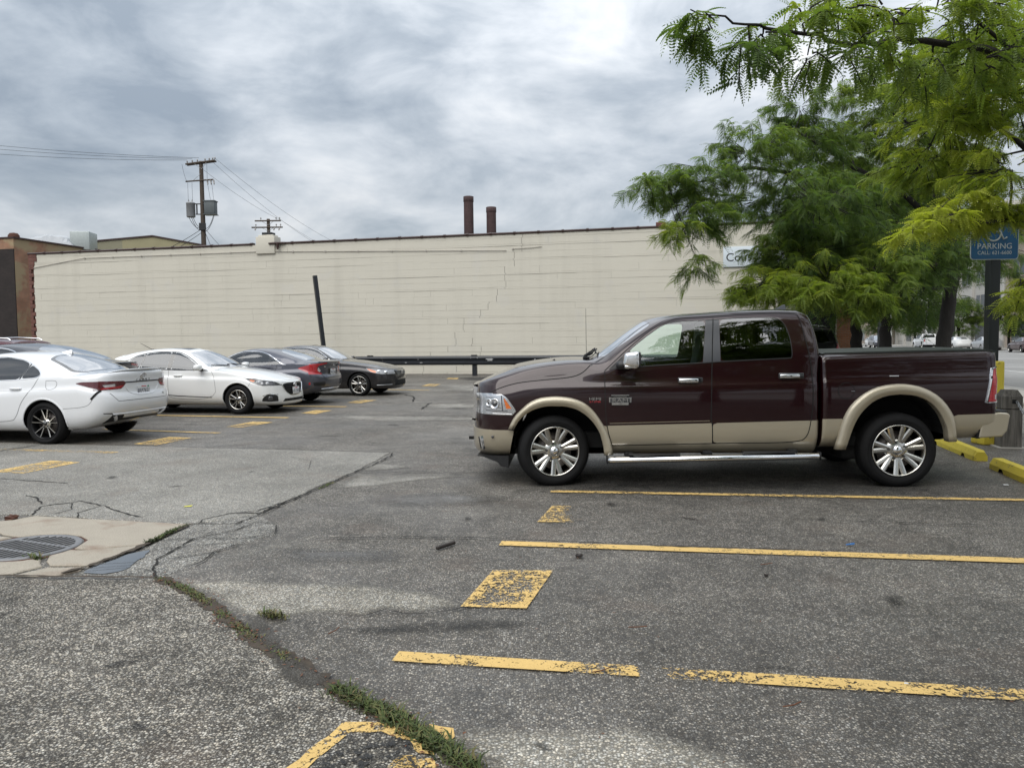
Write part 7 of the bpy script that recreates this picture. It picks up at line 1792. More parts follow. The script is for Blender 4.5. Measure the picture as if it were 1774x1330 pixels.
M['maroon2'] = car_paint('suv_maroon', (0.070, 0.012, 0.018), 0.3, 0.32)
M['black_paint'] = car_paint('suv_black', (0.010, 0.010, 0.011), 0.2, 0.3)
M['silver_paint'] = car_paint('silver', (0.50, 0.51, 0.52), 0.6, 0.35)
M['oxblood'] = car_paint('dark_red', (0.05, 0.008, 0.010), 0.3, 0.32)
NOLET = ('badge', 'engine_badge', 'model_lettering', 'trim_lettering', 'licence_plate', 'emblem')
LEFT = 'cars parked in the left row'; AV = 'vehicles on the avenue'
c_ = clone(civic, 'sedan_car', 'dark navy sedan mostly hidden behind the nearest white sedan, only its roof showing', 'car', (0, 0, 0), 0, [M['grey_paint']], [M['navy_paint']], LEFT, 1.12, NOLET); park(c_, (-9.0, 14.35), 3.02, .99, R(-11), -1)
suv = thing('suv_car', 'maroon sport utility vehicle with roof rails at the far left edge', 'car', (-17.6, 23.6, 0), R(-11), LEFT)
build_suv(suv, M['maroon2'])
clone(suv, 'suv_car', 'black sport utility vehicle parked against the orange brick pier behind the pickup', 'car', (8.75, 31.6, 0), R(-13.2), [M['maroon2']], [M['black_paint']], 'vehicles beside the block building', 1.13)
AWAY = R(-103.2); TOW = R(76.8)
clone(tr, 'pickup_truck', 'distant white pickup seen from behind between the tree trunks', 'pickup truck', (51.2, 96.5, 0), AWAY, [M['maroon'], M['tan_paint']], [M['white_paint2'], M['white_paint']], AV, 1.0, NOLET)
clone(accord, 'sedan_car', 'silver sedan parked at the far kerb, seen from behind above the pickup bed', 'car', (50.0, 82.5, 0), AWAY, [M['dark_paint']], [M['silver_paint']], AV, 1.0, NOLET)
clone(civic, 'sedan_car', 'dark red coupe parked at the far kerb beside the sign post', 'car', (46.3, 70.5, 0), AWAY, [M['grey_paint']], [M['oxblood']], AV, 1.0, NOLET)
clone(mazda, 'hatchback_car', 'small white car far down the avenue right of the orange brick pier', 'car', (52.6, 121, 0), TOW, [], [], AV, 1.0, NOLET)
clone(mazda, 'hatchback_car', 'second small white car far down the avenue, left of the grey pole', 'car', (55.4, 118, 0), TOW, [], [], AV, 1.0, NOLET)
clone(suv, 'suv_car', 'grey sport utility vehicle far down the avenue left of the white pickup', 'car', (49.6, 104, 0), TOW, [M['maroon2']], [M['grey_paint']], AV, 1.0)
clone(accord, 'sedan_car', 'white sedan glimpsed between the trunks right of the distant white pickup', 'car', (52.2, 91.5, 0), AWAY, [M['dark_paint']], [M['white_paint2']], AV, 1.0, NOLET)

# ================================================================== TREES
def leaf_mat(name):
    t = NT(name)
    tone = t.n('ShaderNodeAttribute', attribute_name='tone').outputs['Fac']
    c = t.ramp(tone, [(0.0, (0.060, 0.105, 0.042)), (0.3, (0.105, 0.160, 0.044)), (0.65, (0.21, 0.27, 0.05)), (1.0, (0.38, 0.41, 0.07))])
    d = t.n('ShaderNodeBsdfPrincipled', {'Base Color': c, 'Roughness': 0.5, 'Specular IOR Level': 0.35})
    tr = t.n('ShaderNodeBsdfTranslucent', {'Color': t.mix(1.0, c, (1.5, 1.6, 0.7), 'MULTIPLY')})
    t.surf(t.n('ShaderNodeMixShader', {0: 0.46, 1: d.outputs[0], 2: tr.outputs[0]}).outputs[0]); return t.m
M['leaf'] = leaf_mat('locust_leaf')
def bark(name, col):
    t = NT(name); o = t.obj()
    m = t.n('ShaderNodeMapping', {'Vector': o, 'Scale': (9.0, 9.0, 1.6)}).outputs[0]
    n = t.noise(m, 1.6, 6.0, 0.7, 0.6)
    c = t.mix(n, tuple(x * 0.35 for x in col), tuple(x * 1.5 for x in col))
    t.bsdf(Base_Color=c, Roughness=0.95, Normal=t.bump(n, 0.9, 0.03)); return t.m
M['bark'] = bark('locust_bark', (0.022, 0.019, 0.017))

def frond_template(n=9, L=1.0, ll=0.24, lw=0.125, droop=0.45):
    V = []; F = []
    for k in range(n):
        f_ = (k + 1.0) / (n + 0.4); x = f_ * L; z = -droop * f_ * f_ * L
        s_ = ll * (1.0 - 0.45 * abs(f_ - 0.45) / 0.55)
        for sg in (-1, 1):
            b = len(V); dx = 0.32 * s_; w = lw * (s_ / ll)
            tip = (x + dx, sg * s_, z - 0.30 * s_); mid = (x + dx * .5, sg * s_ * .5, z - .08 * s_)
            V += [(x, sg * 0.008, z), (mid[0] + w * .5, mid[1] - sg * w * .12, mid[2]), tip, (mid[0] - w * .5, mid[1] + sg * w * .12, mid[2] - .01)]
            F.append((b, b + 1, b + 2, b + 3))
    b = len(V); V += [(L * 1.0, -.02, -droop * L), (L * 1.06, -.03, -droop * 1.12 * L), (L * 1.14, 0, -droop * 1.25 * L), (L * 1.06, .03, -droop * 1.12 * L)]; F.append((b, b + 1, b + 2, b + 3))
    # midrib
    b = len(V); V += [(0, -.006, .0), (0, .006, .0), (L * .55, .005, -droop * .3 * L), (L * .55, -.005, -droop * .3 * L), (L, .003, -droop * L), (L, -.003, -droop * L)]; F += [(b, b + 1, b + 2, b + 3), (b + 3, b + 2, b + 4, b + 5)]
    return np.array(V), np.array(F)

def quick_mesh(name, V, F, mat, parent, attr=None):
    me = bpy.data.meshes.new(name); nv, nf = len(V), len(F)
    me.vertices.add(nv); me.vertices.foreach_set('co', np.asarray(V, np.float32).ravel())
    me.loops.add(nf * 4); me.loops.foreach_set('vertex_index', np.asarray(F, np.int32).ravel())
    me.polygons.add(nf); me.polygons.foreach_set('loop_start', np.arange(0, nf * 4, 4, dtype=np.int32))
    me.update(calc_edges=True); me.materials.append(mat)
    if attr is not None:
        a = me.attributes.new('tone', 'FLOAT', 'POINT'); a.data.foreach_set('value', np.asarray(attr, np.float32))
    o = bpy.data.objects.new(name, me); return link(o, parent)

def make_tree(root, trunk, limbs, clumps, frond_len, seed, pairs=9, twig=0.55, per=11, droop=0.9, dens=1.0):
    """trunk/limbs: (points, r0, r1); clumps: (x,y,z,r,twigs,tone) in world, root sits at the trunk foot"""
    rg_ = np.random.default_rng(seed); O = np.array(root.location)
    mb = MB()
    for pts, r0, r1 in trunk + limbs:
        P = [np.array(p) - O for p in pts]; m = len(P)
        # finer polyline with a little wander
        Q = []
        for a, b in zip(P[:-1], P[1:]):
            for k in range(4): Q.append(a + (b - a) * k / 4 + (rg_.normal(0, .012 + .05 * r1, 3) if (k or Q) else 0))
        Q.append(P[-1]); rr = [r0 + (r1 - r0) * (i / (len(Q) - 1)) ** .8 for i in range(len(Q))]
        if r0 > .1: rr[0] *= 1.35
        mb.tube(Q, rr, 10 if r0 > .1 else 6)
    limbp = np.concatenate([np.linspace(np.array(a), np.array(b), 8) for pts, _, _ in limbs for a, b in zip(pts[:-1], pts[1:])])
    pos = []; yaw = []; pit = []; sc = []; tone = []
    for (cx, cy, cz, r, nt, tn) in clumps:
        c = np.array((cx, cy, cz)); src = limbp[np.argmin(((limbp - c) ** 2).sum(1))]
        mb.tube([tuple(src - O), tuple((src * .4 + c * .6) - O + rg_.normal(0, .05 * r + .01, 3)), tuple(c - O)], [max(.006, .018 * r + .006), .012 * r + .004, .005], 5)
        for _ in range(int(nt * dens)):
            d = rg_.normal(0, 1, 3); d /= np.linalg.norm(d); d[2] *= .75
            rad = r * rg_.uniform(.25, 1.0) ** .6
            p0 = c + d * rad * np.array((1, 1.15, .85))
            out = d * .8 + (c - src) / max(np.linalg.norm(c - src), .2) * .5 + rg_.normal(0, .35, 3); out[2] = out[2] * .5 - .12; out /= np.linalg.norm(out)
            L = twig * rg_.uniform(.6, 1.2) * min(1.0, .45 + r)
            p1 = p0 + out * L * .55; p2 = p0 + out * L + np.array((0, 0, -.16 * L))
            mb.tube([tuple(p0 - d * r * .3 - O), tuple(p0 - O), tuple(p1 - O), tuple(p2 - O)], [.008, .0065, .005, .003], 4, cap=False)
            ty = math.atan2(out[1], out[0])
            for k in range(per):
                f_ = (k + rg_.uniform(0, 1)) / per
                q = p0 + (p1 - p0) * min(f_ * 2, 1) + (p2 - p1) * max(f_ * 2 - 1, 0)
                pos.append(q - O); sg = 1 if k % 2 else -1
                yaw.append(ty + sg * rg_.uniform(.2, 1.7)); pit.append(rg_.uniform(-.35, droop))
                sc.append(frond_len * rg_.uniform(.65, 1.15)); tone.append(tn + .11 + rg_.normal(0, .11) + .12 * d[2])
    TV, TF = frond_template(pairs)
    pos = np.array(pos); yaw = np.array(yaw); pit = np.array(pit); sc = np.array(sc); n = len(pos)
    cy_, sy_, cp, sp = np.cos(yaw), np.sin(yaw), np.cos(pit), np.sin(pit); rl = rg_.normal(0, .35, n); cr_, sr_ = np.cos(rl), np.sin(rl)
    x, y, z = TV[:, 0], TV[:, 1], TV[:, 2]
    Y1 = y[None] * cr_[:, None] - z[None] * sr_[:, None]; Z1 = y[None] * sr_[:, None] + z[None] * cr_[:, None]; X1 = np.repeat(x[None], n, 0)
    X2 = X1 * cp[:, None] + Z1 * sp[:, None]; Z2 = -X1 * sp[:, None] + Z1 * cp[:, None]
    X3 = X2 * cy_[:, None] - Y1 * sy_[:, None]; Y3 = X2 * sy_[:, None] + Y1 * cy_[:, None]
    V = np.stack([X3, Y3, Z2], 2) * sc[:, None, None] + pos[:, None, :]
    F = TF[None] + (np.arange(n) * len(TV))[:, None, None]
    tn = np.clip(np.repeat(np.array(tone)[:, None], len(TV), 1), 0, 1)
    mb.build('trunk', M['bark'], root, fix=False)
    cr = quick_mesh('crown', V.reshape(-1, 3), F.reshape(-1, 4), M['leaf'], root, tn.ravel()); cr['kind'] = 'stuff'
    return root
TG = 'honey locust street trees'
treeB = thing('locust_tree', 'large honey locust behind the pickup bed with a wide dark green crown', 'tree', (10.65, 19.2, 0), 0, TG)
make_tree(treeB, [([(10.65, 19.2, -.05), (10.66, 19.2, .5), (10.70, 19.2, 1.28), (10.78, 19.2, 2.13), (10.92, 19.2, 2.98), (10.85, 19.2, 3.83), (10.43, 19.2, 4.82)], .22, .12)],
    [([(10.85, 19.2, 3.83), (9.23, 18.5, 4.97), (7.69, 17.5, 5.31), (6.71, 17.0, 5.7), (5.89, 16.8, 6.08)], .09, .015), ([(10.92, 19.2, 2.98), (9.0, 18.0, 3.7), (7.35, 17.0, 4.46), (6.04, 16.5, 4.98), (4.91, 16.0, 5.01), (3.84, 15.5, 4.63), (2.69, 14.8, 4.46)], .10, .008),
     ([(10.89, 19.2, 3.26), (8.76, 17.5, 3.12), (7.16, 16.5, 2.92), (5.87, 16.0, 2.89), (5.4, 15.8, 2.95)], .075, .01), ([(10.43, 19.2, 4.82), (10.7, 19.2, 5.51), (9.75, 18.5, 6.31), (8.82, 18.0, 6.58)], .08, .015), ([(10.85, 19.2, 3.83), (11.6, 19.5, 4.86), (12.63, 20.0, 5.23)], .08, .02), ([(10.93, 19.2, 2.7), (8.64, 17.0, 2.57), (6.89, 15.6, 2.27), (6.04, 15.2, 2.26)], .05, .01),
     ([(10.43, 19.2, 4.82), (11.0, 20.5, 6.0), (12.0, 21.5, 6.6)], .07, .02), ([(10.8, 19.2, 3.6), (10.6, 21.0, 4.6), (10.0, 22.5, 5.0)], .07, .02)],
    [(2.53, 14.5, 4.36, .24, 5, .2), (3.06, 15.0, 4.5, .36, 10, .2), (3.84, 15.5, 4.63, .64, 26, .15), (4.91, 16.0, 5.3, .72, 26, .2), (3.65, 15.0, 3.95, .45, 18, .2), (3.12, 14.5, 3.58, .27, 5, .5), (5.6, 17.0, 4.54, 1.01, 36, .1), (6.27, 17.0, 6.5, .57, 16, .15), (6.34, 17.0, 5.83, .76, 24, .15), (7.64, 18.0, 5.88, 1.07, 32, .3), (8.82, 18.0, 6.32, 1.01, 30, .35), (6.13, 15.5, 4.21, 1.04, 40, .1), (8.92, 19.0, 4.94, 1.42, 34, .15), (3.49, 14.5, 2.94, .24, 5, .3), (5.65, 16.0, 3.2, .60, 24, .25), (4.75, 15.0, 2.5, .30, 9, .5), (5.87, 16.0, 3.24, .96, 36, .15), (7.27, 16.5, 3.41, 1.11, 40, .1), (5.23, 15.5, 2.65, .52, 26, .55), (6.07, 15.0, 2.65, .62, 30, .5), (7.3, 15.5, 2.85, .7, 34, .35), (9.8, 18.5, 3.62, 1.24, 34, .15), (9.56, 18.0, 3.2, .8, 24, .1), (10.6, 19.0, 5.19, 1.28, 30, .3), (6.52, 14.5, 2.3, .33, 12, .45), (5.55, 14.5, 2.4, .30, 10, .5), (12.07, 20.0, 3.92, 1.34, 24, .2), (12.3, 20.5, 3.4, .8, 14, .2), (12.0, 21.5, 6.2, 1.3, 26, .3), (10.2, 22.2, 5.0, 1.4, 26, .25), (10.6, 19.8, 6.9, 1.1, 22, .4), (8.3, 18.0, 7.0, .7, 20, .4), (9.3, 18.3, 7.3, .8, 22, .45), (10.2, 18.6, 7.1, .9, 20, .4), (8.6, 20.2, 6.2, 1.1, 18, .3)],
    0.21, 21, pairs=7, twig=.46, per=26, droop=1.0, dens=2.0)
treeA2 = thing('locust_tree', 'yellow green honey locust reaching in over the blue parking sign from the right', 'tree', (9.1, 10.3, 0), 0, TG)
make_tree(treeA2, [([(9.1, 10.3, -.05), (9.1, 10.3, 1.0), (9.0, 10.3, 2.4), (8.9, 10.3, 3.6)], .19, .11)],
    [([(8.95, 10.3, 3.0), (7.86, 10.5, 3.69), (6.47, 9.8, 3.84), (5.7, 9.5, 4.18), (5.45, 9.8, 4.34)], .07, .01), ([(9.0, 10.3, 2.6), (7.5, 10.0, 3.29), (6.09, 9.2, 2.89), (5.43, 9.0, 2.83), (4.97, 8.9, 2.86), (4.36, 8.6, 2.69)], .05, .005), ([(8.5, 10.2, 3.0), (7.0, 9.6, 2.9), (6.04, 9.0, 2.27), (5.72, 8.8, 2.06)], .03, .006), ([(8.9, 10.3, 3.6), (8.0, 9.5, 4.6), (6.2, 8.9, 4.9), (5.2, 8.7, 5.0)], .07, .01), ([(8.9, 10.3, 3.6), (9.4, 11.2, 4.8), (10.2, 11.6, 5.6)], .07, .02), ([(8.9, 10.3, 3.6), (9.4, 9.0, 4.8), (10.0, 8.2, 5.4)], .07, .02)],
    [(5.45, 9.8, 4.27, .55, 24, .72), (5.71, 9.3, 4.33, .56, 26, .62), (5.74, 9.0, 3.45, .54, 24, .7), (5.16, 9.0, 2.97, .28, 12, .9), (4.78, 8.8, 2.88, .2, 9, .95), (5.64, 9.3, 3.00, .17, 14, .75), (5.97, 9.3, 3.02, .17, 14, .8), (5.8, 10.0, 4.75, .45, 16, .6), (5.15, 9.9, 4.75, .35, 12, .6), (6.3, 10.0, 4.9, .5, 18, .55), (5.78, 8.8, 2.06, .2, 9, .85), (4.42, 8.55, 2.72, .12, 4, .95), (5.38, 10.2, 3.8, .42, 14, .55), (5.19, 8.8, 4.87, .46, 16, .5), (5.45, 8.5, 4.63, .44, 16, .5), (6.16, 10.5, 3.86, .55, 20, .6), (6.65, 10.3, 4.5, .7, 26, .5), (7.6, 10.2, 4.6, .9, 30, .5), (8.6, 10.0, 5.0, 1.1, 30, .5), (9.8, 11.0, 5.4, 1.1, 26, .5), (9.8, 8.8, 5.2, 1.1, 26, .5), (7.2, 9.3, 3.6, .6, 18, .6)],
    0.17, 22, pairs=8, twig=.34, per=22, droop=.9, dens=1.5)
treeA1 = thing('locust_tree', 'nearest honey locust sending one long leafy branch across the top right corner', 'tree', (7.6, 5.1, 0), 0, TG)
make_tree(treeA1, [([(7.6, 5.1, -.05), (7.6, 5.1, 1.2), (7.55, 5.15, 2.6), (7.5, 5.2, 4.0)], .20, .11)],
    [([(7.55, 5.15, 2.9), (6.2, 6.2, 3.4), (4.96, 7.0, 3.68), (4.31, 6.6, 3.8), (3.83, 6.4, 3.85), (3.43, 6.2, 3.83), (2.97, 6.0, 3.78), (2.49, 5.7, 3.62), (2.16, 5.5, 3.62), (1.74, 5.3, 3.59), (1.46, 5.15, 3.58), (1.15, 5.0, 3.6)], .055, .004), ([(4.31, 6.6, 3.8), (3.6, 6.25, 4.1), (2.9, 5.9, 4.25), (2.3, 5.6, 4.3)], .02, .005), ([(7.5, 5.2, 4.0), (7.0, 4.4, 5.0), (6.4, 3.6, 5.6)], .07, .02), ([(7.5, 5.2, 4.0), (8.2, 5.4, 5.2), (9.0, 5.6, 5.8)], .07, .02), ([(7.5, 5.2, 4.0), (6.6, 5.8, 5.0), (5.6, 6.2, 5.4)], .06, .02)],
    [(1.18, 5.0, 3.54, .06, 3, .15), (1.3, 5.05, 3.50, .10, 5, .15), (1.59, 5.2, 3.43, .13, 8, .1), (1.7, 5.3, 3.56, .1, 5, .2), (2.02, 5.4, 3.67, .16, 8, .35), (2.08, 5.5, 3.49, .11, 4, .3), (2.41, 5.6, 3.57, .17, 8, .3), (2.36, 5.6, 3.86, .19, 9, .5), (2.83, 5.9, 3.95, .24, 12, .5), (2.91, 6.0, 3.66, .18, 8, .4), (3.29, 6.1, 4.02, .27, 13, .5), (3.3, 6.2, 3.66, .2, 7, .4), (3.76, 6.3, 4.08, .33, 15, .5), (3.78, 6.4, 3.75, .26, 9, .4), (4.17, 6.5, 3.95, .29, 10, .45), (4.6, 6.7, 4.2, .4, 14, .4), (5.6, 6.2, 5.2, .9, 22, .4), (6.6, 5.4, 5.4, 1.0, 24, .4), (6.6, 3.8, 5.5, 1.0, 22, .4), (8.8, 5.5, 5.6, 1.1, 22, .4), (7.5, 5.0, 5.8, 1.1, 22, .45)],
    0.17, 23, pairs=9, twig=.30, per=11, droop=1.25)
# generic street tree for the rest of the row
treeG = thing('locust_tree', 'second honey locust trunk up the row, left of the large one', 'tree', (0, 0, 0), 0, TG)
rgT = random.Random(5); gl_c = []
for k in range(34):
    a = rgT.uniform(0, 6.28); rr_ = 3.4 * math.sqrt(rgT.random()); zz = rgT.uniform(2.7, 7.4); s_ = 1 - abs(zz - 4.9) / 4.6
    gl_c.append((rr_ * s_ * math.cos(a), rr_ * s_ * math.sin(a), zz, rgT.uniform(.7, 1.15), 20, rgT.uniform(.05, .4)))
make_tree(treeG, [([(0, 0, -.05), (.02, 0, .6), (.05, .02, 1.6), (0, .05, 2.6), (-.1, 0, 3.6)], .27, .14)],
    [([(0, .05, 2.4), (1.0, .4, 3.8), (2.4, .6, 5.2)], .1, .02), ([(0, .05, 2.5), (-1.0, -.3, 3.9), (-2.3, -.6, 5.0)], .1, .02), ([(-.1, 0, 3.6), (.2, 1.2, 4.8), (.3, 2.4, 5.6)], .1, .02), ([(-.1, 0, 3.6), (-.2, -1.1, 4.9), (0, -2.2, 5.6)], .1, .02), ([(-.1, 0, 3.6), (0, 0, 5.2), (.2, .2, 6.8)], .1, .02)],
    gl_c, 0.36, 24, pairs=6, twig=.6, per=17, dens=1.2)
def pl(c, t): q = st(c, t); return q
treeG.location = pl(5.9, 31.0); treeG.rotation_euler = (0, 0, 0.6)
for (c, t, rz, s_, lab) in ((5.9, 26.3, 2.0, .92, 'forked honey locust trunk between the two nearest trunks of the row'), (6.0, 37.5, 4.0, 1.0, 'fourth honey locust up the row, close to the brick pier'), (6.0, 45, 1.1, 1.05, 'fifth honey locust up the row'), (6.0, 54, 2.7, 1.0, 'sixth honey locust up the row'), (6.0, 66, 5.1, 1.1, 'seventh honey locust up the row'),
                            (32.6, 78, 3.3, .62, 'small street tree on the far pavement above the silver sedan'), (32.6, 92, 1.4, .7, 'street tree on the far pavement beyond the silver sedan'), (32.6, 108, .3, .8, 'street tree on the far pavement near the white pickup'), (32.6, 128, 5.3, .9, 'street tree on the far pavement farther down the avenue'), (32.6, 150, 4.3, 1.0, 'farthest street tree on the far pavement'),
                            (6.2, -2.2, 2.2, 1.4, 'honey locust beside the camera, seen only as reflections in the pickup windows'), (6.3, -9.5, 4.6, 1.4, 'honey locust behind the camera, seen only as reflections in the pickup windows')):
    c2 = copy_tree(treeG); c2.location = pl(c, t); c2.rotation_euler = (0, 0, rz); c2.scale = (s_,) * 3; c2['label'] = lab
# ================================================================== STREET FURNITURE AND SMALL THINGS
# --- blue parking sign
sp = thing('parking_sign', 'blue parking sign on a thick black post behind the pickup tailgate', 'sign', (7.22, 11.66, 0))
mb = MB(); mb.box((0, 0, 1.62), (.148, .148, 3.26), bev=.012); mb.build('post', simple('sign_post_black', (.008, .012, .011), .55), sp)
def rrect(w, h, r, n=6):
    out = []
    for cx, cy, a0 in ((w / 2 - r, h / 2 - r, 0), (-w / 2 + r, h / 2 - r, 90), (-w / 2 + r, -h / 2 + r, 180), (w / 2 - r, -h / 2 + r, 270)):
        out += [(cx + r * math.cos(R(a0 + 90 * k / n)), cy + r * math.sin(R(a0 + 90 * k / n))) for k in range(n + 1)]
    return out
fmS = frame_mat((-.035, -.085, 2.985), (1, -.03, 0), (0, 0, 1))
M['sign_blue'] = simple('sign_blue', (0.002, 0.085, 0.20), .4, var=.08); M['sign_white'] = simple('sign_letter_white', (.52, .55, .53), .5)
mb = MB(); mb.prism(rrect(.70, .66, .05), -.012, 0.0, 'Z'); o = mb.build('panel_border', M['sign_white'], sp); o.data.transform(fmS)
mb = MB(); mb.prism(rrect(.682, .642, .045), 0.0005, 0.003, 'Z'); o = mb.build('panel', M['sign_blue'], sp); o.data.transform(fmS)
text_mesh('lettering', 'PARKING', .118, M['sign_white'], sp, fmS @ Matrix.Translation((.0, -.135, .0035)), .0008, sx=1.04)
text_mesh('lettering', 'CALL: 621-6600', .075, M['sign_white'], sp, fmS @ Matrix.Translation((0, -.23, .0035)), .0008, sx=1.0)
mb = MB()     # wheelchair mark
mb.tube([(.105 * math.cos(a) - .02, .105 * math.sin(a) + .05, .005) for a in np.linspace(R(110), R(395), 26)], .012, 6); mb.tube([(-.045, .20, .005), (-.03, .085, .005), (.075, .085, .005), (.125, -.03, .005), (.175, -.005, .005)], .014, 6); mb.lathe([(.001, .009), (.028, .006), (.028, .002)], 14, 'Z', (-.05, .245, 0))
o = mb.build('wheelchair_symbol', M['sign_white'], sp); o.data.transform(fmS)
# --- wheel stops

t = NT('chipped_yellow_concrete'); o_ = t.obj(); n1 = t.noise(o_, 14.0, 7.0, .7); c = t.mix(t.noise(o_, 3.0, 5.0), (0.50, 0.40, 0.035), (0.66, 0.53, 0.06)); c = t.mix(t.ramp(n1, [(.60, 0.0), (.66, .9)]), c, (.16, .13, .08))
t.bsdf(Base_Color=c, Roughness=.75, Normal=t.bump(t.noise(o_, 40.0, 4.0), .5, .006)); M['stop_yellow'] = t.m
def wheel_stop(lab, c, t0, t1, notch=True):
    L = t1 - t0; root = tag(MB_stop(L, notch).build('wheel_stop', M['stop_yellow']), lab, 'wheel stop', 'yellow wheel stops')
    root.location = st(c, t0); root.rotation_euler = (0, 0, R(90 - 13.2)); return root
def MB_stop(L, notch):
    m = MB(); prof = [(-.085, 0), (-.085, .055), (-.048, .125), (.048, .125), (.085, .055), (.085, 0)]; xs = [0.0, .05, .30, .34, .42, .46, L - .46, L - .42, L - .34, L - .30, L - .05, L]
    rgs = random.Random(int(L * 100)); vs = []
    for i, x in enumerate(xs):
        sc = .86 if x in (0.0, L) else 1.0; lift = .045 if (notch and (.33 < x < .43 or L - .43 < x < L - .33)) else 0
        for y, z in prof: vs.append((x + rgs.uniform(-.004, .004), y * sc + rgs.uniform(-.003, .003), max(z * (sc if z > .06 else 1), lift) + rgs.uniform(-.002, .002) * (z > 0)))
    n = 6
    m.add(vs, [(i * n + j, i * n + j + 1, (i + 1) * n + j + 1, (i + 1) * n + j) for i in range(len(xs) - 1) for j in range(n - 1)] + [tuple(range(n)), tuple(range(len(vs) - 1, len(vs) - n - 1, -1))])
    return m
wheel_stop('broken ended yellow wheel stop just behind the pickup rear tyre', 3.43, 10.45, 12.35)
wheel_stop('nearest yellow wheel stop at the right edge, in line with the one behind the pickup', 3.42, 8.05, 9.93)
wheel_stop('yellow wheel stop beyond the pickup, hidden behind its rear wheel', 3.44, 12.75, 14.6)
# --- yellow steel post with footing
yp = thing('yellow_post', 'yellow steel guard post with yellow footing behind the pickup tail lamp', 'bollard', (6.93, 10.98, 0))
mb = MB(); mb.lathe([(.058, 0), (.058, 1.14), (.05, 1.165), (.001, 1.17)], 20, 'Z'); mb.build('post', M['stop_yellow'], yp)
mb = MB(); mb.box((-.17, -.08, .075), (.36, .30, .15), bev=.02); mb.build('footing', M['stop_yellow'], yp)
# --- timber bollards with chain
t = NT('weathered_timber'); o_ = t.obj(); m_ = t.n('ShaderNodeMapping', {'Vector': o_, 'Scale': (30.0, 30.0, 2.2)}).outputs[0]; n1 = t.noise(m_, 1.0, 6.0, .65, .5)
c = t.ramp(n1, [(.3, (.035, .032, .028)), (.55, (.115, .105, .092)), (.75, (.21, .195, .175))]); t.bsdf(Base_Color=c, Roughness=.9, Normal=t.bump(n1, .6, .01)); M['timber'] = t.m
def bollard(lab, p, first=None):
    b = thing('timber_bollard', lab, 'bollard', p, R(-13.2), 'timber bollards joined by chain')
    mb = MB(); w = .125; lv = [(0, w), (.515, w), (.52, w - .012), (.535, w - .012), (.54, w), (.70, w), (.785, w - .045), (.79, w - .05)]
    vs = [(sx * a, sy * a, z) for z, a in lv for sx, sy in ((-1, -1), (1, -1), (1, 1), (-1, 1))]
    mb.add(vs, [(i * 4 + k, i * 4 + (k + 1) % 4, (i + 1) * 4 + (k + 1) % 4, (i + 1) * 4 + k) for i in range(len(lv) - 1) for k in range(4)] + [(len(vs) - 4, len(vs) - 3, len(vs) - 2, len(vs) - 1)])
    mb.build('post', M['timber'], b)
    mb = MB(); mb.box((.02, -.126, .635), (.05, .006, .055)); mb.build('chain_hole', M['matt_black'], b)
    mb = MB(); mb.box((0, 0, .006), (.34, .34, .012)); mb.build('footing', M['sidewalk'], b); return b
bp = Vector((6.81, 10.57, 0)); bq = bp - SD * 2.55
bollard('grey weathered timber bollard with a chain at the right edge beside the pickup bumper', bp)
bollard('timber bollard out of frame to the right holding the other end of the chain', bq)
bollard('timber bollard hidden behind the pickup rear bumper', bp + SD * 2.55)
chain = thing('steel_chain', 'galvanised steel chain hanging from the timber bollard', 'chain', bp + Vector((0.02, -0.14, 0)))
mb = MB(); pts = []
for k in range(17):
    a = 2 * math.pi * k / 16; pts.append((.021 * math.cos(a) + (.012 if math.cos(a) > 0 else -.012), .0135 * math.sin(a), 0))
mb.tube(pts, .0048, 6, cap=False); lk0 = mb.build('chain_link', M['steel'], chain, fix=False)
a0 = Vector((0, 0, .635)); a1 = (bq - bp) + Vector((-.03, .26, .635)); nL = 62; first = True
P_ = [a0.lerp(a1, k / nL) - Vector((0, 0, .34 * 4 * (k / nL) * (1 - k / nL))) for k in range(nL + 1)]
for k in range(nL):
    d = (P_[k + 1] - P_[k]); o = lk0 if k == 0 else lk0.copy()
    if k: COL.objects.link(o)
    o.location = (P_[k] + P_[k + 1]) / 2; q = d.to_track_quat('X', 'Z'); e = (q.to_matrix() @ Matrix.Rotation(R(90 if k % 2 else 0), 3, 'X')).to_euler(); o.rotation_euler = e
    s_ = d.length / .042; o.scale = (s_, 1, 1)
# --- poles, meter and bin along the avenue
def lamp_pole(lab, x, y, h, r, mat, head=True):
    p = thing('street_pole', lab, 'pole', (x, y, 0), 0, 'poles along the avenue')
    mb = MB(); mb.lathe([(r * 1.5, 0), (r * 1.5, .5), (r, .55), (r * .7, h)], 14, 'Z'); mb.build('shaft', mat, p)
    if head:
        mb = MB(); mb.tube([(0, 0, h), (.6, 0, h + .5), (1.8, 0, h + .7)], .05, 8); mb.build('arm', mat, p)
        mb = MB(); mb.box((2.0, 0, h + .68), (.6, .25, .12), bev=.04); mb.build('lamp_head', mat, p)
M['pole_grey'] = simple('pole_grey', (.16, .165, .17), .5, .4); M['pole_white'] = simple('pole_white', (.60, .60, .58), .5)
lamp_pole('plain grey pole between the tree trunks behind the pickup bed', 14.85, 31.2, 7.5, .11, M['pole_grey'])
lamp_pole('white pole left of the distant grey vehicle', 29.3, 60.0, 8.0, .13, M['pole_white'])
lamp_pole('white pole behind the distant white pickup', 55.4, 103.5, 9.0, .16, M['pole_white'])
pm = thing('parking_meter', 'parking meter on the far pavement at the right edge', 'parking meter', st(31.3, 62.5))
mb = MB(); mb.lathe([(.05, 0), (.05, 1.1)], 10, 'Z'); mb.build('stem', M['pole_grey'], pm)
mb = MB(); mb.box((0, 0, 1.3), (.2, .16, .36), bev=.06); mb.build('head', M['xf_dark'], pm)
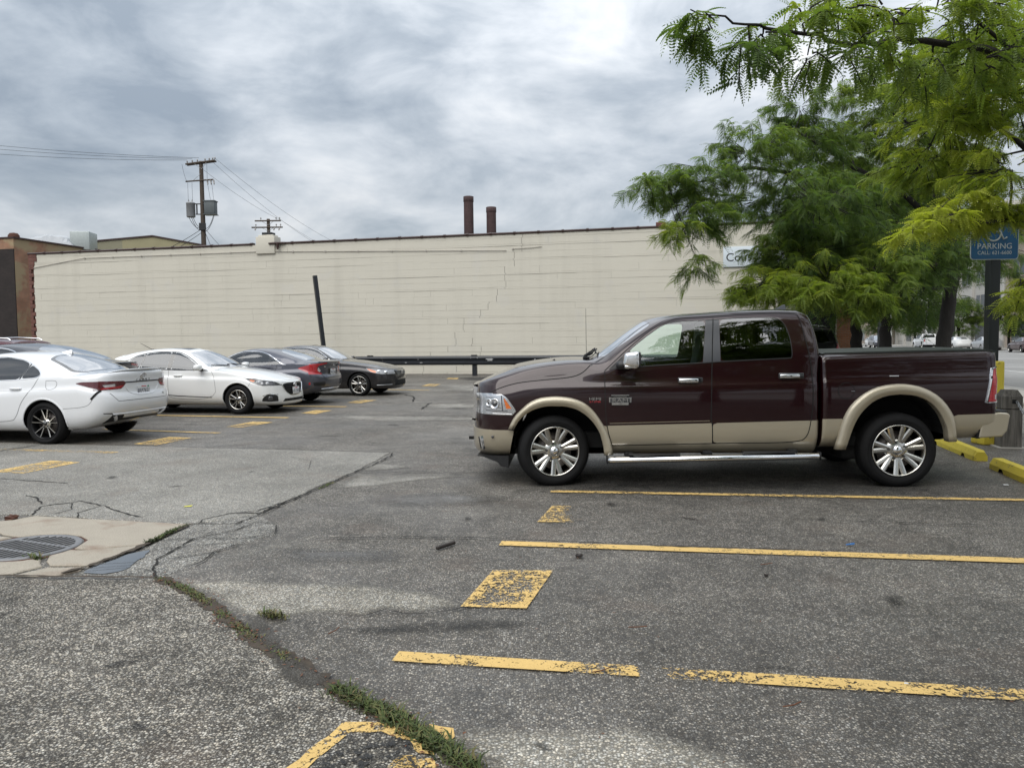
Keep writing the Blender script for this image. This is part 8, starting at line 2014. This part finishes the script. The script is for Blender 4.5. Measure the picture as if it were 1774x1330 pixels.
bn = thing('litter_bin', 'grey litter bin just above the pickup bed corner beside the sign post', 'litter bin', (16.4, 27.0, 0))
mb = MB(); mb.lathe([(.20, .1), (.24, .9), (.26, .92), (.24, .98), (.14, 1.12), (.001, 1.14)], 18, 'Z'); mb.build('drum', M['pole_grey'], bn)
# --- weeds along the joint
t = NT('weed_blades'); tn_ = t.n('ShaderNodeAttribute', attribute_name='tone').outputs['Fac']
t.bsdf(Base_Color=t.ramp(tn_, [(0.0, (.030, .040, .012)), (.3, (.055, .085, .018)), (.55, (.11, .115, .035)), (.8, (.13, .09, .04)), (1.0, (.10, .055, .03))]), Roughness=.8); M['weed'] = t.m
def weeds(name, path, n, h, spread, seed, tone, lab=None):
    rg_ = np.random.default_rng(seed); P = np.array(path); d = np.concatenate([[0], np.cumsum(np.linalg.norm(np.diff(P, axis=0), axis=1))])
    V = []; F = []; T = []
    cl_ = rg_.uniform(0, d[-1], max(3, n // 60)); cs = rg_.uniform(.2, 1.0, len(cl_)); ct_ = rg_.normal(0, .16, len(cl_))
    for k in range(n):
        j = rg_.integers(len(cl_)); s_ = np.clip(cl_[j] + rg_.normal(0, .045), 0, d[-1]); x = np.interp(s_, d, P[:, 0]) + rg_.normal(0, spread); y = np.interp(s_, d, P[:, 1]) + rg_.normal(0, spread)
        a = rg_.uniform(0, 6.28); hh = h * cs[j] * rg_.uniform(.25, 1.2); lean = rg_.uniform(.5, 1.9) * hh; w = rg_.uniform(.0015, .006); nx, ny = -math.sin(a) * w, math.cos(a) * w
        b = len(V); z0 = .012
        V += [(x - nx, y - ny, z0), (x + nx, y + ny, z0), (x + math.cos(a) * lean * .5 + nx * .8, y + math.sin(a) * lean * .5 + ny * .8, z0 + hh * .75), (x + math.cos(a) * lean * .5 - nx * .8, y + math.sin(a) * lean * .5 - ny * .8, z0 + hh * .75),
              (x + math.cos(a) * lean + nx * .1, y + math.sin(a) * lean + ny * .1, z0 + hh * .9), (x + math.cos(a) * lean - nx * .1, y + math.sin(a) * lean - ny * .1, z0 + hh * .9)]
        F += [(b, b + 1, b + 2, b + 3), (b + 3, b + 2, b + 4, b + 5)]; tn = np.clip(tone + ct_[j] + rg_.normal(0, .15), 0, 1); T += [tn] * 6
    o = quick_mesh(name, V, F, M['weed'], None, T); o['kind'] = 'stuff'; tag(o, lab, 'weeds'); return o
weeds('weeds', WEED[:6], 1500, .018, .017, 1, .45, 'low mossy weeds in the upper part of the pavement joint')
weeds('weeds', WEED[5:9], 450, .02, .02, 2, .5, 'sparse weeds around the worn spot of the joint')
weeds('weeds', WEED[9:15], 2300, .042, .024, 3, .30, 'taller green weeds in the joint near the bottom of the picture')
weeds('weeds', [(-2.74, 6.42), (-2.80, 5.86)], 900, .028, .014, 4, .2, 'dark weeds along the edge of the drain apron')
weeds('weeds', [(-3.48, 5.50), (-3.38, 5.44)], 90, .07, .02, 5, .35, 'small weed growing beside the drain grate')
weeds('weeds', [(-1.40, 4.27), (-1.28, 4.20)], 220, .03, .02, 6, .35, 'little weed tuft beside the worn spot')
weeds('weeds', [(-2.1, 7.5), (-1.95, 8.4)], 160, .02, .012, 7, .4, 'few weeds in the long diagonal crack')
# --- fallen leaf scraps, twigs and litter
M['dead_leaf'] = simple('dead_leaf', (.14, .055, .025), .8, var=.5, vscale=60)
V = []; F = []; rl = random.Random(4)
def scrap(x, y, s, z=.016):
    a = rl.uniform(0, 6.28); b = len(V); c, n_ = math.cos(a), math.sin(a)
    for u, v, w in ((-1, 0, 0), (0, -.45, .3), (1, 0, .1), (0, .45, .35)): V.append((x + (u * c - v * n_) * s, y + (u * n_ + v * c) * s, z + w * s * .5))
    F.append((b, b + 1, b + 2, b + 3))
for _ in range(260):
    s_ = rl.random() * 13; i = min(int(s_), 13); a, b = WEED[i], WEED[i + 1]; f_ = s_ - i; scrap(a[0] + (b[0] - a[0]) * f_ + rl.gauss(0, .05), a[1] + (b[1] - a[1]) * f_ + rl.gauss(0, .05), rl.uniform(.005, .014), .021)
for _ in range(170): scrap(rl.uniform(-3.0, 3.5), rl.uniform(2.5, 7.5), rl.uniform(.003, .011))
for _ in range(420):
    q = st(3.42 + rl.gauss(-.06, .12), rl.uniform(8.0, 12.6)); scrap(q[0], q[1], rl.uniform(.006, .016), .006)
o = mk('leaf_litter', V, F, M['dead_leaf']); o['kind'] = 'stuff'; tag(o, 'brown leaf scraps scattered over the pavement and along the wheel stops', 'leaf litter')
M['twig'] = simple('wet_twig', (.022, .016, .013), .7)
mb = MB(); mb.tube([(-.555, 5.59, .022), (-.50, 5.655, .024), (-.445, 5.735, .022)], .013, 6); mb.lathe([(.001, 0), (.016, 0), (.016, .02), (.001, .02)], 6, 'Z', (-.555, 5.59, .012)); tag(mb.build('stick', M['twig']), 'short dark stick lying on the asphalt above the worn yellow square', 'stick')
def lump(lab, x, y, r, mat, fl=.5, name='debris_lump'):
    bm = bmesh.new(); bmesh.ops.create_icosphere(bm, subdivisions=2, radius=r)
    for v in bm.verts: v.co = v.co * (1 + .35 * math.sin(v.co.x * 90 / r * .02 + 7 * v.co.y / r)); v.co.z = v.co.z * fl + r * fl * .8
    me = bpy.data.meshes.new(name); bm.to_mesh(me); bm.free(); me.materials.append(mat); o = link(bpy.data.objects.new(name, me)); o.location = (x, y, .006); tag(o, lab, 'debris')
lump('black lump of debris just below the middle yellow stall line', .46, 5.37, .024, M['twig'])
lump('small dark and white pebble in front of the pickup', 1.62, 4.89, .014, M['twig'])
lump('pale scrap of litter beside the nearest wheel stop', 5.03, 7.82, .022, M['plate_white'], .25)
lump('tiny white stone in the foreground stall on the right', 1.72, 3.32, .008, M['plate_white'])
lump('small brown stone at the corner of the drain apron', -4.40, 6.72, .05, M['rust'], .5, 'stone')
for lab, x, y, mat in (('bright yellow plastic scrap on the grey pavement', -3.04, 7.15, simple('yellow_scrap', (.65, .62, .02), .5)), ('tiny blue plastic scrap beside the middle stall line', 2.46, 5.58, simple('blue_scrap', (.01, .12, .35), .4))):
    mb = MB(); mb.add([(x - .035, y - .012, .018), (x + .03, y - .004, .02), (x + .04, y + .018, .026), (x - .03, y + .006, .02)], [(0, 1, 2, 3)]); mb.add([(x - .035, y - .012, .016), (x - .03, y + .006, .018), (x + .04, y + .018, .024), (x + .03, y - .004, .018)], [(0, 1, 2, 3)]); tag(mb.build('plastic_scrap', mat), lab, 'litter')
for k, (x, y, a) in enumerate(((-.97, 3.95, .9), (1.65, 5.1, .1), (.35, 3.45, .2), (.6, 4.0, -.2), (1.1, 3.1, .15))):
    mb = MB(); mb.tube([(x, y, .018), (x + .05 * math.cos(a), y + .05 * math.sin(a), .022), (x + .10 * math.cos(a + .3), y + .10 * math.sin(a + .3), .018)], .0028, 5)
    tag(mb.build('twig', M['dead_leaf']), ('curled reddish twig left of the nearest stall line', 'thin dark twig on the asphalt in front of the pickup', 'thin twig lying against the nearest stall line', 'thin twig between the worn square and the nearest stall line', 'thin twig below the nearest stall line')[k], 'twig')
